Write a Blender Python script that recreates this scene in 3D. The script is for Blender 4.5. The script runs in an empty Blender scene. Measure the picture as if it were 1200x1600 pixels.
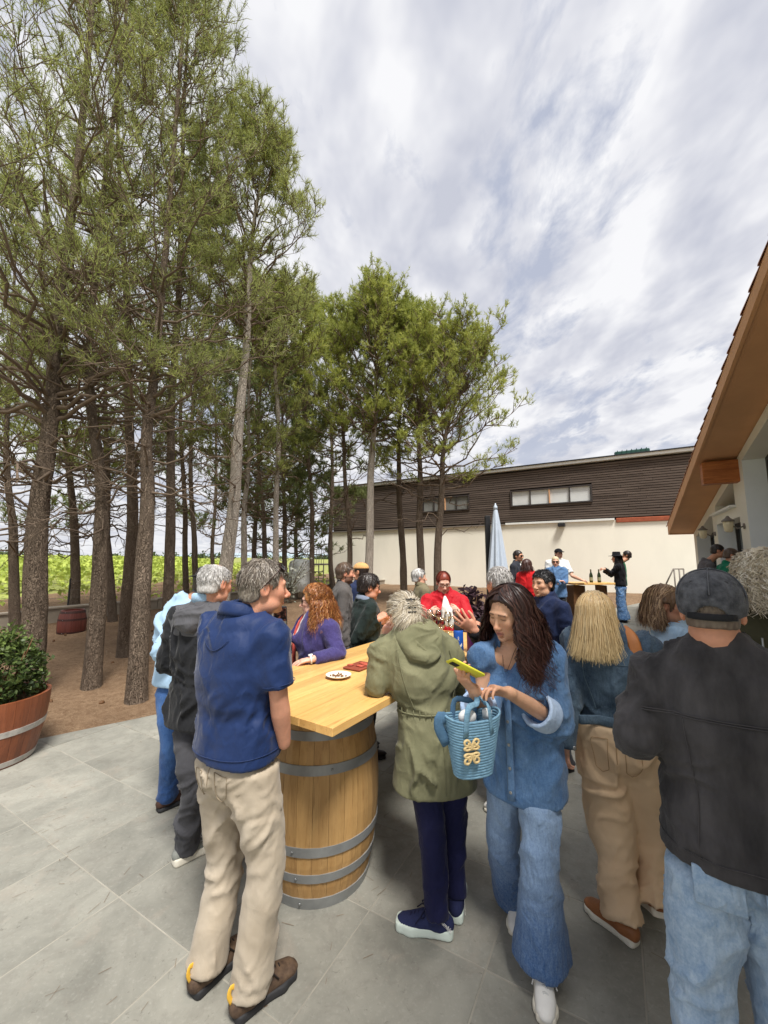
import bpy, math, random
import numpy as np
from mathutils import Vector
random.seed(7); RNG = np.random.default_rng(7)
C = bpy.context.scene.collection
S = bpy.context.scene
R = math.radians
# ------------------------------------------------------------------ camera
CAM_H, FPX, PITCH = 1.78, 620.0, R(7.0)
cd = bpy.data.cameras.new('camera'); cam = bpy.data.objects.new('camera', cd); C.objects.link(cam)
cam.location = (0, 0, CAM_H); cam.rotation_euler = (R(90) + PITCH, 0, 0)
cd.sensor_fit = 'VERTICAL'; cd.sensor_height = 36; cd.lens = 36 * FPX / 1600
cd.clip_start = 0.05; cd.clip_end = 2000
S.camera = cam
# ------------------------------------------------------------------ light
SUN_EL, SUN_AZ = 62, 158      # azimuth measured clockwise from +Y (behind, to the right)
S.view_settings.view_transform = 'Standard'; S.view_settings.look = 'None'
S.view_settings.exposure = 0.76; S.view_settings.gamma = 1
S.view_settings.use_curve_mapping = False
sd = bpy.data.lights.new('sun', 'SUN'); sd.energy = 3.5; sd.angle = R(15); sd.color = (1, .965, .91)
sun = bpy.data.objects.new('sun', sd); C.objects.link(sun)
_d = Vector((math.sin(R(SUN_AZ)) * math.cos(R(SUN_EL)), math.cos(R(SUN_AZ)) * math.cos(R(SUN_EL)), math.sin(R(SUN_EL))))
sun.rotation_euler = _d.to_track_quat('Z', 'Y').to_euler(); sun.location = (5, -8, 20)

class NT:
    """tiny node-tree builder"""
    def __init__(s, tree): s.t = tree; s.n = tree.nodes; s.l = tree.links
    def add(s, ty, ins=None, **kw):
        n = s.n.new(ty)
        for k, v in kw.items(): setattr(n, k, v)
        for k, v in (ins or {}).items():
            sk = n.inputs[k]
            if isinstance(v, bpy.types.NodeSocket): s.l.new(v, sk)
            else: sk.default_value = v
        return n
    def ramp(s, fac, stops, interp='LINEAR'):
        n = s.n.new('ShaderNodeValToRGB'); s.l.new(fac, n.inputs[0]); cr = n.color_ramp; cr.interpolation = interp
        while len(cr.elements) < len(stops): cr.elements.new(1)
        for e, (p, c) in zip(cr.elements, stops):
            e.position = p; e.color = (c, c, c, 1) if isinstance(c, (int, float)) else (*c, 1)
        return n.outputs[0]
    def math(s, op, a, b=0.0, c=0.0):
        n = s.n.new('ShaderNodeMath'); n.operation = op
        for k, v in enumerate((a, b, c)):
            if isinstance(v, bpy.types.NodeSocket): s.l.new(v, n.inputs[k])
            else: n.inputs[k].default_value = v
        return n.outputs[0]
    def mix(s, fac, a, b, blend='MIX'):
        n = s.n.new('ShaderNodeMix'); n.data_type = 'RGBA'; n.blend_type = blend
        for k, v in ((0, fac), (6, a), (7, b)):
            if isinstance(v, bpy.types.NodeSocket): s.l.new(v, n.inputs[k])
            else: n.inputs[k].default_value = v if k == 0 else (*v[:3], 1)
        return n.outputs[2]
    def noise(s, vec, scale, detail=3, rough=.55, dist=0.0):
        n = s.add('ShaderNodeTexNoise', {'Scale': scale, 'Detail': detail, 'Roughness': rough, 'Distortion': dist})
        s.l.new(vec, n.inputs['Vector']); return n.outputs[0]
    def mapping(s, vec, scale=(1, 1, 1), rot=(0, 0, 0), loc=(0, 0, 0)):
        return s.add('ShaderNodeMapping', {'Vector': vec, 'Scale': scale, 'Rotation': rot, 'Location': loc}).outputs[0]

def build_world():
    w = bpy.data.worlds.new('World'); S.world = w; w.use_nodes = True
    t = NT(w.node_tree); t.n.clear()
    sky = t.add('ShaderNodeTexSky'); sky.sky_type = 'NISHITA'; sky.sun_disc = False
    sky.sun_elevation = R(SUN_EL); sky.sun_rotation = R(SUN_AZ); sky.dust_density = 2.0
    g = t.add('ShaderNodeTexCoord').outputs['Generated']
    sp = t.add('ShaderNodeSeparateXYZ', {0: g})
    z = t.math('MAXIMUM', sp.outputs[2], 0.0)
    zz = t.math('ADD', z, 0.16)
    px = t.math('DIVIDE', sp.outputs[0], zz); py = t.math('DIVIDE', sp.outputs[1], zz)
    v = t.add('ShaderNodeCombineXYZ', {0: px, 1: py, 2: 0.37}).outputs[0]
    va = t.mapping(v, scale=(1.0, .70, 1), rot=(0, 0, R(-28)))
    n1 = t.noise(va, 2.0, 7, .60, .35)                                   # broad sheets
    vb = t.mapping(v, scale=(1.25, .72, 1), rot=(0, 0, R(38)), loc=(3.1, 1.7, 0))
    n2 = t.noise(vb, 6.5, 6, .58, .35)                                   # ripples
    s = t.math('ADD', t.math('MULTIPLY', n1, .60), t.math('MULTIPLY', n2, .46))
    cover = t.ramp(s, [(.42, 0.0), (.52, 1.0)])
    # thickness shading of the cloud sheet: thin parts bright, thick parts greyer
    n3 = t.noise(t.mapping(v, scale=(1.25, .85, 1), rot=(0, 0, R(40)), loc=(7, 2, 0)), 3.6, 4, .52, .15)
    cl = t.ramp(n3, [(.34, (6.1, 6.3, 7.2)), (.46, (7.8, 7.9, 8.5)), (.58, (9.9, 9.9, 10.1))])
    hz = t.ramp(z, [(0.0, 1.0), (.34, 0.0)])
    cl2 = t.mix(t.math('MULTIPLY', hz, .6), cl, (9.0, 9.05, 9.3))
    blue = t.mix(.85, sky.outputs[0], (5.7, 6.1, 7.4))
    cov = t.math('MAXIMUM', t.math('MULTIPLY', cover, .95), t.math('MULTIPLY', hz, .7))
    col = t.mix(cov, blue, cl2)
    bg = t.add('ShaderNodeBackground', {'Color': col, 'Strength': 0.058})
    out = t.add('ShaderNodeOutputWorld'); t.l.new(bg.outputs[0], out.inputs[0])
build_world()

# ------------------------------------------------------------------ picture -> place
_cp, _sp = math.cos(PITCH), math.sin(PITCH)
def ray(u, v):
    x = (u - 600) / FPX; y = (800 - v) / FPX
    return np.array([x, _cp - y * _sp, _sp + y * _cp])
def P(u, v, Y):                       # world point seen at pixel (u, v) at forward distance Y
    d = ray(u, v); return np.array([0, 0, CAM_H]) + d * (Y / d[1])
def G(u, v, z=0.0):                   # world point at height z
    d = ray(u, v); return np.array([0, 0, CAM_H]) + d * ((z - CAM_H) / d[2])
def PL(u, v, n, dd):                  # intersection with the vertical plane n.xy = dd
    d = ray(u, v); return np.array([0, 0, CAM_H]) + d * (dd / (n[0] * d[0] + n[1] * d[1]))
E1 = np.array([.5, math.sqrt(.75), 0]); E2 = np.array([-math.sqrt(.75), .5, 0]); EZ = np.array([0, 0, 1.])
def gz(y):                            # the terrace climbs gently towards the far building
    return float(np.interp(y, [5.5, 10, 17, 30], [0, .25, .42, .5]))

def unit(v): return v / (np.linalg.norm(v, axis=-1, keepdims=True) + 1e-9)
# ------------------------------------------------------------------ noise
def _hash(ix, iy, iz, seed):
    h = (ix.astype(np.int64) * 374761393 + iy.astype(np.int64) * 668265263 + iz.astype(np.int64) * 2147483647 + seed * 1274126177) & 0xffffffff
    h = ((h ^ (h >> 13)) * 1274126177) & 0xffffffff
    return ((h ^ (h >> 16)) & 0xffff).astype(np.float32) / 65535.0
def vnoise(p, seed=0):
    f = np.floor(p); t = (p - f).astype(np.float32); i = f.astype(np.int64); t = t * t * (3 - 2 * t)
    x, y, z = i[..., 0], i[..., 1], i[..., 2]; a, b, c = t[..., 0], t[..., 1], t[..., 2]
    r = 0
    for dx in (0, 1):
        for dy in (0, 1):
            for dz in (0, 1):
                w = (a if dx else 1 - a) * (b if dy else 1 - b) * (c if dz else 1 - c)
                r = r + w * _hash(x + dx, y + dy, z + dz, seed)
    return r * 2 - 1
def fbm(p, seed=0, oct=3, gain=.5):
    r = 0; a = 1.0
    for k in range(oct): r = r + a * vnoise(p * (2 ** k), seed + k * 17); a *= gain
    return r

# ------------------------------------------------------------------ meshes
def mesh_of(name, V, F, smooth=False):
    V = np.asarray(V, np.float32).reshape(-1, 3); me = bpy.data.meshes.new(name)
    if isinstance(F, np.ndarray): F = [F]
    elif F and not isinstance(F[0], np.ndarray):
        me.from_pydata(V.tolist(), [], [list(map(int, f)) for f in F])
        if smooth: me.polygons.foreach_set('use_smooth', np.ones(len(me.polygons), bool))
        me.update(); return me
    F = [f for f in F if len(f)]
    me.vertices.add(len(V)); me.vertices.foreach_set('co', V.ravel())
    loops = np.concatenate([f.ravel() for f in F]).astype(np.int32)
    tot = np.concatenate([np.full(len(f), f.shape[1], np.int32) for f in F])
    st = np.concatenate([[0], np.cumsum(tot)[:-1]]).astype(np.int32)
    me.loops.add(len(loops)); me.loops.foreach_set('vertex_index', loops)
    me.polygons.add(len(tot)); me.polygons.foreach_set('loop_start', st); me.polygons.foreach_set('loop_total', tot)
    if smooth: me.polygons.foreach_set('use_smooth', np.ones(len(tot), bool))
    me.update(calc_edges=True); me.validate(); return me
def attr_col(me, col, name='tint'):
    a = me.color_attributes.new(name, 'FLOAT_COLOR', 'POINT'); col = np.asarray(col, np.float32)
    if col.shape[1] == 3: col = np.concatenate([col, np.ones((len(col), 1), np.float32)], 1)
    a.data.foreach_set('color', col.ravel())
def tag(o, label=None, cat=None, group=None, kind=None):
    if label: o['label'] = label
    if cat: o['category'] = cat
    if group: o['group'] = group
    if kind: o['kind'] = kind
    return o
def link(name, me, parent=None, loc=None):
    o = bpy.data.objects.new(name, me); C.objects.link(o)
    if parent is not None: o.parent = parent
    if loc is not None: o.location = loc
    return o
_WL = {}
def wloc(o):
    r = np.zeros(3)
    while o is not None: r = r + np.array(o.location); o = o.parent
    return r
def obj(name, V, F, mat, parent=None, smooth=False, col=None):
    """mesh object; V in world coordinates, parents are never rotated"""
    V = np.asarray(V, np.float64).reshape(-1, 3)
    if parent is not None: V = V - wloc(parent)
    me = mesh_of(name, V, F, smooth)
    if col is not None: attr_col(me, col)
    if mat is not None: me.materials.append(mat)
    return link(name, me, parent)
def empty(name, loc, label=None, cat=None, group=None):
    o = bpy.data.objects.new(name, None); C.objects.link(o); o.location = tuple(float(x) for x in loc); o.empty_display_size = .1
    return tag(o, label, cat, group)

class MB:
    """collects shapes into one mesh"""
    def __init__(s): s.V = []; s.F = []; s.n = 0
    def add(s, V, F):
        V = np.asarray(V, float).reshape(-1, 3); s.V.append(V); s.F += [tuple(int(i) + s.n for i in f) for f in F]; s.n += len(V); return s
    def box(s, c, sx, sy, sz, ax=None, bev=0.0):
        ax = ax if ax is not None else (np.array([1., 0, 0]), np.array([0, 1., 0]), EZ); c = np.asarray(c, float)
        h = np.array([sx, sy, sz]) / 2
        if bev <= 0:
            V = [c + ax[0] * h[0] * i + ax[1] * h[1] * j + ax[2] * h[2] * k for k in (-1, 1) for j in (-1, 1) for i in (-1, 1)]
            return s.add(V, [(0, 2, 3, 1), (4, 5, 7, 6), (0, 1, 5, 4), (2, 6, 7, 3), (0, 4, 6, 2), (1, 3, 7, 5)])
        b = min(bev, h.min() * .9); V = []
        for k in (-1, 1):
            for j in (-1, 1):
                for i in (-1, 1):
                    for q in range(3):
                        hh = h - b; hh[q] = h[q]
                        V.append(c + ax[0] * hh[0] * i + ax[1] * hh[1] * j + ax[2] * hh[2] * k)
        I = lambda i, j, k, q: ((k * 2 + j) * 2 + i) * 3 + q
        F = []
        for a in (0, 1):
            f = [I(a, 0, 0, 0), I(a, 1, 0, 0), I(a, 1, 1, 0), I(a, 0, 1, 0)]; F.append(f if a else f[::-1])
            f = [I(0, a, 0, 1), I(0, a, 1, 1), I(1, a, 1, 1), I(1, a, 0, 1)]; F.append(f if a else f[::-1])
            f = [I(0, 0, a, 2), I(1, 0, a, 2), I(1, 1, a, 2), I(0, 1, a, 2)]; F.append(f if a else f[::-1])
        for a in (0, 1):
            for b2 in (0, 1):
                sgn = (a == b2)
                f = [I(a, b2, 0, 0), I(a, b2, 0, 1), I(a, b2, 1, 1), I(a, b2, 1, 0)]; F.append(f if sgn else f[::-1])
                f = [I(a, 0, b2, 0), I(a, 1, b2, 0), I(a, 1, b2, 2), I(a, 0, b2, 2)]; F.append(f if sgn else f[::-1])
                f = [I(0, a, b2, 1), I(0, a, b2, 2), I(1, a, b2, 2), I(1, a, b2, 1)]; F.append(f if sgn else f[::-1])
        for i in (0, 1):
            for j in (0, 1):
                for k in (0, 1):
                    f = [I(i, j, k, 0), I(i, j, k, 1), I(i, j, k, 2)]; F.append(f if (i + j + k) % 2 else f[::-1])
        return s.add(V, F)
    def prism(s, poly, h0, h1):
        """vertical prism over an xy polygon"""
        n = len(poly); V = [(p[0], p[1], h0) for p in poly] + [(p[0], p[1], h1) for p in poly]
        return s.add(V, [tuple(range(n - 1, -1, -1)), tuple(range(n, 2 * n))] + [(i, (i + 1) % n, n + (i + 1) % n, n + i) for i in range(n)])
    def hexa(s, q0, q1):
        """solid between two quads (same winding)"""
        return s.add(list(q0) + list(q1), [(3, 2, 1, 0), (4, 5, 6, 7)] + [(i, (i + 1) % 4, 4 + (i + 1) % 4, 4 + i) for i in range(4)])
    def lathe(s, c, prof, n=32, axis=None, cap=True):
        ax = axis or (np.array([1., 0, 0]), np.array([0, 1., 0]), EZ); c = np.asarray(c, float)
        V = []
        for r, z in prof:
            for k in range(n):
                a = 2 * math.pi * k / n; V.append(c + ax[0] * r * math.cos(a) + ax[1] * r * math.sin(a) + ax[2] * z)
        F = []
        for i in range(len(prof) - 1):
            for k in range(n): F.append((i * n + k, i * n + (k + 1) % n, (i + 1) * n + (k + 1) % n, (i + 1) * n + k))
        if cap: F += [tuple(range(n - 1, -1, -1)), tuple(range((len(prof) - 1) * n, len(prof) * n))]
        return s.add(V, F)
    def tube(s, pts, r, n=8, flat=None):
        V, F = tube_vf(np.asarray(pts, float), r, n, flat); return s.add(V, F)
    def build(s, name, mat, parent=None, smooth=False):
        return obj(name, np.concatenate(s.V), s.F, mat, parent, smooth)
def tube_vf(pts, r, n=8, flat=None):
    m = len(pts); r = np.broadcast_to(np.asarray(r, float), (m,))
    t = np.gradient(pts, axis=0); t /= np.linalg.norm(t, axis=1, keepdims=True) + 1e-12
    up = np.array([0, 0, 1.]) if abs(t[0][2]) < .9 else np.array([1., 0, 0])
    if flat is not None: up = np.asarray(flat[1], float)
    V = []
    a = np.cross(t[0], up); a /= np.linalg.norm(a)
    for i in range(m):
        a = a - t[i] * (a @ t[i]); a /= np.linalg.norm(a) + 1e-12; b = np.cross(t[i], a)
        for k in range(n):
            w = 2 * math.pi * k / n; fl = flat[0] if flat is not None else 1.0
            V.append(pts[i] + a * r[i] * math.cos(w) + b * r[i] * fl * math.sin(w))
    F = []
    for i in range(m - 1):
        for k in range(n): F.append((i * n + k, i * n + (k + 1) % n, (i + 1) * n + (k + 1) % n, (i + 1) * n + k))
    F += [tuple(range(n - 1, -1, -1)), tuple(range((m - 1) * n, m * n))]
    return V, F
def spline(P_, n):
    P_ = np.asarray(P_, float); m = len(P_)
    if m == 2: return P_[0] + (P_[1] - P_[0]) * np.linspace(0, 1, n)[:, None]
    Q = np.concatenate([[2 * P_[0] - P_[1]], P_, [2 * P_[-1] - P_[-2]]]); t = np.linspace(0, m - 1 - 1e-9, n); i = t.astype(int); f = (t - i)[:, None]
    a, b, c, d = Q[i], Q[i + 1], Q[i + 2], Q[i + 3]
    return .5 * (2 * b + (c - a) * f + (2 * a - 5 * b + 4 * c - d) * f * f + (3 * b - a - 3 * c + d) * f ** 3)
def tubes_np(lines, radii, n):
    """many tubes at once: lines (k, m, 3), radii (k, m) -> V, F"""
    k, m, _ = lines.shape
    t = np.gradient(lines, axis=1); t /= np.linalg.norm(t, axis=2, keepdims=True) + 1e-9
    up = np.where(np.abs(t[..., 2:3]) < .85, np.array([0, 0, 1.]), np.array([1., 0, 0]))
    a = np.cross(t, up); a /= np.linalg.norm(a, axis=2, keepdims=True) + 1e-9; b = np.cross(t, a)
    w = np.arange(n) * 2 * np.pi / n
    V = lines[:, :, None] + radii[:, :, None, None] * (a[:, :, None] * np.cos(w)[None, None, :, None] + b[:, :, None] * np.sin(w)[None, None, :, None])
    idx = np.arange(k * m * n).reshape(k, m, n); j = np.roll(idx, -1, 2)
    F = np.stack([idx[:, :-1], j[:, :-1], j[:, 1:], idx[:, 1:]], -1).reshape(-1, 4)
    return V.reshape(-1, 3), F

# ------------------------------------------------------------------ materials
def lin(r, g, b):                      # sRGB 0..255 -> linear
    f = lambda c: (c / 255 / 12.92) if c <= 10 else ((c / 255 + .055) / 1.055) ** 2.4
    return (f(r), f(g), f(b))
_MC = {}
def mat(name, col, rough=.7, var=.15, vscale=6, bump=0.0, bscale=40, col2=None, spec=.35, metal=0.0, stretch=(1, 1, 1), rnd=0.0,
        bump2=0.0, b2scale=8, ridge=False, trans=0.0, ior=1.45, attr=None, sheen=0.0, coat=0.0, sss=0.0, detail=4, contrast=(.3, .7), emit=None):
    if name in _MC: return _MC[name]
    m = bpy.data.materials.new(name); _MC[name] = m; m.use_nodes = True; t = NT(m.node_tree); b = t.n['Principled BSDF']
    co = t.add('ShaderNodeTexCoord').outputs['Object']; vec = t.mapping(co, scale=stretch)
    n = t.ramp(t.noise(vec, vscale, detail, .6), [(contrast[0], 0.0), (contrast[1], 1.0)])
    c1 = tuple(max(0, c * (1 - var)) for c in col); c2 = col2 or tuple(min(1, c * (1 + var)) for c in col)
    c = t.mix(n, c1, c2)
    if attr: c = t.mix(1.0, c, t.add('ShaderNodeVertexColor', layer_name=attr).outputs[0], 'MULTIPLY')
    if rnd:
        oi = t.add('ShaderNodeObjectInfo').outputs['Random']
        hv = t.add('ShaderNodeHueSaturation', {'Color': c, 'Value': t.math('MULTIPLY_ADD', oi, 2 * rnd, 1 - rnd)}); c = hv.outputs[0]
    t.l.new(c, b.inputs['Base Color']); b.inputs['Roughness'].default_value = rough
    b.inputs['Specular IOR Level'].default_value = spec; b.inputs['Metallic'].default_value = metal
    b.inputs['IOR'].default_value = ior
    if trans: b.inputs['Transmission Weight'].default_value = trans
    if sheen: b.inputs['Sheen Weight'].default_value = sheen; b.inputs['Sheen Roughness'].default_value = .4
    if coat: b.inputs['Coat Weight'].default_value = coat
    if sss:
        b.inputs['Subsurface Weight'].default_value = sss; b.inputs['Subsurface Radius'].default_value = (.012, .005, .003); b.inputs['Subsurface Scale'].default_value = 1.0
    if emit: b.inputs['Emission Color'].default_value = (*emit[:3], 1); b.inputs['Emission Strength'].default_value = emit[3]
    nrm = None
    for st, sc, ve in ((bump2, b2scale, co), (bump, bscale, vec)):
        if st:
            hh = t.noise(ve, sc, 4, .6)
            if ridge and sc == b2scale:
                wv = t.add('ShaderNodeVectorMath', {0: co, 1: t.add('ShaderNodeVectorMath', {0: t.add('ShaderNodeTexNoise', {'Vector': co, 'Scale': 6.0}).outputs[1], 1: (.16, .16, .16)}, operation='MULTIPLY').outputs[0]}).outputs[0]
                r1 = t.math('ABSOLUTE', t.math('SUBTRACT', t.noise(t.mapping(wv, scale=(1, 1, .55), rot=(.5, .3, .2)), sc, 2, .5), .5)); r2 = t.math('ABSOLUTE', t.math('SUBTRACT', t.noise(t.mapping(wv, scale=(1, 1, .5), rot=(-.6, .2, .9)), sc * 2.1, 2, .5), .5))
                hh = t.math('MULTIPLY_ADD', t.math('SMOOTH_MIN', r1, .22, .1), -2.0, t.math('MULTIPLY', t.math('SMOOTH_MIN', r2, .2, .1), -1.0))
            bn = t.add('ShaderNodeBump', {'Strength': st, 'Distance': .02 if sc < 30 else .004, 'Height': hh})
            if nrm is not None: t.l.new(nrm, bn.inputs['Normal'])
            nrm = bn.outputs[0]
    if nrm is not None: t.l.new(nrm, b.inputs['Normal'])
    return m
# =================================================================== materials of the place
M_tile = mat('paving_tile', lin(150, 150, 141), .62, .10, 2.2, .25, 90, rnd=.06, spec=.3, bump2=.10, b2scale=9)
def tile_material():
    m = bpy.data.materials.new('slate_grey_tile'); m.use_nodes = True; t = NT(m.node_tree); b = t.n['Principled BSDF']
    geo = t.add('ShaderNodeNewGeometry').outputs['Position']; oi = t.add('ShaderNodeObjectInfo').outputs['Random']
    off = t.add('ShaderNodeCombineXYZ', {2: t.math('MULTIPLY', oi, 40.0)}).outputs[0]
    v = t.add('ShaderNodeVectorMath', {0: geo, 1: off}).outputs[0]
    n1 = t.noise(v, 2.3, 6, .62, .6); n2 = t.noise(v, 9, 6, .65, .8); n3 = t.noise(v, 60, 3, .6)
    c = t.mix(t.ramp(n1, [(.34, 0.0), (.66, 1.0)]), lin(122, 121, 112), lin(149, 147, 136))
    c = t.mix(t.math('MULTIPLY', t.ramp(n2, [(.50, 0.0), (.74, 1.0)]), .45), c, lin(112, 107, 98))
    n4 = t.noise(t.mapping(v, scale=(1, 1, 1), loc=(4, 9, 2)), 3.1, 5, .7, 1.2)
    c = t.mix(t.math('MULTIPLY', t.ramp(n4, [(.55, 0.0), (.75, 1.0)]), .32), c, lin(164, 148, 132))
    c = t.mix(t.math('MULTIPLY', t.ramp(t.noise(v, 22, 5, .75, 1.5), [(.60, 0.0), (.70, 1.0)]), .55), c, lin(84, 78, 70))
    c = t.mix(t.math('MULTIPLY', t.ramp(n3, [(.3, 1.0), (.45, 0.0)]), .14), c, lin(188, 186, 176))
    c = t.add('ShaderNodeHueSaturation', {'Color': c, 'Value': t.math('MULTIPLY_ADD', oi, .22, .89), 'Saturation': .9}).outputs[0]
    t.l.new(c, b.inputs['Base Color'])
    t.l.new(t.ramp(n2, [(.3, .5), (.7, .72)]), b.inputs['Roughness']); b.inputs['Specular IOR Level'].default_value = .35
    h = t.math('ADD', t.math('MULTIPLY', n2, .7), t.math('MULTIPLY', n3, .3))
    t.l.new(t.add('ShaderNodeBump', {'Strength': .22, 'Distance': .008, 'Height': h}).outputs[0], b.inputs['Normal'])
    return m
M_tile = tile_material()
M_grout = mat('grout', lin(150, 146, 135), .9, .15, 8, .3, 60)
def dirt_material():
    m = bpy.data.materials.new('pine_needle_dirt'); m.use_nodes = True; t = NT(m.node_tree); b = t.n['Principled BSDF']
    v = t.add('ShaderNodeNewGeometry').outputs['Position']
    n1 = t.noise(v, .9, 5, .6, .3); n2 = t.noise(v, 14, 6, .7, .8); n3 = t.noise(v, 85, 3, .6)
    c = t.mix(t.ramp(n1, [(.3, 0.0), (.7, 1.0)]), lin(112, 91, 71), lin(146, 121, 96))
    c = t.mix(t.ramp(n2, [(.42, 0.0), (.66, .7)]), c, lin(92, 68, 49))
    c = t.mix(t.math('MULTIPLY', t.ramp(n3, [(.56, 0.0), (.72, 1.0)]), .55), c, lin(190, 165, 132))
    t.l.new(c, b.inputs['Base Color']); b.inputs['Roughness'].default_value = .95; b.inputs['Specular IOR Level'].default_value = .15
    h = t.math('ADD', t.math('MULTIPLY', n2, .8), t.math('MULTIPLY', n3, .25))
    t.l.new(t.add('ShaderNodeBump', {'Strength': .9, 'Distance': .05, 'Height': h}).outputs[0], b.inputs['Normal'])
    return m
M_dirt = dirt_material()
M_field = mat('vineyard_soil', lin(138, 138, 84), .95, .25, .35, .5, 3, col2=lin(156, 164, 84), bump2=.6, b2scale=1.2)
M_concrete = mat('concrete', lin(146, 136, 122), .9, .14, 3, .4, 60, bump2=.2, b2scale=10)
M_white_wall = mat('cream_render', lin(236, 231, 216), .9, .05, .55, .25, 90, bump2=.12, b2scale=3, detail=8, stretch=(1, 1, .45), contrast=(.35, .62))
M_slat = mat('dark_timber_slat', lin(84, 74, 67), .85, .2, 2.2, .5, 60, stretch=(.25, .25, 6), rnd=.12, col2=lin(106, 94, 86), spec=.12)
M_slat_back = mat('timber_shadow_gap', lin(56, 48, 44), .9, .1)
M_trim_white = mat('white_flashing', lin(222, 222, 218), .5, .05, 3)
M_trim_grey = mat('grey_flashing', lin(120, 112, 104), .55, .08, 3)
M_rust = mat('rusty_red_brick_patch', lin(150, 82, 58), .9, .18, 5, .5, 40)
M_pane = mat('frosted_window', lin(206, 208, 206), .25, .06, 2, spec=.6)
M_dark_glass = mat('dark_glass', lin(70, 76, 80), .06, .1, 1, spec=.7)
M_frame_dark = mat('dark_frame', lin(62, 56, 54), .5, .08)
M_render_r = mat('pale_render', lin(224, 219, 207), .92, .05, 1.0, .35, 110, bump2=.15, b2scale=4)
M_reveal = mat('pale_blue_reveal', lin(230, 232, 232), .85, .03, 3, .2, 90)
M_ochre = mat('ochre_painted_fascia', lin(206, 158, 118), .75, .07, 1.6, .25, 70, spec=.2, bump2=.08, b2scale=5)
M_beam = mat('varnished_beam', lin(168, 92, 44), .5, .35, 3, .3, 30, stretch=(1, 1, 7), col2=lin(192, 118, 62))
M_rooftile = mat('terracotta_tile', lin(178, 120, 88), .85, .15, 5, .4, 40, rnd=.12)
M_steel = mat('galvanised_steel', lin(150, 152, 152), .38, .10, 7, .12, 60, metal=.75, spec=.5)
M_steel_dull = mat('galvanised_hoop', lin(148, 150, 150), .45, .16, 9, .15, 40, metal=.3, spec=.5)
M_blackmetal = mat('black_metal', lin(40, 40, 42), .45, .1, spec=.4)
M_umbrella = mat('pale_blue_canvas', lin(186, 196, 208), .85, .06, 3, .35, 140, bump2=.25, b2scale=10)
M_plank = None
def wood(name, ca, cb, cdark, rough=.42, ax=0, sc=1.0, coat=0.0, axv=None):
    m = bpy.data.materials.new(name); m.use_nodes = True; t = NT(m.node_tree); b = t.n['Principled BSDF']
    co = t.add('ShaderNodeTexCoord').outputs['Object']; oi = t.add('ShaderNodeObjectInfo').outputs['Random']
    off = t.add('ShaderNodeCombineXYZ', {0: t.math('MULTIPLY', oi, 13.0), 1: t.math('MULTIPLY', oi, 31.0), 2: t.math('MULTIPLY', oi, 7.0)}).outputs[0]
    v = t.add('ShaderNodeVectorMath', {0: co, 1: off}).outputs[0]
    s = [14 * sc, 14 * sc, 14 * sc]; s[ax] = .9 * sc
    rot = (0, 0, 0) if axv is None else (0, 0, -axv)
    vr = t.mapping(v, rot=rot); vs = t.mapping(vr, scale=tuple(s))
    n1 = t.noise(vs, 1.3, 6, .6, 1.2); n2 = t.noise(vs, 5, 4, .6, .4)
    s2 = [60 * sc] * 3; s2[ax] = 1.2 * sc
    n3 = t.noise(t.mapping(vr, scale=tuple(s2)), 1.0, 3, .6)
    c = t.mix(t.ramp(n1, [(.3, 0.0), (.7, 1.0)]), ca, cb)
    c = t.mix(t.ramp(n2, [(.56, 0.0), (.78, .75)]), c, cdark)
    c = t.mix(t.ramp(n3, [(.62, 0.0), (.75, .6)]), c, cdark)
    c = t.mix(t.math('MULTIPLY', t.ramp(t.noise(t.mapping(co, scale=(1, 1, .6)), 5.5, 6, .7, .8), [(.50, 0.0), (.74, 1.0)]), .5 if coat == 0 else .22), c, cdark)
    c = t.add('ShaderNodeHueSaturation', {'Color': c, 'Value': t.math('MULTIPLY_ADD', oi, .30, .84)}).outputs[0]
    t.l.new(c, b.inputs['Base Color']); b.inputs['Roughness'].default_value = rough; b.inputs['Coat Weight'].default_value = coat; b.inputs['Coat Roughness'].default_value = .25
    t.l.new(t.add('ShaderNodeBump', {'Strength': .25, 'Distance': .004, 'Height': n2}).outputs[0], b.inputs['Normal'])
    return m
TA = R(57.0); T1 = np.array([math.cos(TA), math.sin(TA), 0]); T2 = np.array([-math.sin(TA), math.cos(TA), 0])
M_table = wood('honey_pine_board', lin(210, 162, 94), lin(224, 182, 114), lin(164, 112, 58), .38, 0, .8, .15, TA)
M_stave = wood('oak_stave', lin(172, 132, 80), lin(192, 154, 100), lin(128, 88, 46), .6, 2, .9)
M_stave_red = wood('stained_red_stave', lin(122, 66, 38), lin(140, 80, 50), lin(80, 42, 26), .45, 2, 1)
M_stave_dark = wood('dark_red_stave', lin(92, 42, 34), lin(112, 54, 42), lin(60, 28, 24), .5, 2, 1)
M_darkwood = mat('dark_wood', lin(96, 66, 40), .6, .2, 4, .3, 30)

# =================================================================== ground
def ground_sheet(name, x0, x1, y0, y1, nx, ny, zf, m, kind='structure'):
    X = np.linspace(x0, x1, nx); Y = np.linspace(y0, y1, ny)
    gx, gy = np.meshgrid(X, Y, indexing='ij'); z = zf(gx, gy)
    V = np.stack([gx, gy, z], -1).reshape(-1, 3); i = np.arange(nx * ny).reshape(nx, ny)
    F = np.stack([i[:-1, :-1], i[1:, :-1], i[1:, 1:], i[:-1, 1:]], -1).reshape(-1, 4)
    return tag(obj(name, V, F, m, None, True), kind=kind)
GZ = lambda y: np.interp(y, [5.5, 10, 17, 30], [0, .25, .42, .5])
WA, WB = G(65, 990), G(270, 965)            # foot of the low wall
WD = (WB - WA) / np.linalg.norm(WB - WA); WN = np.array([-WD[1], WD[0], 0])
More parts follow.
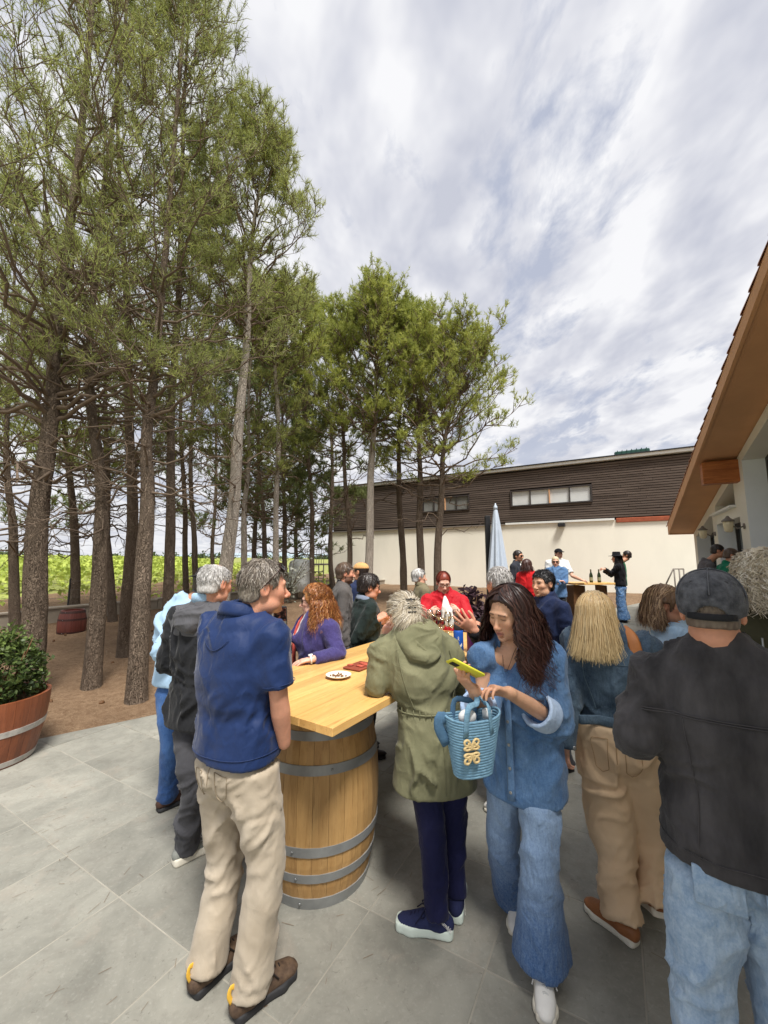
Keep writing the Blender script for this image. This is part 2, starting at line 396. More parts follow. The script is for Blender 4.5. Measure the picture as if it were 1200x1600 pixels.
# bare earth under the pines, a little uneven
def dirt_z(x, y):
    p = np.stack([x * .9, y * .9, x * 0], -1)
    d = (1.93 - (x * E1[0] + y * E1[1])) * .4 + 5.13 - (x * E2[0] + y * E2[1])      # >0 on the paving side
    return GZ(y) - .035 + np.where(d < 0, .028 * fbm(p, 3, 3) + np.clip(-d, 0, 1.5) * .02, -.02)
ground_sheet('ground', -14, 20, -6, 40, 110, 150, dirt_z, M_dirt)
def field_z(x, y):
    s = (x - WA[0]) * WN[0] + (y - WA[1]) * WN[1]
    return np.where(s < .1, -.6, .10 + .0137 * np.clip(s, 0, 400) + .0)
def field_sheet():
    L = np.concatenate([np.linspace(-60, 40, 60), np.linspace(50, 420, 30)]); L = np.concatenate([np.linspace(-420, -70, 30), L])
    D = np.concatenate([np.linspace(.12, 30, 50), np.linspace(34, 420, 50)])
    gl, gd = np.meshgrid(L, D, indexing='ij'); XY = WA[None, None, :2] + gl[..., None] * WD[:2] + gd[..., None] * WN[:2]
    z = .10 + .0137 * gd + .05 * np.sin(gd * 2 * np.pi / 2.3) * (gd > 1)
    V = np.concatenate([XY, z[..., None]], -1).reshape(-1, 3); i = np.arange(len(V)).reshape(gl.shape)
    F = np.stack([i[:-1, :-1], i[1:, :-1], i[1:, 1:], i[:-1, 1:]], -1).reshape(-1, 4)
    tag(obj('vineyard_ground', V, F, M_field, None, True), kind='structure')
field_sheet()
# a sheet for everything out of sight, reaching the horizon
V = [(-900, -300, -.9), (900, -300, -.9), (900, 900, -.9), (-900, 900, -.9)]
tag(obj('terrain', V, [(0, 1, 2, 3)], M_field), kind='structure')

# ------------------------------------------------------------------ paving
def clip_poly(poly, a, b):               # keep a.p <= b
    out = []
    for i in range(len(poly)):
        p, q = poly[i], poly[(i + 1) % len(poly)]; dp, dq = a @ p - b, a @ q - b
        if dp <= 0: out.append(p)
        if dp * dq < 0: out.append(p + (q - p) * (dp / (dp - dq)))
    return out
EDGE_A, EDGE_B = np.array([.4, 1.0]), 5.13 + .4 * 1.93      # e2 + .4 e1 <= B
def paving():
    # bedding mortar: one sheet that follows the rise
    s1 = np.linspace(-8, 22, 90); rows = []
    V = []; F = []
    for i, a in enumerate(s1):
        top = min(EDGE_B - .4 * a, 7.0)
        for k, b in enumerate(np.linspace(-16, top, 40)):
            q = a * E1 + b * E2; V.append((q[0], q[1], gz(q[1]) - .0022))
    n = 40
    for i in range(len(s1) - 1):
        for k in range(n - 1): F.append((i * n + k, (i + 1) * n + k, (i + 1) * n + k + 1, i * n + k + 1))
    base = tag(obj('terrace_paving', V, F, M_grout), kind='structure')
    rng = np.random.default_rng(5); G0 = .005; cand = []
    for i in range(-6, 34):
        for j in range(-26, 12):
            a0, b0 = 1.33 + .6 * (i - 2), .6 * j
            q = (a0 + .3) * E1 + (b0 + .3) * E2
            if q[1] < .25 or q[1] > 17: continue
            t = q[0] / max(q[1], .5)
            if abs(t) > 1.02 + .7 / max(q[1], .5): continue
            poly = [np.array(p) for p in ((a0 + G0 / 2, b0 + G0 / 2), (a0 + .6 - G0 / 2, b0 + G0 / 2), (a0 + .6 - G0 / 2, b0 + .6 - G0 / 2), (a0 + G0 / 2, b0 + .6 - G0 / 2))]
            pc = clip_poly(poly, EDGE_A, EDGE_B)
            if len(pc) < 3: continue
            cand.append((q[1], q, pc, len(pc) == 4 and all((x == y).all() for x, y in zip(pc, poly))))
    cand.sort(key=lambda c: c[0])
    shared = None; far = MB()
    for k, (y, q, pc, whole) in enumerate(cand):
        dz = rng.uniform(-.0015, .0015); z = gz(q[1])
        if k < 290:
            if whole and q[1] < 4.8:
                if shared is None:
                    b = MB(); ax = (E1, E2, EZ); b.box((0, 0, -.013), .594, .594, .026, ax, .0022); shared = mesh_of('tile', np.concatenate(b.V), b.F); shared.materials.append(M_tile)
                link('tile', shared, base, (q[0], q[1], z + dz))
            else:
                vv = []
                for p in pc: w = p[0] * E1 + p[1] * E2; vv.append((w[0], w[1], gz(w[1]) + dz))
                n = len(vv); V = [(x, y2, zz - .026) for x, y2, zz in vv] + vv
                obj('tile', V, [tuple(range(n, 2 * n))] + [(i, (i + 1) % n, n + (i + 1) % n, n + i) for i in range(n)], M_tile, base)
        else:
            vv = []
            for p in pc: w = p[0] * E1 + p[1] * E2; vv.append((w[0], w[1], gz(w[1]) + dz))
            n = len(vv); far.add([(x, y2, zz - .02) for x, y2, zz in vv] + vv, [tuple(range(n, 2 * n))] + [(i, (i + 1) % n, n + (i + 1) % n, n + i) for i in range(n)])
    if far.V: tag(far.build('tile_field', M_tile, base), kind='stuff')
paving()

# ------------------------------------------------------------------ far building
NB = np.array([.5, math.sqrt(.75), 0]); DB = 20.07
def bw(s, z, out=0.0):                  # point on the far wall: s along E2, z up, out towards us
    return E2 * s + NB * (DB - out) + EZ * z
BA = (E2, -NB, EZ)                      # axes: along, out, up
def far_building():
    s0, s1 = -12.0, 15.4
    root = empty('winery_building', bw(2, .4, 0), 'long cream winery hall with dark timber slats above and flat roof', 'building')
    b = MB(); b.box(bw((s0 + s1) / 2, 1.6, -4), s1 - s0, 8, 3.9, BA); b.build('wall', M_white_wall, root)
    b = MB(); b.box(bw((s0 + s1) / 2, 4.9, -4.06), s1 - s0 - .1, 7.9, 2.7, BA); b.build('upper_wall', M_slat_back, root)
    b = MB(); b.box(bw((s0 + s1) / 2, 6.30, -3.9), s1 - s0 + .1, 8.2, .12, BA); b.build('roof', M_trim_white, root)
    b = MB(); b.box(bw((s0 + s1) / 2, 6.385, -3.9), s1 - s0 + .16, 8.3, .05, BA); b.build('roof_edge', M_blackmetal, root)
    b = MB(); b.box(bw((4.6 + s1) / 2, 3.565, .05), s1 - 4.6, .1, .07, BA); b.build('ledge', M_trim_grey, root)
    b = MB(); b.box(bw((-.1 + 4.59) / 2, 3.59, .045), 4.69, .09, .09, BA); b.build('ledge', M_trim_white, root)
    b = MB(); b.box(bw(-3.3, 3.53, .04), 6.3, .06, .20, BA, .02); V = np.concatenate(b.V); b.build('brick_patch', M_rust, root)
    # slats: individual boards, broken by the window strips
    rng = np.random.default_rng(11); pitch = .108; wins = [(.70, 4.30, 4.42, 5.22), (6.4, 9.1, 4.42, 5.22)]
    z = 3.72; k = 0
    while z < 6.2:
        spans = [(s0, s1)]
        for a, c, z0, z1 in wins:
            if z0 - .05 < z < z1 + .05:
                ns = []
                for p, q in spans:
                    if c <= p or a >= q: ns.append((p, q))
                    else:
                        if a > p: ns.append((p, a))
                        if c < q: ns.append((c, q))
                spans = ns
        for p, q in spans:
            cuts = [p]; x = p
            while x < q - 4.5: x += rng.uniform(3.0, 4.2); cuts.append(x)
            cuts.append(q)
            for a, c in zip(cuts[:-1], cuts[1:]):
                bb = MB(); bb.box(bw((a + c) / 2, z + rng.uniform(-.004, .004), .02), c - a - .008, .045 + rng.uniform(-.006, .006), .082, BA)
                bb.build('slat', M_slat, root)
        z += pitch
    for a, c, z0, z1 in wins:
        fr = MB()
        for zz in (z0 + .03, z1 - .03): fr.box(bw((a + c) / 2, zz, .05), c - a, .1, .06, BA)
        for ss in (a + .03, c - .03): fr.box(bw(ss, (z0 + z1) / 2, .05), .06, .1, z1 - z0 - .12, BA)
        w = fr.build('window', M_frame_dark, root)
        n = 4; L = (c - a - .12) / n; mp = M_pane if a < 5 else mat('dull_pane', lin(118, 118, 114), .3, .2, 2)
        for i in range(n):
            pb = MB(); pb.box(bw(a + .06 + L * (i + .5), (z0 + z1) / 2, .0), L - .05, .02, z1 - z0 - .12, BA); pb.build('pane', mp, w)
            if i: mb = MB(); mb.box(bw(a + .06 + L * i, (z0 + z1) / 2, .045), .045, .08, z1 - z0 - .12, BA); mb.build('mullion', M_ochre if i == 2 else M_frame_dark, w)
    b = MB(); b.box(bw(2.03, 3.42, .16), .3, .26, .16, BA, .02); b.box(bw(2.03, 3.42, .02), .1, .06, .1, BA)
    tag(b.build('wall_lamp', M_blackmetal), 'small black floodlight box under the white ledge of the cream wall', 'lamp')
    r = empty('roof_tank', bw(-.95, 6.41, -.7), 'dark green ribbed box lying on the flat roof edge', 'roof unit')
    gm = mat('green_metal', lin(42, 78, 70), .5, .1)
    b = MB(); b.box(bw(-.95, 6.58, -.7), 1.35, .7, .22, BA, .04); b.build('casing', gm, r)
    b = MB()
    for i in range(7): b.box(bw(-.95 - .55 + i * .183, 6.60, -.7), .03, .74, .24, BA)
    b.build('rib', gm, r)
    # metal stair landing at the far left end of the hall
    st = empty('metal_landing', bw(16.4, .5, .2), 'dark metal stair landing with railings at the left end of the hall', 'stair')
    b = MB(); b.box(bw(16.4, 1.55, -.3), 1.7, 1.6, .1, BA); b.build('platform', M_trim_grey, st)
    b = MB()
    for i in range(5): b.box(bw(15.65 + i * .38, .95, .45), .05, .05, 1.2, BA)
    for zz in (.7, 1.1): b.box(bw(16.4, zz, .47), 1.6, .03, .05, BA)
    b.build('support', M_trim_grey, st)
    b = MB()
    for i in range(9): b.box(bw(15.65 + i * .19, 2.05, .45), .022, .022, .95, BA)
    for zz in (2.05, 2.5): b.box(bw(16.4, zz, .452), 1.6, .03, .03, BA)
    b.build('railing', M_trim_grey, st)
    # low handrail by the wall foot at right
    hr = empty('handrail', bw(-2.2, .4, 1.5), 'short grey steel handrail in front of the cream wall near the corner', 'handrail')
    a0 = P(1041, 912, 14.6); b0 = P(1068, 889, 14.6); c0 = P(1052, 889, 14.6)
    for p in (P(1053, 889, 14.6), P(1061, 889, 14.6), P(1068, 889, 14.6)):
        b = MB(); b.tube([[p[0], p[1], .38], [p[0], p[1], p[2]]], .025, 8); b.build('post', M_trim_grey, hr, True)
    b = MB(); b.tube([a0, c0, b0], .025, 8); b.build('rail', M_trim_grey, hr, True)
far_building()

# ------------------------------------------------------------------ right building (gable wall with sloping eave)
NR = np.array([math.sqrt(.75), -.5, 0]); DR = 2.0
def rw(s, z, out=0.0): return E1 * s + NR * (DR - out) + EZ * z      # out: towards us
def eave(s): return 2.55 + .206 * (14.25 - s)
RA = (E1, -NR, EZ)
def right_building():
    root = empty('tasting_building', rw(9, .2, -2), 'pale rendered building with steep ochre eave and tiled roof at right', 'building')
    TH = .42
    # wall cut into vertical strips around the openings; sloping tops follow the roof
    openings = [(12.3 - .67, 13.87, 0, 'slope'), (9.36, 11.24, 2.57, None), (9.58, 11.28, (2.80,), 'tri'), (5.6, 8.88, 3.42, 'slope2')]
    b = MB()
    def strip(sa, sb, za0, za1, zb0, zb1):
        """piece from sa to sb: at sa spans za0..za1, at sb zb0..zb1"""
        b.hexa([rw(sa, za0, 0), rw(sb, zb0, 0), rw(sb, zb1, 0), rw(sa, za1, 0)], [rw(sa, za0, -TH), rw(sb, zb0, -TH), rw(sb, zb1, -TH), rw(sa, za1, -TH)])
    E = eave
    strip(13.87, 14.25, -.2, E(13.87), -.2, E(14.25))
    strip(11.63, 13.87, 2.88, E(11.63), 2.45, E(13.87))           # above the sloped opening
    strip(11.28, 11.63, -.2, E(11.28), -.2, E(11.63))
    strip(9.36, 11.28, 2.57, 2.78, 2.57, 2.80)                    # lintel between door and vent opening
    strip(9.58, 11.28, 3.32, E(9.58), 2.98, E(11.28))             # above the upper opening
    strip(9.36, 9.58, 2.78, E(9.36), 2.78, E(9.58))
    strip(8.88, 9.36, -.2, E(8.88), -.2, E(9.36))
    strip(5.2, 8.88, 4.2, E(5.2), 3.50, E(8.88))
    strip(-1, 5.2, -.2, E(-1) , -.2, E(5.2))
    strip(11.24, 11.28, -.2, 2.57, -.2, 2.57)
    b.build('wall', M_render_r, root)
    # inner lining: pale blue reveals, dark glazing set back
    def win(s0, s1, z0, za, zb, depth, name):
        f = MB(); w = .07
        q = lambda s, z, o: rw(s, z, -o)
        zt = lambda s: za + (zb - za) * (s - s0) / (s1 - s0)
        def bar(sa, sb, fa0, fa1, fb0, fb1):
            f.hexa([q(sa, fa0, depth), q(sb, fb0, depth), q(sb, fb1, depth), q(sa, fa1, depth)], [q(sa, fa0, depth + .08), q(sb, fb0, depth + .08), q(sb, fb1, depth + .08), q(sa, fa1, depth + .08)])
        bar(s0, s0 + w, z0, zt(s0), z0, zt(s0 + w)); bar(s1 - w, s1, z0, zt(s1 - w), z0, zt(s1))
        bar(s0 + w, s1 - w, zt(s0 + w) - w, zt(s0 + w), zt(s1 - w) - w, zt(s1 - w)); bar(s0 + w, s1 - w, z0, z0 + w, z0, z0 + w)
        m = (s0 + s1) / 2; bar(m - .03, m + .03, z0 + w, zt(m - .03) - w, z0 + w, zt(m + .03) - w)
        o = f.build(name, M_frame_dark, root)
        g = MB(); g.hexa([q(s0 + w, z0 + w, depth + .03), q(s1 - w, z0 + w, depth + .03), q(s1 - w, zt(s1 - w) - w, depth + .03), q(s0 + w, zt(s0 + w) - w, depth + .03)],
                         [q(s0 + w, z0 + w, depth + .05), q(s1 - w, z0 + w, depth + .05), q(s1 - w, zt(s1 - w) - w, depth + .05), q(s0 + w, zt(s0 + w) - w, depth + .05)])
        g.build('pane', M_dark_glass, o)
    win(5.2, 8.88, .2, 4.2, 3.5, .30, 'window'); win(9.36, 11.24, .2, 2.57, 2.57, .30, 'door'); win(11.63, 13.87, .2, 2.88, 2.45, .30, 'window')
    win(9.58, 11.28, 2.80, 3.32, 2.98, .34, 'vent_window')
    for s, zt in ((8.88, 3.5), (11.24, 2.57), (13.87, 2.45)):       # the pale reveals seen edge on
        rv = MB(); rv.hexa([rw(s - .006, .1, .001), rw(s - .004, .1, .001), rw(s - .004, zt, .001), rw(s - .006, zt, .001)], [rw(s - .006, .1, -.3), rw(s - .004, .1, -.3), rw(s - .004, zt, -.3), rw(s - .006, zt, -.3)]); rv.build('reveal', M_reveal, root)
    
    b = MB(); b.box(rw(10.43, 2.785, .04), 1.78, .12, .05, RA, .01); b.build('sill', M_trim_white, root)
    # roof: soffit slab, fascia, beam ends, tiles along the rake
    SA, SB, OV = -1.0, 14.27, .55
    FT = lambda s: E(s) + .17 + (s - 4.84) * .0106
    def slab(o0, o1, d0, d1, name, m):
        x = MB(); x.hexa([rw(SA, E(SA) + d0, o1), rw(SB, E(SB) + d0, o1), rw(SB, E(SB) + d0, o0), rw(SA, E(SA) + d0, o0)], [rw(SA, E(SA) + d1, o1), rw(SB, E(SB) + d1, o1), rw(SB, E(SB) + d1, o0), rw(SA, E(SA) + d1, o0)])
        return x.build(name, m, root)
    slab(-6.0, OV - .0, .02, .07, 'soffit', M_ochre)
    fb = MB(); fb.hexa([rw(SA, E(SA), OV + .04), rw(SB + .04, E(SB + .04), OV + .04), rw(SB + .04, E(SB + .04), OV), rw(SA, E(SA), OV)],
                       [rw(SA, FT(SA), OV + .04), rw(SB + .04, FT(SB), OV + .04), rw(SB + .04, FT(SB), OV), rw(SA, FT(SA), OV)])
    fb.build('fascia', M_ochre, root)
    eb = MB(); eb.hexa([rw(SB, E(SB) - .01, OV), rw(SB + .04, E(SB) - .01, OV), rw(SB + .04, E(SB) - .01, -6), rw(SB, E(SB) - .01, -6)],
                       [rw(SB, E(SB) + .24, OV), rw(SB + .04, E(SB) + .24, OV), rw(SB + .04, E(SB) + .24, -6), rw(SB, E(SB) + .24, -6)]); eb.build('eave_board', M_ochre, root)
    for s in (9.2, 4.2):
        x = MB(); x.box(rw(s, E(s) - .22, .2), .24, .62, .40, RA, .012); x.build('beam', M_beam, root)
    # rake tiles: overlapping half-round covers stepping down the slope
    s = SB + .05; sl = math.atan(.206); ax = (E1 * math.cos(sl) - EZ * math.sin(sl), -NR, EZ * math.cos(sl) + E1 * math.sin(sl))
    L = .36; shared = None
    while s > -.5:
        if shared is None:
            prof = []; V = []; F = []; n = 9
            for e, (lx, rr) in enumerate(((-L / 2 - .05, .062), (L / 2 + .02, .078))):
                for k in range(n):
                    a = math.pi * k / (n - 1)
                    for t in (0, .016): V.append(ax[0] * lx + ax[1] * (rr - t) * math.cos(a) + ax[2] * ((rr - t) * math.sin(a) + .01 + (.022 if e else 0)))
            I = lambda e, k, t: (e * n + k) * 2 + t
            for k in range(n - 1):
                F += [(I(0, k, 0), I(0, k + 1, 0), I(1, k + 1, 0), I(1, k, 0)), (I(0, k, 1), I(1, k, 1), I(1, k + 1, 1), I(0, k + 1, 1)), (I(1, k, 0), I(1, k + 1, 0), I(1, k + 1, 1), I(1, k, 1)), (I(0, k, 0), I(0, k, 1), I(0, k + 1, 1), I(0, k + 1, 0))]
            shared = mesh_of('roof_tile', V, F); shared.materials.append(M_rooftile)
        for o in (OV - .02, OV - .20):
            p = rw(s, FT(s) - .01, o); link('roof_tile', shared, root, tuple(p - wloc(root)))
        s -= L * .95
    x = MB(); x.hexa([rw(SA, FT(SA) - .06, OV - .3), rw(SB, FT(SB) - .06, OV - .3), rw(SB, FT(SB) - .06, -6), rw(SA, FT(SA) - .06, -6)], [rw(SA, FT(SA), OV - .3), rw(SB, FT(SB), OV - .3), rw(SB, FT(SB), -6), rw(SA, FT(SA), -6)]); x.build('roof', M_rooftile, root)
    # wall lanterns
    for s, z, w in ((9.72, 2.40, 'nearer'), (12.2, 2.40, 'farther')):
        pos = 'brass wall lantern between the big window and the door' if w == 'nearer' else 'brass wall lantern beside the far narrow window'
        s_ = 9.12 if w == 'nearer' else 11.46
        r = empty('wall_lantern', rw(s_, z, .0), pos, 'wall lamp', 'wall lanterns on the pale building')
        b = MB(); b.lathe(rw(s_, z - .02, 0), [(.05, -.0), (.05, .02)], 12, (E1, EZ, -NR)); b.tube([rw(s_, z - .02, .01), rw(s_, z - .06, .10), rw(s_, z + .02, .2), rw(s_, z + .13, .22)], .012, 8); b.build('bracket', M_trim_grey, r, True)
        b = MB(); b.lathe(rw(s_, z, .22), [(.03, -.12), (.06, -.10), (.075, .05), (.07, .07)], 12); b.build('glass', mat('lantern_glass', lin(214, 200, 168), .2, .05), r, True)
        b = MB(); b.lathe(rw(s_, z, .22), [(.095, .07), (.09, .09), (.04, .13), (.015, .17)], 12); b.build('cap', M_trim_grey, r, True)
right_building()

# ------------------------------------------------------------------ low wall, posts, wires, tank at left
def left_edge():
    A = WA - WD * 6; B = WB + WD * 14
    L = np.linalg.norm(B - A); root = tag(empty('garden_wall', WA), 'low grey concrete wall between the pines and the vineyard', 'wall')
    n = 8
    for i in range(n):
        c = A + (B - A) * ((i + .5) / n); zz = gz(c[1]) * .4
        b = MB(); b.box((c[0], c[1], .16 + zz), L / n - .012, .18, .62, (WD, WN, EZ), .012); b.build('panel', M_concrete, root)
        b = MB(); b.box((c[0], c[1], .49 + zz), L / n - .006, .24, .05, (WD, WN, EZ), .008); b.build('coping', M_concrete, root)
    f = empty('wire_fence', WA, 'thin wire fence on dark posts behind the low concrete wall', 'fence')
    for i in range(11):
        q = WA + WD * (-5 + i * 1.85) + WN * .18
        b = MB(); b.tube([(q[0], q[1], .2), (q[0], q[1], 1.32)], .022, 6); b.build('post', M_blackmetal, f)
    for z in (.62, .82, 1.02, 1.24):
        b = MB(); p = WA + WD * -5 + WN * .18; q = WA + WD * 13.5 + WN * .18; b.tube([p + EZ * z, q + EZ * z], .004, 4); b.build('wire', M_trim_grey, f)
    # pale tank on blocks
    c = P(470, 915, 15.2); c[2] = 0
    r = empty('water_tank', c, 'white upright plastic water tank on two blocks behind the pines', 'tank')
    b = MB(); b.lathe(c + EZ * .62, [(.36, 0), (.44, .03), (.45, .3), (.455, .32), (.45, .34), (.45, .7), (.455, .72), (.45, .74), (.45, 1.05), (.40, 1.15), (.2, 1.22), (.12, 1.22)], 24)
    b.build('shell', mat('white_plastic', lin(212, 214, 210), .5, .05, 3), r, True)
    for dx in (-.22, .22):
        b = MB(); b.box(c + np.array([dx, -.05, .31]), .22, .3, .62, None, .01); b.build('block', M_concrete, r)
left_edge()

# ------------------------------------------------------------------ vineyard leaves and hedge on the horizon
def leaf_cloud(cent, size, seed, n_per=1):
    rng = np.random.default_rng(seed); n = len(cent); d = rng.normal(size=(n, 3)); d[:, 2] = np.abs(d[:, 2]) + .4; d /= np.linalg.norm(d, axis=1, keepdims=True)
    a = np.cross(d, rng.normal(size=(n, 3))); a /= np.linalg.norm(a, axis=1, keepdims=True); b = np.cross(d, a); s = np.asarray(size).reshape(-1, 1) * rng.uniform(.7, 1.3, (n, 1))
    V = np.stack([cent - a * s, cent - b * s * .62 + d * s * .15, cent + a * s, cent + b * s * .62 + d * s * .15], 1)
    return V.reshape(-1, 3), np.arange(4 * n).reshape(n, 4)
def mat_leaf(name, ca, cb, rough=.55, transl=.35, attr='tint'):
    m = bpy.data.materials.new(name); m.use_nodes = True; t = NT(m.node_tree); b = t.n['Principled BSDF']
    a = t.add('ShaderNodeVertexColor', layer_name=attr); c = t.mix(t.add('ShaderNodeSeparateColor', {0: a.outputs[0]}).outputs[0], ca, cb)
    t.l.new(c, b.inputs['Base Color']); b.inputs['Roughness'].default_value = rough; b.inputs['Specular IOR Level'].default_value = .25
    tr = t.add('ShaderNodeBsdfTranslucent', {'Color': t.mix(.5, c, cb)}); ms = t.add('ShaderNodeMixShader', {0: transl})
    t.l.new(b.outputs[0], ms.inputs[1]); t.l.new(tr.outputs[0], ms.inputs[2]); t.l.new(ms.outputs[0], t.n['Material Output'].inputs[0]); return m
M_vine = mat_leaf('vine_leaf', lin(108, 128, 50), lin(186, 198, 96), transl=.3)
M_hedge = mat_leaf('far_foliage', lin(50, 62, 42), lin(92, 106, 66))
def rep4(x): return np.repeat(x, 4)
def vineyard():
    rng = np.random.default_rng(21); cs = []; sz = []
    s = 2.2
    while s < 190:
        step = 2.3 if s < 70 else 4.6
        l0, l1 = -8 - s * .9, 13 + s * .55
        k = int((l1 - l0) * np.interp(s, [2, 12, 40, 190], [22, 15, 8, 2.0]))
        l = rng.uniform(l0, l1, k); dd = s + rng.normal(0, .34, k); h = rng.beta(2, 1.6, k) * 1.05
        q = WA[None] + WD[None] * l[:, None] + WN[None] * dd[:, None]; q[:, 2] = .12 + .0137 * s + h; cs.append(q); sz.append(np.full(k, np.interp(s, [2, 12, 40, 190], [.09, .14, .28, .85])))
        s += step
    cs = np.concatenate(cs); sz = np.concatenate(sz); V, F = leaf_cloud(cs, sz, 3)
    g = np.clip(rng.beta(2, 2, len(cs)) + .15, 0, 1)
    tag(obj('vineyard_rows', V, F, M_vine, None, False, np.stack([rep4(g)] * 3, 1)), kind='stuff')
    cs = []; sz = []
    for i in range(150):
        l = rng.uniform(-300, 330); d = rng.uniform(195, 215); r = rng.uniform(2, 5.5); h = rng.uniform(1.5, 3.8)
        n = 46; p = rng.normal(size=(n, 3)) * .5; q = WA + WD * l + WN * d; z0 = .0137 * d
        cs.append(np.stack([q[0] + p[:, 0] * r, q[1] + p[:, 1] * r, z0 + h * .5 + p[:, 2] * h * .6], 1)); sz.append(np.full(n, .8))
    cs = np.concatenate(cs); V, F = leaf_cloud(cs, np.concatenate(sz), 4); g = rng.uniform(0, 1, len(cs))
    tag(obj('far_hedgerow', V, F, M_hedge, None, False, np.stack([rep4(g)] * 3, 1)), kind='stuff')
vineyard()
def hill():
    xs = np.linspace(-420, 60, 60); V = []
    for x in xs:
        z = 9 + 5 * math.exp(-((x + 120) / 90) ** 2) + 2.0 * math.sin(x * .02)
        V += [(x, 520, 0), (x, 560, z)]
    F = [(2 * i, 2 * i + 2, 2 * i + 3, 2 * i + 1) for i in range(len(xs) - 1)]
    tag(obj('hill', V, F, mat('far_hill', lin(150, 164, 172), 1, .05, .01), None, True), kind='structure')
hill()

# ------------------------------------------------------------------ barrels, tables, planters
def barrel(loc, H, r_end, r_mid, hoops, m_stave, label, cat, name='wine_barrel', n=26, rot0=0.0, top=None, group=None, half=False, m_hoop=None, hw=None):
    root = empty(name, loc, label, cat, group); m_hoop = m_hoop or M_steel_dull
    if half: rr = lambda z: r_end + (r_mid - r_end) * math.sin(min(1, z / H) * math.pi / 2)
    else: rr = lambda z: r_end + (r_mid - r_end) * (1 - ((z - H / 2) / (H / 2)) ** 2)
    K = 10; V = []; a0, a1 = -math.pi / n + .0022, math.pi / n - .0022; th = .027
    for k in range(K):
        z = H * k / (K - 1); r = rr(z)
        for a in (a0, 0, a1):
            q = r - (.0022 if a else 0)
            V.append((q * math.cos(a), q * math.sin(a), z))
        for a in (a1, a0): V.append(((r - th) * math.cos(a), (r - th) * math.sin(a), z))
    F = []
    for k in range(K - 1):
        for j in range(5): F.append((k * 5 + j, k * 5 + (j + 1) % 5, (k + 1) * 5 + (j + 1) % 5, (k + 1) * 5 + j))
    F += [(4, 3, 2, 1, 0), tuple((K - 1) * 5 + j for j in range(5))]
    me = mesh_of('stave', V, F); me.materials.append(m_stave)
    for i in range(n):
        o = link('stave', me, root); o.rotation_euler = (0, 0, rot0 + 2 * math.pi * i / n)
    for z, w in hoops:
        b = MB(); p = []
        for zz in np.linspace(z - w / 2, z + w / 2, 4): p.append((rr(min(max(zz, 0), H)) + .0035, zz))
        b.lathe(np.array(loc), p, 48, None, False); b.lathe(np.array(loc), [(p[-1][0], p[-1][1]), (p[-1][0] - .006, p[-1][1])], 48, None, False); b.lathe(np.array(loc), [(p[0][0] - .006, p[0][1]), (p[0][0], p[0][1])], 48, None, False)
        b.build('hoop', m_hoop, root, True)
        a = -1.9 + (z * 7 % 1) * .8; rv = MB(); q = np.array(loc) + np.array([math.cos(a) * (rr(z) + .004), math.sin(a) * (rr(z) + .004), z])
        rv.lathe(q, [(.007, 0), (.006, .004), (.003, .005)], 8, (np.array([-math.sin(a), math.cos(a), 0]), EZ, np.array([math.cos(a), math.sin(a), 0]))); rv.build('rivet', M_steel, root, True)
    if not half:
        b = MB(); b.lathe(np.array(loc) + EZ * (H - .05), [(rr(H - .05) - .03, 0), (rr(H) - .03, .02)], 32); b.build('barrel_head', m_stave, root)
    return root, rr
TC = np.array([-.225, 1.846, 0]); TW, TL, TZ = .92, 2.55, 1.05
def tp(s, w, z=TZ): return TC + T1 * s + T2 * w + EZ * z
def table():
    hoops = [(.030, .058), (.165, .044), (.300, .048), (.690, .048), (.850, .044), (.945, .045)]
    B1 = tp(.66, .32, 0); B2 = tp(2.05, .46, 0)
    barrel((-.385, 2.56, 0), .97, .285, .352, hoops, M_stave, 'oak wine barrel with grey steel hoops under the near end of the table', 'barrel', rot0=.05, group='barrels carrying the table')
    barrel(tuple(B2), .97, .285, .352, hoops, M_stave, 'oak wine barrel carrying the far end of the table', 'barrel', group='barrels carrying the table')
    root = empty('bar_table', tp(TL / 2, TW / 2, 1.01), 'long honey coloured pine bar table resting on oak barrels', 'table')
    n = 9; w = TW / n; rng = np.random.default_rng(2)
    for i in range(n):
        b = MB(); b.box(tp(TL / 2 + rng.uniform(-.002, .002), w * (i + .5), TZ - .019 + rng.uniform(-.0006, .0006)), TL, w - .0016, .038, (T1, T2, EZ), .0018); b.build('board', M_table, root)
    for s in (.62, 2.05):
        b = MB(); b.box(tp(s, TW / 2 - .02, .99), .10, TW - .34, .038, (T1, T2, EZ), .003); b.build('batten', M_darkwood, root)
table()
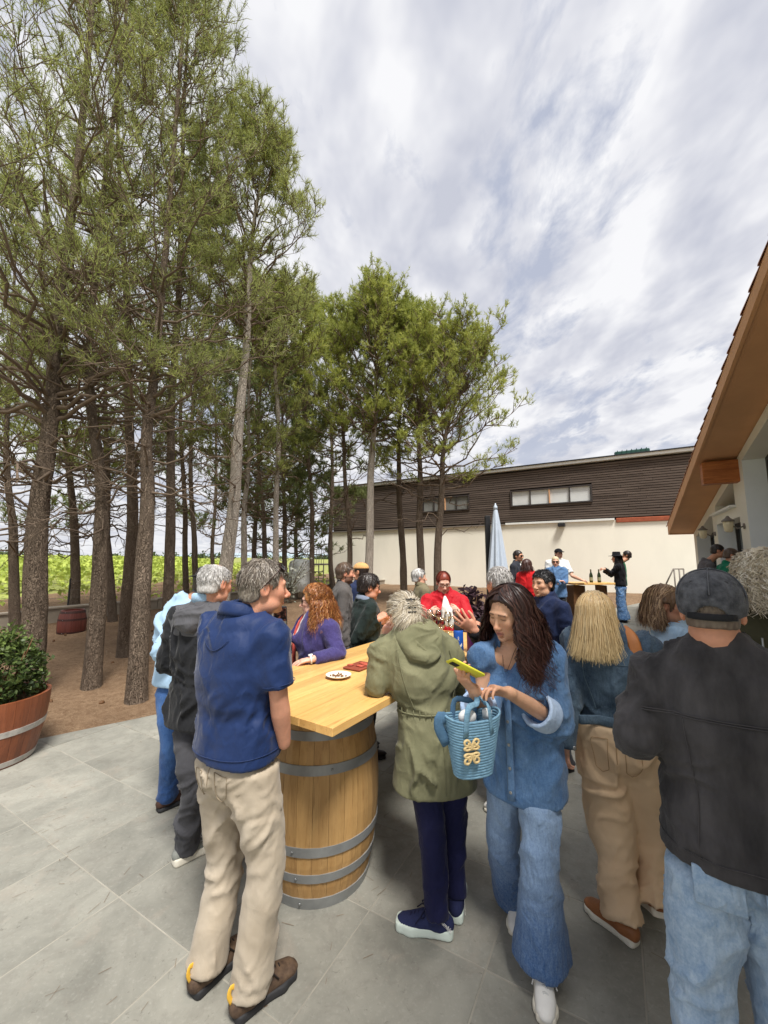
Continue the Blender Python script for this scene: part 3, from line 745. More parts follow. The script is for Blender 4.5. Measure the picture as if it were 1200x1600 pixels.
def planter():
    c = np.array([-3.57, 3.80, 0])
    hoops = [(.035, .045), (.30, .05), (.545, .02)]
    M_hp = mat('worn_white_hoop', lin(178, 174, 168), .6, .25, 16, .2, 40, metal=.2)
    barrel(tuple(c), .56, .33, .415, hoops[:2], M_stave_red, 'reddish half barrel planter with pale hoops at the left edge', 'planter', 'half_barrel_planter', 22, half=True, m_hoop=M_hp)
    soil = MB(); soil.lathe(c + EZ * .44, [(.37, 0), (.37, .02), (.2, .05)], 24)
    p = bpy.data.objects['half_barrel_planter']; soil.build('soil', M_dirt, p)
    sh = empty('laurel_bush', c + EZ * .46, 'dense dark green glossy bush growing in the red half barrel', 'bush')
    rng = np.random.default_rng(9); n = 5200
    d = rng.normal(size=(n, 3)); d /= np.linalg.norm(d, axis=1, keepdims=True); rad = rng.uniform(.55, 1, n) ** .5
    q = c + np.array([-.02, .02, .76]) + d * rad[:, None] * np.array([.29, .31, .36]) * (1 + .55 * vnoise(d * 2.3, 5) + .25 * vnoise(d * 6, 7))[:, None]
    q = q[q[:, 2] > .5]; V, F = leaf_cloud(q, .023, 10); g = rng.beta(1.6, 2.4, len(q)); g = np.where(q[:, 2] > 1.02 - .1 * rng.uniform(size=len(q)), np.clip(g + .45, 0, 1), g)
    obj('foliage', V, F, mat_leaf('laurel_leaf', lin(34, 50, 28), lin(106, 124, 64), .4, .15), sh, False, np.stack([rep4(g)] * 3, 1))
    b = MB()
    for k in range(9):
        a = k * 2.4; e = c + np.array([math.cos(a) * .25, math.sin(a) * .25, .95 + .1 * math.sin(k)]); b.tube(spline([c + EZ * .45, c + (e - c) * .5 + EZ * .2 * .5, e], 6), np.linspace(.012, .004, 6), 5)
    b.build('stem', M_darkwood, sh, True)
    g0 = G(110, 1001)
    barrel(tuple(g0), .68, .22, .27, [(.04, .05), (.2, .04), (.48, .04), (.64, .05)], M_stave_dark, 'dark red small barrel standing on the earth by the low wall', 'barrel', 'small_barrel', 18, m_hoop=mat('dark_hoop', lin(70, 48, 44), .5, .1, metal=.3))
planter()
def back_bar():
    c = P(925, 912, 9.9); z = c[2]; g = gz(9.9); ang = R(8); a = np.array([math.cos(ang), math.sin(ang), 0]); bx = np.array([-math.sin(ang), math.cos(ang), 0])
    r = empty('serving_table', (c[0], c[1], g), 'small pale wood serving table with two wine bottles near the cream wall', 'table')
    b = MB(); b.box((c[0], c[1] + .2, z), 1.05, .6, .05, (a, bx, EZ), .006); b.build('tabletop', M_table, r)
    b = MB(); b.box(c + a * -.33 + bx * .2 + EZ * ((g - z) / 2 - .025), .32, .36, z - g - .05, (a, bx, EZ), .01); b.build('pedestal', M_darkwood, r)
    b = MB(); b.box(c + a * .38 + bx * .2 + EZ * ((g - z) / 2 - .025), .08, .36, z - g - .05, (a, bx, EZ), .01); b.build('pedestal', M_darkwood, r)
    gl = mat('green_bottle_glass', lin(38, 50, 26), .12, .1, spec=.6); lb = mat('bottle_label', lin(150, 150, 120), .6, .05)
    for u, w in ((924, 'left'), (936.5, 'right')):
        p = P(u, 909, 9.95); p[2] = z + .026
        o = empty('wine_bottle', p, f'{w} one of two dark green wine bottles on the pale serving table', 'bottle', 'wine bottles on the serving table')
        b = MB(); b.lathe(p, [(.036, 0), (.041, .006), (.041, .17), (.034, .205), (.017, .25), (.0145, .27), (.0145, .31), (.016, .312), (.016, .322)], 16); b.build('glass', gl, o, True)
        b = MB(); b.lathe(p, [(.0417, .05), (.0417, .13)], 16, None, False); b.build('paper_label', lb, o, True)
        b = MB(); b.lathe(p, [(.0155, .262), (.0155, .309)], 12, None, False); b.build('foil', mat('foil', lin(84, 76, 44), .4, .1), o, True)
back_bar()
def parasol():
    c = P(778, 905, 9.3); g = gz(9.3); x, y = c[0], c[1]; zt = P(777, 793, 9.3)[2]; zb = P(777, 918, 9.3)[2]
    r = empty('closed_parasol', (x, y, g), 'closed pale blue garden parasol with folded canopy by the cream wall', 'parasol')
    n = 64; m = 26; V = []
    for i in range(m):
        t = i / (m - 1); z = zt - (zt - zb) * t; R0 = .03 + .245 * t ** .8; fold = .32 * min(1, t * 2.5)
        for k in range(n):
            a = 2 * math.pi * k / n; rr = R0 * (1 - fold * (.5 + .5 * math.cos(8 * a + .6 * math.sin(3 * t + a))) + .05 * math.sin(3 * a + 4 * t))
            V.append((x + rr * math.cos(a), y + rr * math.sin(a), z - (.05 * math.cos(8 * a) if i == m - 1 else 0)))
    F = [(i * n + k, (i + 1) * n + k, (i + 1) * n + (k + 1) % n, i * n + (k + 1) % n) for i in range(m - 1) for k in range(n)] + [tuple(range(n))]
    obj('canopy', V, F, M_umbrella, r, True)
    b = MB(); b.tube([(x, y, g), (x, y, zt + .05)], .024, 10); b.build('pole', M_steel, r, True)
    b = MB(); b.lathe((x, y, zt), [(.05, -.05), (.045, .02), (.02, .06), (.012, .1)], 12); b.build('finial', M_umbrella, r, True)
    b = MB(); b.box((x, y, g + .04), .6, .6, .08, None, .015); b.build('base', M_concrete, r)
    q = P(760, 806, 9.6); p2 = P(765, 930, 9.6)
    o = empty('dark_mast', (q[0], q[1], g), 'dark grey square mast standing just left of the closed parasol', 'mast')
    b = MB(); b.box((q[0] + .02, q[1], (g + q[2]) / 2), .12, .1, q[2] - g, None, .01); b.build('post', M_blackmetal, o)
    b = MB(); b.box((q[0] + .02, q[1], g + .02), .4, .4, .04, None, .01); b.build('foot', M_blackmetal, o)
parasol()
# =================================================================== pines
def bark(name, ca, cb, cc):
    m = bpy.data.materials.new(name); m.use_nodes = True; t = NT(m.node_tree); b = t.n['Principled BSDF']
    co = t.add('ShaderNodeTexCoord').outputs['Object']; vs = t.mapping(co, scale=(1, 1, .28))
    vo = t.add('ShaderNodeTexVoronoi', {'Vector': t.mapping(t.add('ShaderNodeVectorMath', {0: vs, 1: t.add('ShaderNodeTexNoise', {'Vector': vs, 'Scale': 8}).outputs[1]}).outputs[0]), 'Scale': 26.0}, feature='DISTANCE_TO_EDGE').outputs[0]
    n = t.noise(vs, 22, 5, .7, .6); n2 = t.noise(co, 2.2, 3)
    c = t.mix(t.ramp(n, [(.32, 0.0), (.68, 1.0)]), ca, cb); c = t.mix(t.ramp(n2, [(.35, 0.0), (.7, .5)]), c, cb)
    c = t.mix(t.ramp(vo, [(.0, .85), (.10, 0.0)]), c, cc)
    t.l.new(c, b.inputs['Base Color']); b.inputs['Roughness'].default_value = .95; b.inputs['Specular IOR Level'].default_value = .12
    h = t.math('ADD', t.math('MULTIPLY', t.ramp(vo, [(0, 0.0), (.16, 1.0)]), .8), t.math('MULTIPLY', n, .45))
    t.l.new(t.add('ShaderNodeBump', {'Strength': .9, 'Distance': .03, 'Height': h}).outputs[0], b.inputs['Normal']); return m
M_bark = bark('pine_bark', lin(108, 93, 80), lin(142, 126, 110), lin(58, 47, 39))
M_bark_pale = bark('pale_pine_bark', lin(186, 173, 158), lin(216, 205, 191), lin(122, 108, 96))
M_limb = mat('limb_bark', lin(108, 94, 81), .95, .2, 14, .4, 40, spec=.1)
def needle_mat(name, ca, cb, tr):
    return mat_leaf(name, ca, cb, .5, tr)
M_needle = needle_mat('pine_needles', lin(108, 119, 68), lin(180, 186, 108), .44)
M_needle_b = needle_mat('bright_pine_needles', lin(112, 126, 60), lin(192, 196, 104), .46)
M_needle_d = needle_mat('shaded_pine_needles', lin(76, 88, 54), lin(132, 140, 82), .34)  # shade on the background pines is put into this darker needle colour

def pine(px, Y, dia, cs, Rc, seed, label, n_limb=46, n_sub=7, n_twig=4, nl=.14, nw=.010, k_need=11, m_need=None, m_bark=None, dead=16, prof='tall', lean_y=0.0, cone=.6, ycap=1.0):
    rng = np.random.default_rng(seed); m_need = m_need or M_needle; m_bark = m_bark or M_bark
    zb = gz(Y) - .12; pts = np.array([P(u, v, Y) for u, v in px]); b0 = pts[0].copy(); b0[2] = zb; pts[0] = b0
    N = 90; tr = spline(pts, N); ss = np.linspace(0, 1, N); tr[:, 1] += lean_y * ss ** 1.5 * 2 + .12 * np.sin(ss * 7 + seed) * ss
    tr[:, 0] += .025 * np.sin(ss * 17 + seed)
    H = tr[-1, 2] - zb; r = dia / 2 * ((1 - ss) ** .85) + .010; r *= 1 + .22 * np.exp(-ss * H / .22)
    root = empty('pine_tree', (b0[0], b0[1], zb), label, 'tree', 'pines beside the terrace')
    # trunk: ring mesh with plated bark
    NS = 22 if Y < 9 else 14; t = unit(np.gradient(tr, axis=0)); a = unit(np.cross(t, np.array([0, 1., 0]))); bb = np.cross(t, a)
    w = np.arange(NS) * 2 * np.pi / NS; q = np.stack([np.cos(w)[None] * 3.2 + 0 * ss[:, None], np.sin(w)[None] * 3.2 + 0 * ss[:, None], (ss * H * 2.2)[:, None] + 0 * w[None]], -1)
    disp = 1 + .09 * fbm(q, seed, 3)
    V = tr[:, None] + (r[:, None] * disp)[..., None] * (a[:, None] * np.cos(w)[None, :, None] + bb[:, None] * np.sin(w)[None, :, None])
    idx = np.arange(N * NS).reshape(N, NS); j = np.roll(idx, -1, 1); F = np.stack([idx[:-1], j[:-1], j[1:], idx[1:]], -1).reshape(-1, 4)
    obj('trunk', V.reshape(-1, 3), F, m_bark, root, True)
    at = lambda s: np.stack([np.interp(s, ss, tr[:, k]) for k in range(3)], -1)
    # living limbs
    tt = np.sort(rng.uniform(0, 1, n_limb) ** .85); s0 = cs + (.985 - cs) * tt
    az = np.arange(n_limb) * 2.39996 + rng.uniform(-.5, .5, n_limb)
    if prof == 'tall': pf = (.50 + .50 * np.sin(np.pi * np.clip(tt * .8 + .18, 0, 1))) * np.clip(1.12 - tt ** 3, .2, 1)
    else: tt = tt ** .8; s0 = cs + (.985 - cs) * tt; pf = .70 + .30 * np.sin(np.pi * np.clip(tt * .9 + .1, 0, 1))
    L = Rc * pf * (rng.uniform(.62, 1.2, n_limb) if prof == 'tall' else rng.uniform(.82, 1.12, n_limb))
    el = R(8) + (R(58 if prof == 'tall' else 76) - R(8)) * tt ** 1.2 + rng.uniform(-.2, .2, n_limb)
    M = 8; u = np.linspace(0, 1, M)
    hd = np.stack([np.cos(az), np.sin(az) * ycap, 0 * az], -1)
    sag = rng.uniform(.10, .42, n_limb) * cone
    ln = at(s0)[:, None] + hd[:, None] * (L * np.cos(el))[:, None, None] * u[None, :, None]
    ln[..., 2] += (L * np.sin(el))[:, None] * u + (sag * L)[:, None] * u ** 2.2
    ln[:, 1:] += rng.normal(0, .03, (n_limb, M - 1, 3)) * L[:, None, None]
    rl = np.interp(s0, ss, r)
    rr = np.clip(np.minimum(rl * .42, .016 + .018 * L), .008, .06)[:, None] * (1 - .85 * u)[None]
    Vs, Fs = [], []; off = 0
    def addt(lines, radii, n):
        nonlocal off
        V, F = tubes_np(lines, radii, n); Vs.append(V); Fs.append(F + off); off += len(V)
    addt(ln, rr, 5)
    # side branches
    us = .25 + .75 * rng.beta(1.9, 1.0, (n_limb, n_sub)); f = us * (M - 1); i = np.minimum(f.astype(int), M - 2); fr = (f - i)[..., None]
    k = np.arange(n_limb)[:, None]; p0 = ln[k, i] * (1 - fr) + ln[k, i + 1] * fr; td = unit(ln[k, i + 1] - ln[k, i])
    side = unit(np.cross(td, np.array([0, 0, 1.]))) * np.where(rng.uniform(size=us.shape) < .5, -1, 1)[..., None]
    rd = prof != 'tall'; d = unit(td * rng.uniform(.2 if rd else .45, .7 if rd else 1, us.shape)[..., None] + side * rng.uniform(.3, 1, us.shape)[..., None] + np.array([0, 0, 1.]) * rng.uniform(-.15 if rd else .05, .6, us.shape)[..., None])
    l2 = ((.40 if prof == 'tall' else .30) * L[:, None] * (1.15 - .6 * us) * rng.uniform(.6, 1.2, us.shape)).clip(.18, 1.3)
    m2 = 4; u2 = np.linspace(0, 1, m2)
    sb = p0[:, :, None] + d[:, :, None] * l2[..., None, None] * u2[None, None, :, None]; sb[..., 2] += .16 * l2[..., None] * u2 ** 2
    sb[:, :, 1:] += rng.normal(0, .035, sb[:, :, 1:].shape) * l2[..., None, None]
    sb = sb.reshape(-1, m2, 3); nb = len(sb); st = 1 if Y < 11 else m2 - 1; addt(sb[:, ::st], (np.full((nb, 1), .0075) * (1 - .6 * u2)[None] * (1 if Y < 9 else 1.6))[:, ::st], 3)
    # twigs
    ut = .3 + .7 * rng.beta(1.6, 1, (nb, n_twig)); f = ut * (m2 - 1); i = np.minimum(f.astype(int), m2 - 2); fr = (f - i)[..., None]; k = np.arange(nb)[:, None]
    q0 = sb[k, i] * (1 - fr) + sb[k, i + 1] * fr; td = unit(sb[k, i + 1] - sb[k, i])
    dt = unit(td * .7 + rng.normal(0, .55, td.shape) + np.array([0, 0, .45])); lt = rng.uniform(.12, .34, ut.shape) * (1 if prof == 'tall' else .68)
    tw = q0[:, :, None] + dt[:, :, None] * lt[..., None, None] * np.linspace(0, 1, 3)[None, None, :, None]; tw[..., 2, 2] += .03
    tw = tw.reshape(-1, 3, 3)
    if Y < 11: addt(tw[:, ::2], np.full((len(tw), 2), .0042) * (1 if Y < 9 else 1.8), 3)
    # bare dead branches below the crown
    if dead:
        s1 = rng.uniform(max(.16, cs * .5), min(.98, cs + .22), dead); a1 = rng.uniform(0, 6.28, dead); L1 = rng.uniform(.5, 1.0, dead) * Rc * .85; e1 = rng.uniform(-.25, .5, dead)
        M1 = 8; u1 = np.linspace(0, 1, M1); dl = at(s1)[:, None] + np.stack([np.cos(a1) * np.cos(e1), np.sin(a1) * np.cos(e1), np.sin(e1)], -1)[:, None] * L1[:, None, None] * u1[None, :, None]
        dl[:, 1:, :] += np.cumsum(rng.normal(0, .055, (dead, M1 - 1, 3)), 1) * L1[:, None, None]; addt(dl, np.clip(.012 + .006 * L1, 0, .024)[:, None] * (1 - .85 * u1)[None], 5)
        kk = rng.integers(0, dead, dead * 9); f = rng.uniform(1.5, M1 - 1.01, dead * 9); i = f.astype(int); fr = (f - i)[:, None]; p1 = dl[kk, i] * (1 - fr) + dl[kk, i + 1] * fr
        d1 = unit(rng.normal(0, .6, (len(kk), 3)) + unit(dl[kk, i + 1] - dl[kk, i])); l1 = rng.uniform(.15, .6, len(kk))
        x = p1[:, None] + d1[:, None] * l1[:, None, None] * np.linspace(0, 1, 4)[None, :, None]; x[:, 1:] += rng.normal(0, .05, (len(kk), 3, 3)) * l1[:, None, None]
        addt(x, np.full((len(kk), 1), .0065) * np.array([1, .8, .6, .3])[None], 3)
    tag(obj('branches', np.concatenate(Vs), np.concatenate(Fs), M_limb, root, True), kind='stuff')
    # needles: brushes of thin blades along each twig
    nt = len(tw); K = k_need; along = rng.uniform(.15, 1.05, (nt, K))
    base = tw[:, :1] + (tw[:, 2:] - tw[:, :1]) * along[..., None]; ax = unit(tw[:, 2] - tw[:, 0])[:, None]
    nd = unit(ax * rng.uniform(.35, 1.1, (nt, K, 1)) + rng.normal(0, .6, (nt, K, 3)) + np.array([0, 0, .10])); ll = nl * rng.uniform(.65, 1.2, (nt, K, 1))
    wd = unit(np.cross(nd, rng.normal(size=(nt, K, 3)))) * nw * rng.uniform(.7, 1.2, (nt, K, 1))
    V = np.stack([base - wd, base + wd, base + nd * ll], 2).reshape(-1, 3); F = np.arange(len(V)).reshape(-1, 3)
    g = np.clip(rng.normal(.45, .2, (nt, 1)) + .25 * vnoise(tw[:, 2] * 1.1, seed)[:, None] + rng.normal(0, .1, (nt, K)), 0, 1); g = np.repeat(g.reshape(-1), 3)
    tag(obj('needle_crown', V, F, m_need, root, False, np.stack([g] * 3, 1)), kind='stuff')
    return root

def forest():
    N, B, D, PB = M_needle, M_needle_b, M_needle_d, M_bark_pale
    # near row on the left: tall, wispy crowns reaching out of the picture
    pine([(46, 1096), (50, 900), (54, 790), (60, 690), (66, 590), (76, 440), (96, 200), (120, -260), (140, -800)], 5.35, .27, .40, 2.5, 101, 'thickest leftmost pine with rough dark trunk rising behind the red half barrel planter', 70, 8, 5, .12, .0048, 14, N, dead=26, lean_y=.3)
    pine([(140, 1077), (154, 900), (156, 820), (150, 750), (138, 680), (128, 590), (120, 470), (130, 250), (165, -60), (190, -500)], 5.8, .205, .46, 2.1, 102, 'slim dark pine whose trunk bends left, second from the left edge', 60, 8, 5, .12, .0048, 13, N, dead=24, lean_y=.3)
    pine([(211, 1098), (222, 930), (222, 830), (218, 750), (213, 680), (216, 570), (214, 420), (226, 200), (244, -60), (256, -330)], 5.35, .215, .48, 1.75, 103, 'straight dark pine in the near row, third from the left', 58, 8, 5, .12, .0048, 13, N, dead=22, lean_y=.5)
    pine([(194, 1036), (203, 900), (207, 760), (200, 600), (190, 420), (185, 200), (180, -100)], 7.3, .21, .52, 2.3, 104, 'pine close behind the third near trunk, half hidden by it', 50, 8, 4, .14, .006, 13, N, dead=18)
    pine([(262, 1050), (262, 900), (262, 760), (261, 600), (264, 440), (272, 240), (276, 60), (280, -120)], 6.9, .17, .52, 1.7, 105, 'tall narrow pine behind the white haired man', 66, 8, 5, .13, .0052, 14, N, dead=20, lean_y=.3)
    pine([(346, 985), (353, 885), (367, 755), (377, 625), (382, 530), (390, 430), (402, 330), (408, 290)], 7.7, .26, .52, 1.75, 111, 'leaning pale barked pine rising behind the man in the blue polo', 70, 9, 5, .13, .0055, 15, N, PB, dead=14, prof='round')
    pine([(20, 1000), (22, 860), (17, 760), (14, 560), (25, 250)], 9.2, .20, .42, 2.6, 108, 'thin pine at the left edge by the low wall', 50, 7, 4, .17, .010, 12, N, dead=16)
    pine([(114, 968), (117, 850), (109, 740), (105, 560), (118, 260)], 11, .24, .42, 2.6, 107, 'pine behind the small dark red barrel', 50, 7, 4, .18, .011, 12, N, dead=24)
    pine([(177, 981), (168, 860), (166, 740), (170, 560), (180, 300)], 10.4, .19, .45, 2.2, 106, 'leaning thin pine with a slim trunk between the second and third near trunks', 48, 7, 4, .18, .011, 12, N, dead=18)
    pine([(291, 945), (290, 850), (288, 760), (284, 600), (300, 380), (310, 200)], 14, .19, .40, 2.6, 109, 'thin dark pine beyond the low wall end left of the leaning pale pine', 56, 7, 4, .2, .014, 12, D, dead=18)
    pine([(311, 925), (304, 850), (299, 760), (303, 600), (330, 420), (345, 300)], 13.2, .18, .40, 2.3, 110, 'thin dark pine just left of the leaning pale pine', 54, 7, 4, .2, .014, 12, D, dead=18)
    pine([(380, 930), (381, 830), (386, 730), (392, 600), (400, 440)], 10.5, .16, .42, 1.7, 112, 'slender pale pine just right of the leaning pale pine', 50, 7, 4, .17, .011, 12, N, PB, dead=14)
    pine([(414, 930), (414, 850), (408, 760), (404, 650), (412, 500)], 14.5, .19, .36, 2.2, 114, 'thin brown pine left of the slim whitish trunk', 50, 7, 4, .2, .015, 12, D, dead=14)
    pine([(428, 930), (431, 830), (434, 700), (432, 590), (434, 545), (438, 515)], 10.6, .155, .52, 1.55, 113, 'slim straight pine with a whitish trunk above the polo man', 50, 8, 4, .15, .0075, 18, B, PB, dead=14, prof='round')
    pine([(447, 930), (445, 850), (443, 740), (440, 640), (450, 540)], 15, .2, .30, 2.4, 115, 'dark pine right of the slim whitish trunk', 50, 7, 4, .22, .017, 12, D, dead=10)
    pine([(489, 930), (488, 830), (484, 740), (476, 620), (478, 560), (482, 520)], 14.5, .17, .38, 2.0, 116, 'dark slim pine left of the hall corner', 50, 8, 4, .17, .010, 16, B, dead=14, prof='round')
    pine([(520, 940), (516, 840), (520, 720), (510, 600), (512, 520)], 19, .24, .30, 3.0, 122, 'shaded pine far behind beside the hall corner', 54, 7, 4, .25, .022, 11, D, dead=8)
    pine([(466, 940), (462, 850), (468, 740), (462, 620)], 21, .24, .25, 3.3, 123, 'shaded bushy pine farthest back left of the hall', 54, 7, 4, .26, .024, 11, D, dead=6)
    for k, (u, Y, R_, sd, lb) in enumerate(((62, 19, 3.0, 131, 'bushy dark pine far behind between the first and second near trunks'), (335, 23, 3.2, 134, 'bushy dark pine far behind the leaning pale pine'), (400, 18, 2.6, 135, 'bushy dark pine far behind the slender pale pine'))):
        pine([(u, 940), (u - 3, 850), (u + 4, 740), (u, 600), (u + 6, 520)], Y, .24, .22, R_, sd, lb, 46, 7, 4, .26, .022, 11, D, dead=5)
    # group before the hall
    pine([(548, 940), (545, 830), (538, 720), (532, 620), (536, 540)], 13.6, .19, .46, 2.0, 117, 'leftmost slim pine of the group before the cream wall', 60, 12, 4, .125, .0085, 17, B, dead=16, prof='round')
    pine([(576, 940), (577, 820), (582, 710), (586, 630), (590, 570), (596, 515)], 12.6, .28, .42, 2.1, 118, 'pale straight pine with the tallest round crown before the cream wall', 88, 12, 4, .125, .0085, 18, B, PB, dead=22, prof='round')
    pine([(631, 940), (627, 820), (622, 720), (628, 620), (636, 545)], 13.8, .24, .46, 2.0, 119, 'dark pine trunk in the middle of the cream wall', 56, 12, 4, .125, .0085, 17, B, dead=16, prof='round')
    pine([(658, 940), (657, 820), (655, 720), (655, 630), (668, 545)], 12.8, .24, .46, 1.95, 120, 'dark pine behind the older man in the olive jacket', 66, 12, 4, .125, .0085, 17, B, dead=16, prof='round')
    pine([(682, 940), (687, 820), (692, 720), (706, 640), (736, 600)], 12.4, .24, .36, 2.5, 121, 'rightmost pine before the cream wall leaning right behind the red jacket', 80, 12, 4, .125, .0085, 17, B, dead=12, prof='round')
forest()
def olive():
    c = P(452, 946, 14); c[2] = gz(14) * .5; rng = np.random.default_rng(4); r = empty('olive_sapling', c, 'small silvery olive sapling in front of the white tank', 'tree')
    Vs = []; F = MB(); ends = []
    for k in range(16):
        a = rng.uniform(0, 6.28); e = c + np.array([math.cos(a) * .75, math.sin(a) * .75, rng.uniform(1.1, 2.3)]); l = spline([c, c + EZ * .5 + (e - c) * .12, e], 7); F.tube(l, np.linspace(.022, .005, 7), 5)
        for t in rng.uniform(.45, 1, 34): ends.append(l[int(t * 6)] + rng.normal(0, .12, 3))
    tag(F.build('branches', M_limb, r, True), kind='stuff'); V, Q = leaf_cloud(np.array(ends), .05, 5); g = rng.uniform(0, 1, len(ends))
    tag(obj('leaves', V, Q, mat_leaf('olive_leaf', lin(150, 156, 138), lin(205, 206, 194)), r, False, np.stack([rep4(g)] * 3, 1)), kind='stuff')
olive()
# =================================================================== solid modelling for figures: distance fields -> surface nets
def nrm(v): v = np.asarray(v, float); return v / (np.linalg.norm(v) + 1e-12)
def A3(*a): return np.array(a, float)
class Fld:
    def __init__(s, lo, hi, h, fine=()):
        s.t = []
        for k in range(3):
            x = [lo[k]]; fs = [(a[k], b[k], hh) for a, b, hh in fine]
            while x[-1] < hi[k]:
                c = x[-1]; st = h
                for a, b, hh in fs:
                    if a - 1e-9 <= c < b: st = min(st, hh)
                if st == h:
                    nx = [a for a, b, hh in fs if c < a < c + h - 1e-9]
                    if nx: st = max(min(nx) - c, h * .3)
                x.append(c + st)
            s.t.append(np.array(x, np.float32))
        s.F = np.full([len(x) for x in s.t], .25, np.float32)
    def box(s, lo, hi):
        sl = []
        for k in range(3):
            a = max(np.searchsorted(s.t[k], lo[k]) - 1, 0); b = min(np.searchsorted(s.t[k], hi[k]) + 1, len(s.t[k]))
            if b <= a: return None
            sl.append(slice(a, b))
        return tuple(sl)
    def xyz(s, sl): return s.t[0][sl[0]][:, None, None], s.t[1][sl[1]][None, :, None], s.t[2][sl[2]][None, None, :]
    def put(s, sl, v, k=.02, op='add'):
        f = s.F[sl]
        if op == 'add':
            if k > 0: h = np.maximum(k - np.abs(f - v), 0) / k; s.F[sl] = np.minimum(f, v) - h * h * k * .25
            else: s.F[sl] = np.minimum(f, v)
        else:
            v = -v
            if k > 0: h = np.maximum(k - np.abs(f - v), 0) / k; s.F[sl] = np.maximum(f, v) + h * h * k * .25
            else: s.F[sl] = np.maximum(f, v)
    def ball(s, c, r, ax=None, k=.02, op='add', pw=2):
        """ellipsoid: r scalar or 3 radii along the rows of ax"""
        r = np.broadcast_to(np.asarray(r, float), (3,)); ax = np.eye(3) if ax is None else np.asarray(ax); m = r.max() + k + .02
        sl = s.box(np.asarray(c) - m, np.asarray(c) + m)
        if sl is None: return
        x, y, z = s.xyz(sl); x = x - c[0]; y = y - c[1]; z = z - c[2]
        q = [(x * a[0] + y * a[1] + z * a[2]) / rr for a, rr in zip(ax, r)]
        if pw == 2: d = np.sqrt(q[0] ** 2 + q[1] ** 2 + q[2] ** 2)
        else: d = (np.abs(q[0]) ** pw + np.abs(q[1]) ** pw + np.abs(q[2]) ** pw) ** (1 / pw)
        g = np.sqrt((q[0] / r[0]) ** 2 + (q[1] / r[1]) ** 2 + (q[2] / r[2]) ** 2) + 1e-6
        v = (d - 1) * np.maximum(d, .3) / g if pw == 2 else (d - 1) * r.min()
        s.put(sl, v, k, op)
    def tube(s, pts, rs, side=None, k=.02, pw=2.0, cut=(), op='add'):
        pts = np.asarray(pts, float); m = len(pts); rs = np.asarray(rs, float)
        if rs.ndim == 0: rs = np.full(m, float(rs))
        rnd = rs.ndim == 1; rm = rs.max() + k + .02
        sl0 = s.box(pts.min(0) - rm, pts.max(0) + rm)
        if sl0 is None: return
        T = np.full(s.F[sl0].shape, .3, np.float32)
        for i in range(m - 1):
            a, b = pts[i], pts[i + 1]; d = b - a; L2 = d @ d
            if L2 < 1e-10: continue
            rr = max(rs[i].max(), rs[i + 1].max()) if not rnd else max(rs[i], rs[i + 1]); mm = rr + k + .02
            sl = s.box(np.minimum(a, b) - mm, np.maximum(a, b) + mm)
            if sl is None: continue
            x, y, z = s.xyz(sl); x = x - a[0]; y = y - a[1]; z = z - a[2]
            t = np.clip((x * d[0] + y * d[1] + z * d[2]) / L2, 0, 1)
            vx, vy, vz = x - t * d[0], y - t * d[1], z - t * d[2]
            if rnd: v = np.sqrt(vx * vx + vy * vy + vz * vz) - (rs[i] + (rs[i + 1] - rs[i]) * t)
            else:
                dh = d / math.sqrt(L2); sd = np.asarray(side if np.ndim(side) == 1 else side[i], float); sd = nrm(sd - dh * (sd @ dh)); n = np.cross(dh, sd)
                rx = rs[i, 0] + (rs[i + 1, 0] - rs[i, 0]) * t; ry = rs[i, 1] + (rs[i + 1, 1] - rs[i, 1]) * t
                p1 = np.abs(vx * sd[0] + vy * sd[1] + vz * sd[2]) / rx; p2 = np.abs(vx * n[0] + vy * n[1] + vz * n[2]) / ry; pa = np.abs(vx * dh[0] + vy * dh[1] + vz * dh[2])
                mn = np.minimum(rx, ry)
                e = p1 ** pw + p2 ** pw + (pa / mn) ** pw
                v = (e ** (1 / pw) - 1) * mn
            o = tuple(slice(q.start - q0.start, q.stop - q0.start) for q, q0 in zip(sl, sl0))
            T[o] = np.minimum(T[o], v)
        if cut:
            x, y, z = s.xyz(sl0)
            for p, n in cut: T = np.maximum(T, (x - p[0]) * n[0] + (y - p[1]) * n[1] + (z - p[2]) * n[2])
        s.put(sl0, T, k, op)
    def plane(s, p, n):                  # keep the side opposite to n
        x, y, z = s.xyz((slice(None),) * 3); s.F = np.maximum(s.F, (x - p[0]) * n[0] + (y - p[1]) * n[1] + (z - p[2]) * n[2]).astype(np.float32)
    def mesh(s):
        F = s.F; F = F.copy()
        for k in range(3):
            i0 = [slice(None)] * 3; i0[k] = 0; F[tuple(i0)] = np.maximum(F[tuple(i0)], .01); i0[k] = -1; F[tuple(i0)] = np.maximum(F[tuple(i0)], .01)
        ins = F < 0; c = np.zeros(tuple(n - 1 for n in F.shape), np.int8); X = [slice(None, -1), slice(1, None)]
        for i in (0, 1):
            for j in (0, 1):
                for k in (0, 1): c += ins[X[i], X[j], X[k]]
        act = np.argwhere((c > 0) & (c < 8)); vid = np.full(c.shape, -1, np.int32); vid[tuple(act.T)] = np.arange(len(act))
        acc = np.zeros((len(act), 3)); cnt = np.zeros(len(act)); t = s.t
        for axs in range(3):
            o = [a for a in range(3) if a != axs]
            for p in (0, 1):
                for q in (0, 1):
                    i0 = act.copy(); i0[:, o[0]] += p; i0[:, o[1]] += q; i1 = i0.copy(); i1[:, axs] += 1
                    f0 = F[tuple(i0.T)]; f1 = F[tuple(i1.T)]; m = (f0 < 0) != (f1 < 0); u = np.where(m, f0 / np.where(m, f0 - f1, 1), 0)
                    pos = np.stack([t[a][i0[:, a]] for a in range(3)], 1).astype(float); pos[:, axs] += u * (t[axs][i1[:, axs]] - t[axs][i0[:, axs]])
                    acc += pos * m[:, None]; cnt += m
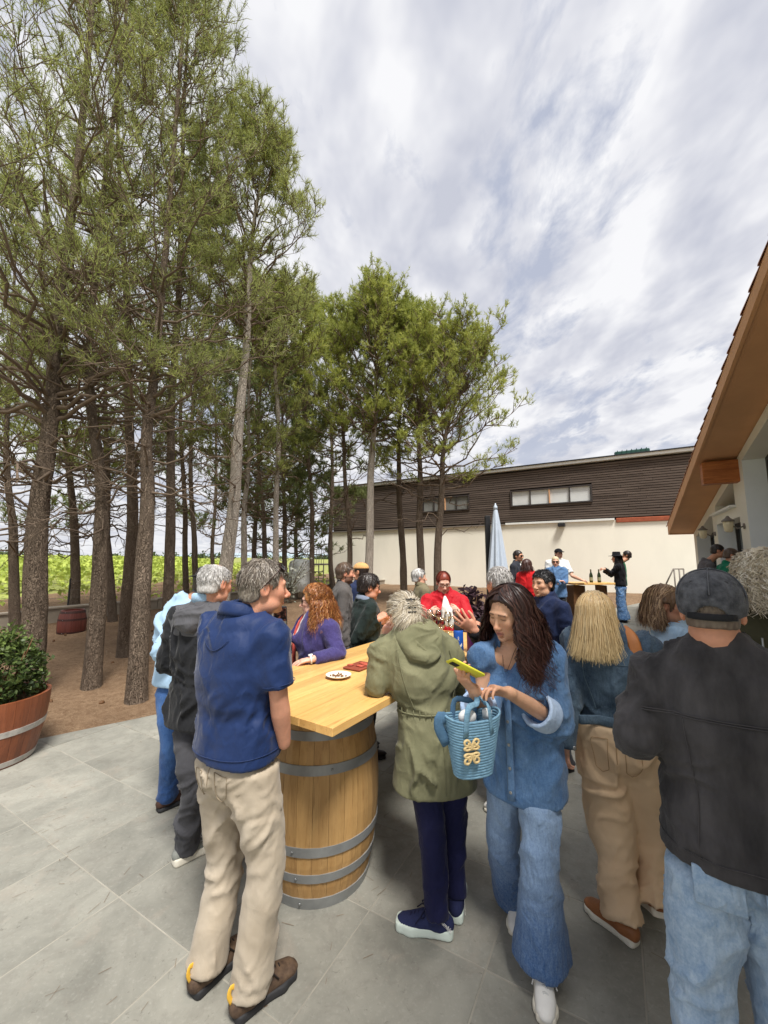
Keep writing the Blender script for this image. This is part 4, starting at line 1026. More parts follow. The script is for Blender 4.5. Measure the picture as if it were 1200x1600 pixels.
        V = acc / cnt[:, None]; Fs = []
        for axs in range(3):
            o = [a for a in range(3) if a != axs]; s0 = [slice(None)] * 3; s1 = [slice(None)] * 3; s0[axs] = slice(None, -1); s1[axs] = slice(1, None)
            for a in o: s0[a] = slice(1, -1); s1[a] = slice(1, -1)
            A, B = ins[tuple(s0)], ins[tuple(s1)]; e = np.argwhere(A != B)
            if not len(e): continue
            fl = A[tuple(e.T)]; e = e.copy()
            for a in o: e[:, a] += 1
            def cell(p, q): w = e.copy(); w[:, o[0]] -= p; w[:, o[1]] -= q; return vid[tuple(w.T)]
            Q = np.stack([cell(1, 1), cell(0, 1), cell(0, 0), cell(1, 0)], 1)
            if axs == 1: fl = ~fl
            Q = np.where(fl[:, None], Q, Q[:, ::-1]); Fs.append(Q)
        Q = np.concatenate(Fs) if Fs else np.zeros((0, 4), int)
        return V, Q[(Q >= 0).all(1)]
def vnormals(V, F):
    a, b, c, d = (V[F[:, i]] for i in range(4)); n = np.cross(c - a, d - b); N = np.zeros_like(V)
    for i in range(4):
        for k in range(3): N[:, k] += np.bincount(F[:, i], n[:, k], len(V))
    return N / (np.linalg.norm(N, axis=1, keepdims=True) + 1e-12)
def relax(V, F, it=1, w=.5):
    for _ in range(it):
        acc = np.zeros_like(V); cnt = np.zeros(len(V))
        for i in range(4):
            for j in (1, 3):
                for k in range(3): acc[:, k] += np.bincount(F[:, i], V[F[:, (i + j) % 4], k], len(V))
                cnt += np.bincount(F[:, i], minlength=len(V))
        V = V + w * (acc / np.maximum(cnt, 1)[:, None] - V)
    return V
def coarsen(V, F, keep, cs):
    """merge vertices outside 'keep' on a grid of size cs; the surface stays connected"""
    key = np.floor(V / cs).astype(np.int64); k = key[:, 0] * 73856093 + key[:, 1] * 19349663 + key[:, 2] * 83492791
    k = np.where(keep, np.arange(len(V)) + (1 << 50), k); _, inv = np.unique(k, return_inverse=True); n = inv.max() + 1; cnt = np.bincount(inv, minlength=n)
    V2 = np.stack([np.bincount(inv, V[:, i], n) / cnt for i in range(3)], 1); Q = inv[F]; same = [Q[:, i] == Q[:, (i + 1) % 4] for i in range(4)]; ns = sum(x.astype(int) for x in same)
    bad = (Q[:, 0] == Q[:, 2]) | (Q[:, 1] == Q[:, 3]); q4 = Q[(ns == 0) & ~bad]; t = Q[(ns == 1) & ~bad]; st = np.stack(same, 1)[(ns == 1) & ~bad]; i = st.argmax(1); r = np.arange(len(t))
    t3 = np.stack([t[r, (i + 1) % 4], t[r, (i + 2) % 4], t[r, (i + 3) % 4]], 1) if len(t) else np.zeros((0, 3), int)
    return V2, [q4, t3]
FOLD = 3.0
def folds(V, N, along, amp, seed, freq=13, ratio=.22, sharp=2.0, warp=.7):
    """cloth folds: ridges that run along the direction(s) 'along' (array or (n,3))"""
    al = np.broadcast_to(np.asarray(along, float), V.shape); al = al / (np.linalg.norm(al, axis=1, keepdims=True) + 1e-9)
    w = np.stack([vnoise(V * 5.0 + 11.3 * k, seed + k) for k in range(3)], 1) * warp * .12
    Q = V + w; t = (Q * al).sum(1, keepdims=True) * al; Q = (Q - t) + t * ratio * .62
    r = 1 - np.abs(vnoise(Q * freq, seed + 9)) * 1.9; r2 = 1 - np.abs(vnoise(Q * freq * 2.1 + 5, seed + 19)) * 1.9; pat = np.clip(.75 + .9 * vnoise(V * 4.5 + 3, seed + 41), .12, 1.35)
    return FOLD * amp * pat * (np.clip(r, 0, 1) ** sharp + .35 * np.clip(r2, 0, 1) ** sharp - .5)

# ------------------------------------------------------------------ cloth, skin and hair materials
def skin_mat():
    return mat('skin', (.86, .86, .86), .5, .09, 22, .10, 260, attr='tint', spec=.4, sss=.12, detail=3)
M_skin = skin_mat()
M_hair = mat('hair', (1.0, 1.0, 1.0), .42, .08, 40, 0, 40, attr='tint', spec=.55)
M_eye = mat('eye_white', lin(228, 222, 214), .15, .03, spec=.6)
M_iris = mat('iris', lin(38, 26, 20), .1, .1, spec=.6)
M_lens = mat('sunglass_lens', lin(26, 24, 26), .08, .05, spec=.7)
M_frame = mat('spectacle_frame', lin(36, 30, 28), .3, .05)
def cloth(name, rgb, var=.07, rough=.85, weave=420, wb=.25, fold=.35, fs=14, sheen=.12, vs=5, col2=None, **k):
    return mat(name, lin(*rgb), rough, var, vs, wb, weave, bump2=fold * .85, b2scale=fs, ridge=True, sheen=sheen, spec=.2, col2=lin(*col2) if col2 else None, **k)
def denim(name, dark, light, amount=.5, scale=4.0, weave=500, contrast=(.35, .7)):
    if name in _MC: return _MC[name]
    m = bpy.data.materials.new(name); _MC[name] = m; m.use_nodes = True; t = NT(m.node_tree); b = t.n['Principled BSDF']
    co = t.add('ShaderNodeTexCoord').outputs['Object']
    n1 = t.noise(co, scale, 5, .65, .4); n2 = t.noise(t.mapping(co, scale=(3, 3, .5)), 42, 4, .7); n3 = t.noise(co, 150, 2, .6)
    a = t.add('ShaderNodeVertexColor', layer_name='tint'); w = t.add('ShaderNodeSeparateColor', {0: a.outputs[0]}).outputs[0]
    f = t.math('ADD', t.math('MULTIPLY', t.ramp(n1, [(contrast[0], 0.0), (contrast[1], 1.0)]), amount), t.math('MULTIPLY', w, .75))
    f = t.math('ADD', f, t.math('MULTIPLY', t.math('SUBTRACT', n2, .5), .55)); f = t.math('ADD', f, t.math('MULTIPLY', t.math('SUBTRACT', n3, .5), .5))
    c = t.mix(t.math('MINIMUM', t.math('MAXIMUM', f, 0.0), 1.0), lin(*dark), lin(*light)); t.l.new(c, b.inputs['Base Color'])
    b.inputs['Roughness'].default_value = .9; b.inputs['Specular IOR Level'].default_value = .15; b.inputs['Sheen Weight'].default_value = .12
    wv = t.add('ShaderNodeVectorMath', {0: co, 1: t.add('ShaderNodeVectorMath', {0: t.add('ShaderNodeTexNoise', {'Vector': co, 'Scale': 6.0}).outputs[1], 1: (.16, .16, .16)}, operation='MULTIPLY').outputs[0]}).outputs[0]
    r1 = t.math('ABSOLUTE', t.math('SUBTRACT', t.noise(t.mapping(wv, scale=(1, 1, .5), rot=(.5, .3, .2)), 12, 2, .5), .5)); r2 = t.math('ABSOLUTE', t.math('SUBTRACT', t.noise(t.mapping(wv, scale=(1, 1, .5), rot=(-.6, .2, .9)), 26, 2, .5), .5))
    bn0 = t.add('ShaderNodeBump', {'Strength': .42, 'Distance': .02, 'Height': t.math('MULTIPLY_ADD', r1, -2.0, t.math('MULTIPLY', r2, -1.0))})
    bn = t.add('ShaderNodeBump', {'Strength': .3, 'Distance': .004, 'Height': t.math('ADD', n2, t.noise(co, weave, 2, .6))}); t.l.new(bn0.outputs[0], bn.inputs['Normal'])
    t.l.new(bn.outputs[0], b.inputs['Normal']); return m

SKIN = dict(fair=lin(224, 172, 146), ruddy=lin(220, 160, 132), tan=lin(206, 150, 118), asian=lin(218, 170, 138), brown=lin(110, 72, 52), pale=lin(232, 186, 164))

class Person:
    """A figure built round joints in world space. yaw: heading in degrees clockwise from +Y (away from the camera)."""
    def __init__(s, x, y, yaw, H, label, skin='fair', w=1.0, detail=1, ground=None, group=None, lean=0.0, side=0.0, female=False, twist=0.0, belly=0.0, z0=None):
        s.g = gz(y) if z0 is None else z0; s.H = H; s.yaw = R(yaw); s.w = w; s.det = detail; s.skin = np.array(SKIN[skin]); s.fem = female; s.hid = False; s.seed = int(abs(x * 131 + y * 57)) % 997
        s.F = A3(math.sin(s.yaw), math.cos(s.yaw), 0); s.Rt = A3(math.cos(s.yaw), -math.sin(s.yaw), 0); s.b = A3(x, y, s.g)
        ty = s.yaw + R(twist); s.TF = A3(math.sin(ty), math.cos(ty), 0); s.TR = A3(math.cos(ty), -math.sin(ty), 0); s.belly = belly
        s.root = empty('person', s.b, label, 'person', group)
        L = s.L; j = s.j = {}; ln = R(lean); up = lambda z: L(side * (z - .53) / .3 if z > .53 else 0, math.tan(ln) * max(0, z - .53) * H, z * H * (1 if z < .53 else 1) - (max(0, z - .53) * H) * (1 - math.cos(ln)))
        s.up = up
        j['pel'] = up(.535); j['wai'] = up(.62); j['che'] = up(.735); j['neck'] = up(.835)
        sw = (.112 if not female else .098) * H * w; hw = .052 * H
        j['rsh'] = up(.802) + s.TR * sw; j['lsh'] = up(.802) - s.TR * sw
        for q, sg in (('r', 1), ('l', -1)):
            j[q + 'hip'] = L(sg * hw, 0, .52 * H) + (up(.535) - L(0, 0, .535 * H)); j[q + 'kn'] = L(sg * (hw + .012), .02, .285 * H); j[q + 'an'] = L(sg * (hw + .02), -.02, .045 * H); j[q + 'toe'] = j[q + 'an'] + s.F * .17 - EZ * .03
            j[q + 'el'] = j[q + 'sh'] + s.TR * sg * .05 - EZ * .175 * H - s.TF * .03; j[q + 'wr'] = j[q + 'el'] + s.TF * .06 - EZ * .145 * H + s.TR * sg * .01
        s.hc = up(.925) + s.TF * .035; s.hyaw = ty; s.hp = 0.0; s.hr = 0.0; s.hs = 1.0 if not female else .95
    def L(s, r, f, z): return s.b + s.Rt * r + s.F * f + EZ * z
    def head(s, yaw=None, pitch=0, roll=0, at=None, scale=None):
        if yaw is not None: s.hyaw = R(yaw)
        s.hp, s.hr = R(pitch), R(roll)
        if at is not None: s.hc = np.asarray(at, float)
        if scale: s.hs = scale
        return s
    def axes(s):
        f = A3(math.sin(s.hyaw), math.cos(s.hyaw), 0); r = A3(math.cos(s.hyaw), -math.sin(s.hyaw), 0); u = EZ
        f, u = f * math.cos(s.hp) + u * math.sin(s.hp), u * math.cos(s.hp) - f * math.sin(s.hp)
        r, u = r * math.cos(s.hr) - u * math.sin(s.hr), u * math.cos(s.hr) + r * math.sin(s.hr)
        return r, f, u
    def hl(s, x, y, z):                  # head-local (unit scale metres) -> world
        r, f, u = s.axes(); k = s.hs; return s.hc + r * x * k + f * y * k + u * z * k
    def set(s, **kw):
        for k, v in kw.items(): s.j[k] = np.asarray(v, float)
        return s
    # ---------------- the body: one continuous skin
    def body(s, sleeves='long', hands=(), face=None, bare=None, legs=True, neck=1.0, beard=None, lips=None, brow=(70, 52, 42), hand_scale=1.0):
        """hands: list of dicts side, fwd, nrm, curl, spread; face: dict of shape tweaks"""
        j, H = s.j, s.H; fc = dict(nose=1.0, jaw=1.0, chin=1.0, cheek=1.0, smile=0.0, eyes=True, brow=1.0, wide=1.0); fc.update(face or {})
        d = s.det; back = (fc or {}).get('back'); h0 = {1: .016, 2: .022, 3: .03}[d]; hf = {1: .0037, 2: .007, 3: .011}[d] if not (s.hid and d == 1) else .0054; hh = {1: .0036, 2: .006, 3: .012}[d]
        pts = np.array([v for v in j.values()] + [s.hc]); lo = pts.min(0) - .24; hi = pts.max(0) + .24
        hf = .0062 if back else hf; fine = [(s.hc - .155, s.hc + .15, hf)]
        for q in hands: c = j[q['side'] + 'wr'] + nrm(q['fwd']) * .08; fine.append((c - .125, c + .125, hh))
        f = Fld(lo, hi, h0, fine); TR, TF = s.TR, s.TF; w = s.w
        thin = .80
        f.tube([j['pel'], j['wai'], j['che'], s.up(.79), j['neck']], np.array([[.15, .10], [.125, .09], [.14, .10], [.12, .085], [.06, .06]]) * w * thin, TR, .03)
        for q in 'rl':
            f.tube([s.up(.80), j[q + 'sh']], .045, k=.03)
            if sleeves == 'long': r = (.040, .034, .026)
            else: r = (.043, .041, .029)
            if s.fem: r = tuple(x * .88 for x in r)
            m = (j[q + 'sh'] + j[q + 'el']) / 2; fa = j[q + 'el'] + (j[q + 'wr'] - j[q + 'el']) * .3
            f.tube([j[q + 'sh'], m, j[q + 'el'], fa, j[q + 'wr']], [r[0] * 1.05, r[0], r[1] * .95, r[1] * 1.03, r[2]], k=.02)
            if legs: f.tube([j[q + 'hip'], j[q + 'kn'], j[q + 'an']], [.062, .044, .030], k=.03); f.tube([j[q + 'an'] - EZ * .025, j[q + 'an'] + (j[q + 'toe'] - j[q + 'an']) * .75 - EZ * .022], [.024, .014], k=.01)
        # head
        r_, f_, u_ = s.axes(); ax = (r_, f_, u_); k_ = s.hs; hl = s.hl; W = fc['wide']
        B = lambda x, y, z, a, b_, c, k=.012, op='add': f.ball(hl(x * W, y, z), np.array([a * W, b_, c]) * k_, ax, k * k_, op)
        nb = j['neck'] - EZ * .02; nw = (.056 if not s.fem else .046) * neck
        f.tube([nb, hl(0, -.012, -.075), hl(0, -.01, -.03)], np.array([nw * 1.15, nw, nw * .95]), k=.03)
        B(0, -.016, .028, .0745, .094, .090, .02); B(0, .030, -.022, .060, .060, .088, .03)
        B(0, .034, -.072, .050 * fc['jaw'], .048, .040, .025); B(0, .070, -.100, .020 * fc['chin'], .017, .016, .022)
        for sg in (-1, 1):
            B(sg * .040, .058, -.022, .022, .022, .020 * fc['cheek'], .025); B(sg * .045, .020, -.075, .018 * fc['jaw'], .034, .024, .025)
            B(sg * .031, .100, .004, .020, .018, .012, .014, 'sub')                 # eye sockets
            B(sg * .031, .071, .004, .0150, .0145, .0125, .004)                     # lids
            B(sg * .028, .079, .022, .020, .010, .0065 * fc['brow'], .02)           # brow
            if fc.get('open'): B(sg * .031, .0885, .0035 - (.002 if fc['open'] < .5 else 0), .0128, .010, .0022 + .0030 * fc['open'], .002, 'sub')
            B(sg * .077, -.012, -.006, .011, .021, .032, .008); B(sg * .088, -.006, -.004, .008, .012, .019, .006, 'sub')
        n_ = fc['nose']
        f.tube([hl(0, .082, .012), hl(0, .092, -.010), hl(0, .089 + .019 * n_, -.036)], np.array([.0085, .0088, .0115]) * (.86 if s.fem else 1) * k_, k=.012 * k_)
        B(0, .088 + .019 * n_, -.038, .012, .012, .010, .008)
        for sg in (-1, 1): B(sg * .0125 * n_, .091 + .004 * n_, -.043, .009, .010, .007, .007)
        sm = fc['smile']
        B(0, .088, -.0635, .020 + .006 * sm, .0085, .0055, .006); B(0, .0875, -.0735, .017 + .006 * sm, .009, .0062, .006)
        for sg in (-1, 1):
            f.tube([hl(0, .097, -.0685), hl(sg * (.019 + .008 * sm), .0885, -.0685 + .007 * sm)], np.array([.0026, .0012]) * k_, k=.004, op='sub')
            if sm > 0: B(sg * .034, .070, -.040, .016, .014, .014, .015)
        B(0, .078, -.087, .016, .010, .006, .010, 'sub')
        if fc.get('vneck'): f.ball(s.up(.795) + TF * .058, A3(.085, .045, .085), (TR, TF, EZ), .03); f.tube([s.up(.835) + TF * .03, s.up(.775) + TF * .095], np.array([.05, .03]), k=.03)
        for q in hands: s._hand(f, q, hand_scale)
        V, F = f.mesh(); V = relax(V, F, 1, .3); keep = (np.abs(V - s.hc) < .16).all(1) & (V[:, 2] > s.hc[2] - .15)
        for q in hands: keep |= np.linalg.norm(V - (j[q['side'] + 'wr'] + nrm(q['fwd']) * .08), axis=1) < .125
        if sleeves != 'long':
            for q in 'rl': e0, e1 = j[q + 'el'], j[q + 'wr']; tt = np.clip(((V - e0) @ (e1 - e0)) / ((e1 - e0) @ (e1 - e0)), -.4, 1); keep |= np.linalg.norm(V - (e0 + (e1 - e0) * tt[:, None]), axis=1) < .07
        V, F = coarsen(V, F, keep, .034)
        # colouring in head-local space
        Q = (V - s.hc) / k_; x = Q @ r_ / W; y = Q @ f_; z = Q @ u_; col = np.tile(s.skin, (len(V), 1)); hd = (np.abs(x) < .12) & (np.abs(y) < .16) & (z > -.13) & (z < .15)
        def blob(cx, cy, cz, a, b_, c): return np.exp(-(((x - cx) / a) ** 2 + ((y - cy) / b_) ** 2 + ((z - cz) / c) ** 2))
        def tint(m, c, a): 
            nonlocal col
            m = np.clip(m * a, 0, 1)[:, None] * hd[:, None]; col = col * (1 - m) + np.array(c) * m
        red = s.skin * np.array([1.0, .70, .66])
        tint(blob(.042, .06, -.03, .03, .04, .022) + blob(-.042, .06, -.03, .03, .04, .022) + blob(0, .11, -.036, .016, .02, .014), red, .5)
        tint(blob(.08, -.01, 0, .02, .03, .03) + blob(-.08, -.01, 0, .02, .03, .03), red, .45)
        lc = np.array(lin(*lips)) if lips else s.skin * np.array([.82, .50, .48])
        tint((np.abs(x) < .021 + .006 * sm) * (y > .068) * blob(0, .09, -.0685, .022, .03, .0085) ** .5 * (np.abs(z + .0685) < .0105), lc, .95)
        tint((y > .05) * np.exp(-((z + .0685 - .012 * sm * (x / .03) ** 2) / .0018) ** 2) * (np.abs(x) < .024 + .006 * sm), s.skin * .30, .9)
        bc = np.array(lin(*brow))
        tint((y > .05) * np.exp(-((z - .0235 + .10 * (np.abs(x) - .028).clip(0, 1)) / .0042) ** 2) * (np.abs(x) > .012) * (np.abs(x) < .048), bc, .92)
        for sg in (-1, 1):
            e = blob(sg * .031, .083, .0035, .0125, .02, .0048); tint(np.clip(e * 1.6 - .3, 0, 1), (.03, .02, .018), .12 if not fc.get('open') else .25)
            zl = .0095 if fc.get('open') else .0005; tint((y > .06) * np.exp(-((z - zl + 6 * (np.abs(x) - .031) ** 2 * (0 if fc.get('open') else -1)) / (.0022 if fc.get('open') else .0030)) ** 2) * np.exp(-((x - sg * .031) / .0135) ** 4), (.02, .014, .012), .9)
            tint(blob(sg * .028, .086, .016, .014, .012, .009), s.skin * np.array([.72, .62, .58]), .35)
        if beard:
            bc = np.array(lin(*beard[0])); mk = ((z < -.035) & (y > -.01) & (z > -.125)) * np.clip((np.abs(x) - .0) * 30 + (z < -.052) * 1.0, 0, 1) * (1 - .9 * blob(0, .09, -.0685, .022, .03, .008)); tint(mk * 1.0, bc, beard[1])
        n = vnoise(V * 140, 3)[:, None] * .03 + vnoise(V * 38, 4)[:, None] * .04; col = np.clip(col * (1 + n), 0, 1)
        hm = np.zeros(len(V))
        for q in hands: c = j[q['side'] + 'wr'] + nrm(q['fwd']) * .10; hm = np.maximum(hm, np.exp(-((V - c) ** 2).sum(1) / .07 ** 2))
        col = col * (1 - .07 * hm[:, None] * np.array([0, 1, 1]))
        o = obj('body', V, F, M_skin, s.root, True, col)
        if d == 1 and fc['eyes'] and fc.get('open'):
            for sg in (-1, 1):
                c = hl(sg * .031, .0728, .0035); gd = nrm(f_ + r_ * fc.get('gaze', 0) - u_ * (.45 if fc['open'] < .5 else 0)); ga = nrm(np.cross(gd, u_)); gb = np.cross(ga, gd)
                e = MB(); e.lathe(c, [(.0001, -.0125), (.007, -.0105), (.0112, -.006), (.0127, 0), (.0112, .006), (.007, .0105), (.0001, .0125)], 12, (r_, u_, f_)); e = e.build('eye', M_eye, s.root, True)
                q = MB(); q.lathe(c, [(.0062, .0112), (.0056, .0122), (.0001, .0131)], 12, (ga, gb, gd)); q.build('iris', M_iris, e, True)
        return o
    def _hand(s, f, q, sc=1.0):
        w = s.j[q['side'] + 'wr']; F_ = nrm(q['fwd']); N_ = np.asarray(q['nrm'], float); N_ = nrm(N_ - F_ * (N_ @ F_)); R_ = np.cross(F_, N_) * (1 if q['side'] == 'r' else -1); sc = sc * (.92 if s.fem else 1.0) * s.H / 1.72
        curl = q.get('curl', .35); curl = [curl] * 5 if np.isscalar(curl) else curl; sp = q.get('spread', .10); P_ = lambda a, b, c: w + (F_ * a + R_ * b + N_ * c) * sc
        f.tube([P_(-.012, 0, 0), P_(.03, .002, 0), P_(.082, .002, 0)], np.array([[.026, .020], [.036, .0165], [.039, .0135]]) * sc, R_, .012, 2.4)
        f.tube([P_(.02, .022, .008), P_(.05, .034, .012)], np.array([.016, .014]) * sc, k=.014)
        for i, (b, a0, ln, r) in enumerate(((.030, .082, .074, .0088), (.0105, .088, .082, .0090), (-.0095, .085, .075, .0085), (-.0275, .076, .058, .0076))):
            p = P_(a0 - .012, b, 0); pts = [p]; an = 0; c = curl[i + 1]
            dl = (b / .03) * sp
            for fr, bend in ((.46, 62), (.30, 78), (.24, 50)):
                an += R(bend) * c; dv = nrm(F_ * math.cos(an) + N_ * math.sin(an) + R_ * dl * math.cos(an)); p = p + dv * ln * fr * sc * 1.14; pts.append(p)
            f.tube(pts, np.array([1.06, 1.0, .92, .80]) * r * sc, k=.005)
        c = curl[0]; d0 = nrm(F_ * .62 + R_ * .70 + N_ * .30); d1 = nrm(F_ * (.85) + R_ * (.45 - .4 * c) + N_ * (.2 + .5 * c)); d2 = nrm(F_ * .95 + R_ * (.25 - .6 * c) + N_ * (.2 + .7 * c))
        if 'thumb' in q: d1 = nrm(F_ * q['thumb'][0] + R_ * q['thumb'][1] + N_ * q['thumb'][2]); d2 = d1
        p0 = P_(.018, .024, .004); p1 = p0 + d0 * .040 * sc; p2 = p1 + d1 * .034 * sc; p3 = p2 + d2 * .026 * sc
        f.tube([p0, p1, p2, p3], np.array([.0145, .0115, .0102, .0088]) * sc, k=.007)
    # ---------------- clothes
    def _emit(s, name, f, m, parent=None, fold=None, tint=None, sm=1):
        V, F = f.mesh()
        if not len(V): return None
        V = relax(V, F, sm, .5)
        if fold is not None: N = vnormals(V, F); V = V + N * fold(V, N)[:, None]
        return obj(name, V, F, m, parent or s.root, True, tint(V) if tint else None)
    def trousers(s, m, name='trousers', waist=.60, rw=(.165, .115), thigh=.092, knee=.068, hem=.060, hem_z=None, fold=.006, flare=None, top=None, tintf=None, cut_h=.055, seat=1.0, under=None):
        j, H = s.j, s.H; h = {1: .0116, 2: .018, 3: .026}[s.det] if not s.hid else .019
        P4 = [j[q + k] for q in 'rl' for k in ('hip', 'kn', 'an')]; lo = np.min(P4, 0) - .2; hi = np.max(P4, 0) + .2; hi[2] = s.b[2] + waist * H + .05
        f = Fld(lo, hi, h); w = s.w
        wz = s.up(waist); pz = s.up(.535)
        f.tube([s.up(.50), pz, wz], np.array([[rw[0] * .95, rw[1] * .98 * seat], [rw[0], rw[1] * seat], [rw[0] * .90, rw[1] * .92]]) * w, s.Rt, .03, 2.3, cut=[(wz, nrm(wz - pz))])
        if not s.fem or seat > 1:
            for sg in (-1, 1): f.ball(s.up(.515) + s.Rt * sg * .062 - s.F * .050 * seat, A3(.085, .075, .095) * w, (s.Rt, s.F, EZ), .04)
        for q in 'rl':
            hp, kn, an = j[q + 'hip'], j[q + 'kn'], j[q + 'an']; he = an + nrm(kn - an) * (0 if hem_z is None else hem_z) - nrm(kn - an) * cut_h * .4
            c = nrm(kn - he); side = s.Rt
            pts = spline([hp + EZ * .02, hp + (kn - hp) * .5, kn, kn + (he - kn) * .5, he - c * .03], 10)
            t = np.linspace(0, 1, 10); rr = np.interp(t, [0, .25, .5, .75, 1], [thigh, thigh * .94, knee, (knee + hem) / 2, hem] if flare is None else [thigh, thigh * .95, knee, flare * .8, flare])
            f.tube(pts, np.stack([rr, rr * 1.06], 1), side, .022, 2.2, cut=[(he, -c)])
        kn, he = (j['rkn'] + j['lkn']) / 2, None
        def fd(V, N):
            z = (V[:, 2] - s.b[2]) / H; up = np.tile(EZ, (len(V), 1)); out = np.zeros(len(V))
            dr = np.linalg.norm(V - j['rkn'], axis=1); dl = np.linalg.norm(V - j['lkn'], axis=1)
            diag = np.where(z[:, None] > .4, s.Rt * np.sign((V - j['pel']) @ s.Rt)[:, None] * .8 + EZ * .9, EZ * .5 + s.Rt * .55)
            a = folds(V, N, diag, fold, s.seed + 3, 11, .2); b = folds(V, N, s.Rt + EZ * .35, fold * .8, s.seed + 7, 15, .2)
            kneew = np.clip(np.exp(-((z - .27) / .05) ** 2) + np.exp(-((z - .07) / .035) ** 2) * 1.1 + .6 * np.exp(-((z - .43) / .04) ** 2), 0, 1)
            if flare: kneew = kneew * .35
            return a * (1 - .45 * kneew) + b * kneew
        def fd2(V, N):
            o = fd(V, N) if s.det < 3 else np.zeros(len(V))
            if under is not None:
                z = (V[:, 2] - s.b[2]) / H; t = np.clip((z - (under - .035)) / .03, 0, 1); c = s.up(.535); d = np.linalg.norm((V - c)[:, :2], axis=1); o = o * (1 - t) - t * np.clip(d * .24, .02, .06)
            return o
        return s._emit(name, f, m, fold=fd2, tint=tintf)
    def top(s, m, name='shirt', hem=.50, r=(.185, .125), waist=1.0, chest=1.0, sleeve='long', sr=(.066, .056, .046), cuff=.0, neck=.86, nr=.075, fold=.006, tint=None, flare=1.0, front=None, tail=0.0, sm=1, hem_drop=0.0, sl_end=None, extra=None, bust=0.0, hem_tilt=(0, 0)):
        """torso garment with sleeves; hem = height fraction of lower edge"""
        j, H = s.j, s.H; h = {1: .0105, 2: .015, 3: .022}[s.det] * (1.3 if s.hid and s.det == 1 else 1); w = s.w
        pts = np.array([j[k] for k in ('rsh', 'lsh', 'rel', 'lel', 'rwr', 'lwr', 'neck')]); lo = np.minimum(pts.min(0), s.up(max(hem, .3)) - .28) - .02; hi = np.maximum(pts.max(0), s.up(.7) + .28) + .02
        lo = lo - .12; hi = hi + .12; lo[2] = min(s.b[2] + hem * H - .06 - hem_drop, pts[:, 2].min() - .1)
        f = Fld(lo, hi, h)
        zs = np.array([hem - .02, (hem + .56) / 2 if hem < .54 else .56, .62, .70, .765, .805, .84, neck])
        rx = np.array([r[0] * flare, r[0] * (.5 + .5 * flare), r[0] * .92 * waist, r[0] * .99 * chest, r[0] * 1.0 * chest, r[0] * .80, r[0] * .47, nr * .9]); ry = np.array([r[1] * flare, r[1] * (.5 + .5 * flare), r[1] * .95 * waist, r[1] * 1.04 * chest, r[1] * .96 * chest, r[1] * .80, r[1] * .64, nr])
        sp = [s.up(z) if z > .5 else s.up(.535) + EZ * (z - .535) * H for z in zs]; be = s.belly
        if be: sp = [p + s.TF * be * math.exp(-((z - .60) / .06) ** 2) for p, z in zip(sp, zs)]; ry = ry + be * np.exp(-((zs - .60) / .06) ** 2)
        hp = s.up(hem) if hem > .5 else s.up(.535) + EZ * (hem - .535) * H; hn = nrm(-EZ + s.TF * hem_tilt[0] + s.TR * hem_tilt[1])
        nz = s.up(neck); f.tube(sp, np.stack([rx, ry], 1) * np.array([w, w ** .7]), s.TR, .03, 2.3, cut=[(hp, hn)])
        for q, sg in (('r', 1), ('l', -1)):
            sh, el, wr = j[q + 'sh'], j[q + 'el'], j[q + 'wr']
            f.tube([s.up(.825) + s.TR * sg * .04, sh + EZ * .012], np.array([.055, sr[0] * .96]), k=.04)
            if sleeve in ('long', 'rolled'):
                e = wr + (el - wr) * (cuff if sleeve == 'long' else (sl_end or .62)); n = nrm(e - el); tl = np.linspace(0, 1, 9)
                pp = spline([sh, sh + (el - sh) * .5, el, el + (e - el) * .5, e + n * .03], 9); rr = np.interp(tl, [0, .25, .5, .75, 1], [sr[0], sr[0] * .98, sr[1], (sr[1] + sr[2]) / 2, sr[2]]); f.tube(pp, rr, k=.03, cut=[(e, n)])
            elif sleeve == 'short':
                e = sh + (el - sh) * .80; n = nrm(el - sh); f.tube([sh, sh + (e - sh) * .5, e + n * .04], np.array([sr[0], sr[0] * 1.04, sr[0] * 1.12]), k=.035, cut=[(e, n)])
        if bust:
            for sg in (-1, 1): f.ball(s.up(.725) + s.TR * sg * .075 + s.TF * .085, A3(.075, .06 + bust, .075), (s.TR, s.TF, EZ), .05)
        if extra: extra(f)
        f.tube([nz - EZ * .02 + s.TF * .012, nz + EZ * .10 + s.TF * .02], np.array([nr * .72, nr * .8]), k=.008, op='sub')
        def fd(V, N):
            al = np.tile(EZ * 1.0 + s.TR * .25, (len(V), 1)); amp = np.full(len(V), fold)
            x = (V - s.up(.7)) @ s.TR; al = EZ[None] * .9 + s.TR[None] * (np.sign(x) * .45)[:, None]; out = folds(V, N, al, fold, s.seed, 10, .2)
            zz = (V[:, 2] - s.b[2]) / H; ho = folds(V, N, s.TR, fold * 1.1, s.seed + 31, 15, .25); wst = np.exp(-((zz - .615) / .05) ** 2) * .8; out = out * (1 - .6 * wst) + ho * wst
            for q in 'rl':
                sh, el, wr = j[q + 'sh'], j[q + 'el'], j[q + 'wr']; ua, fa = nrm(el - sh), nrm(wr - el)
                t1 = np.clip(((V - sh) @ ua) / np.linalg.norm(el - sh), 0, 1); t2 = np.clip(((V - el) @ fa) / np.linalg.norm(wr - el), 0, 1)
                d1 = np.linalg.norm(V - (sh + ua * (t1 * np.linalg.norm(el - sh))[:, None]), axis=1); d2 = np.linalg.norm(V - (el + fa * (t2 * np.linalg.norm(wr - el))[:, None]), axis=1)
                m = np.clip(1.6 - np.minimum(d1, d2) / .06, 0, 1) * np.clip(((V - sh) @ s.TR) * (1 if q == 'r' else -1) / .05 + .6, 0, 1)
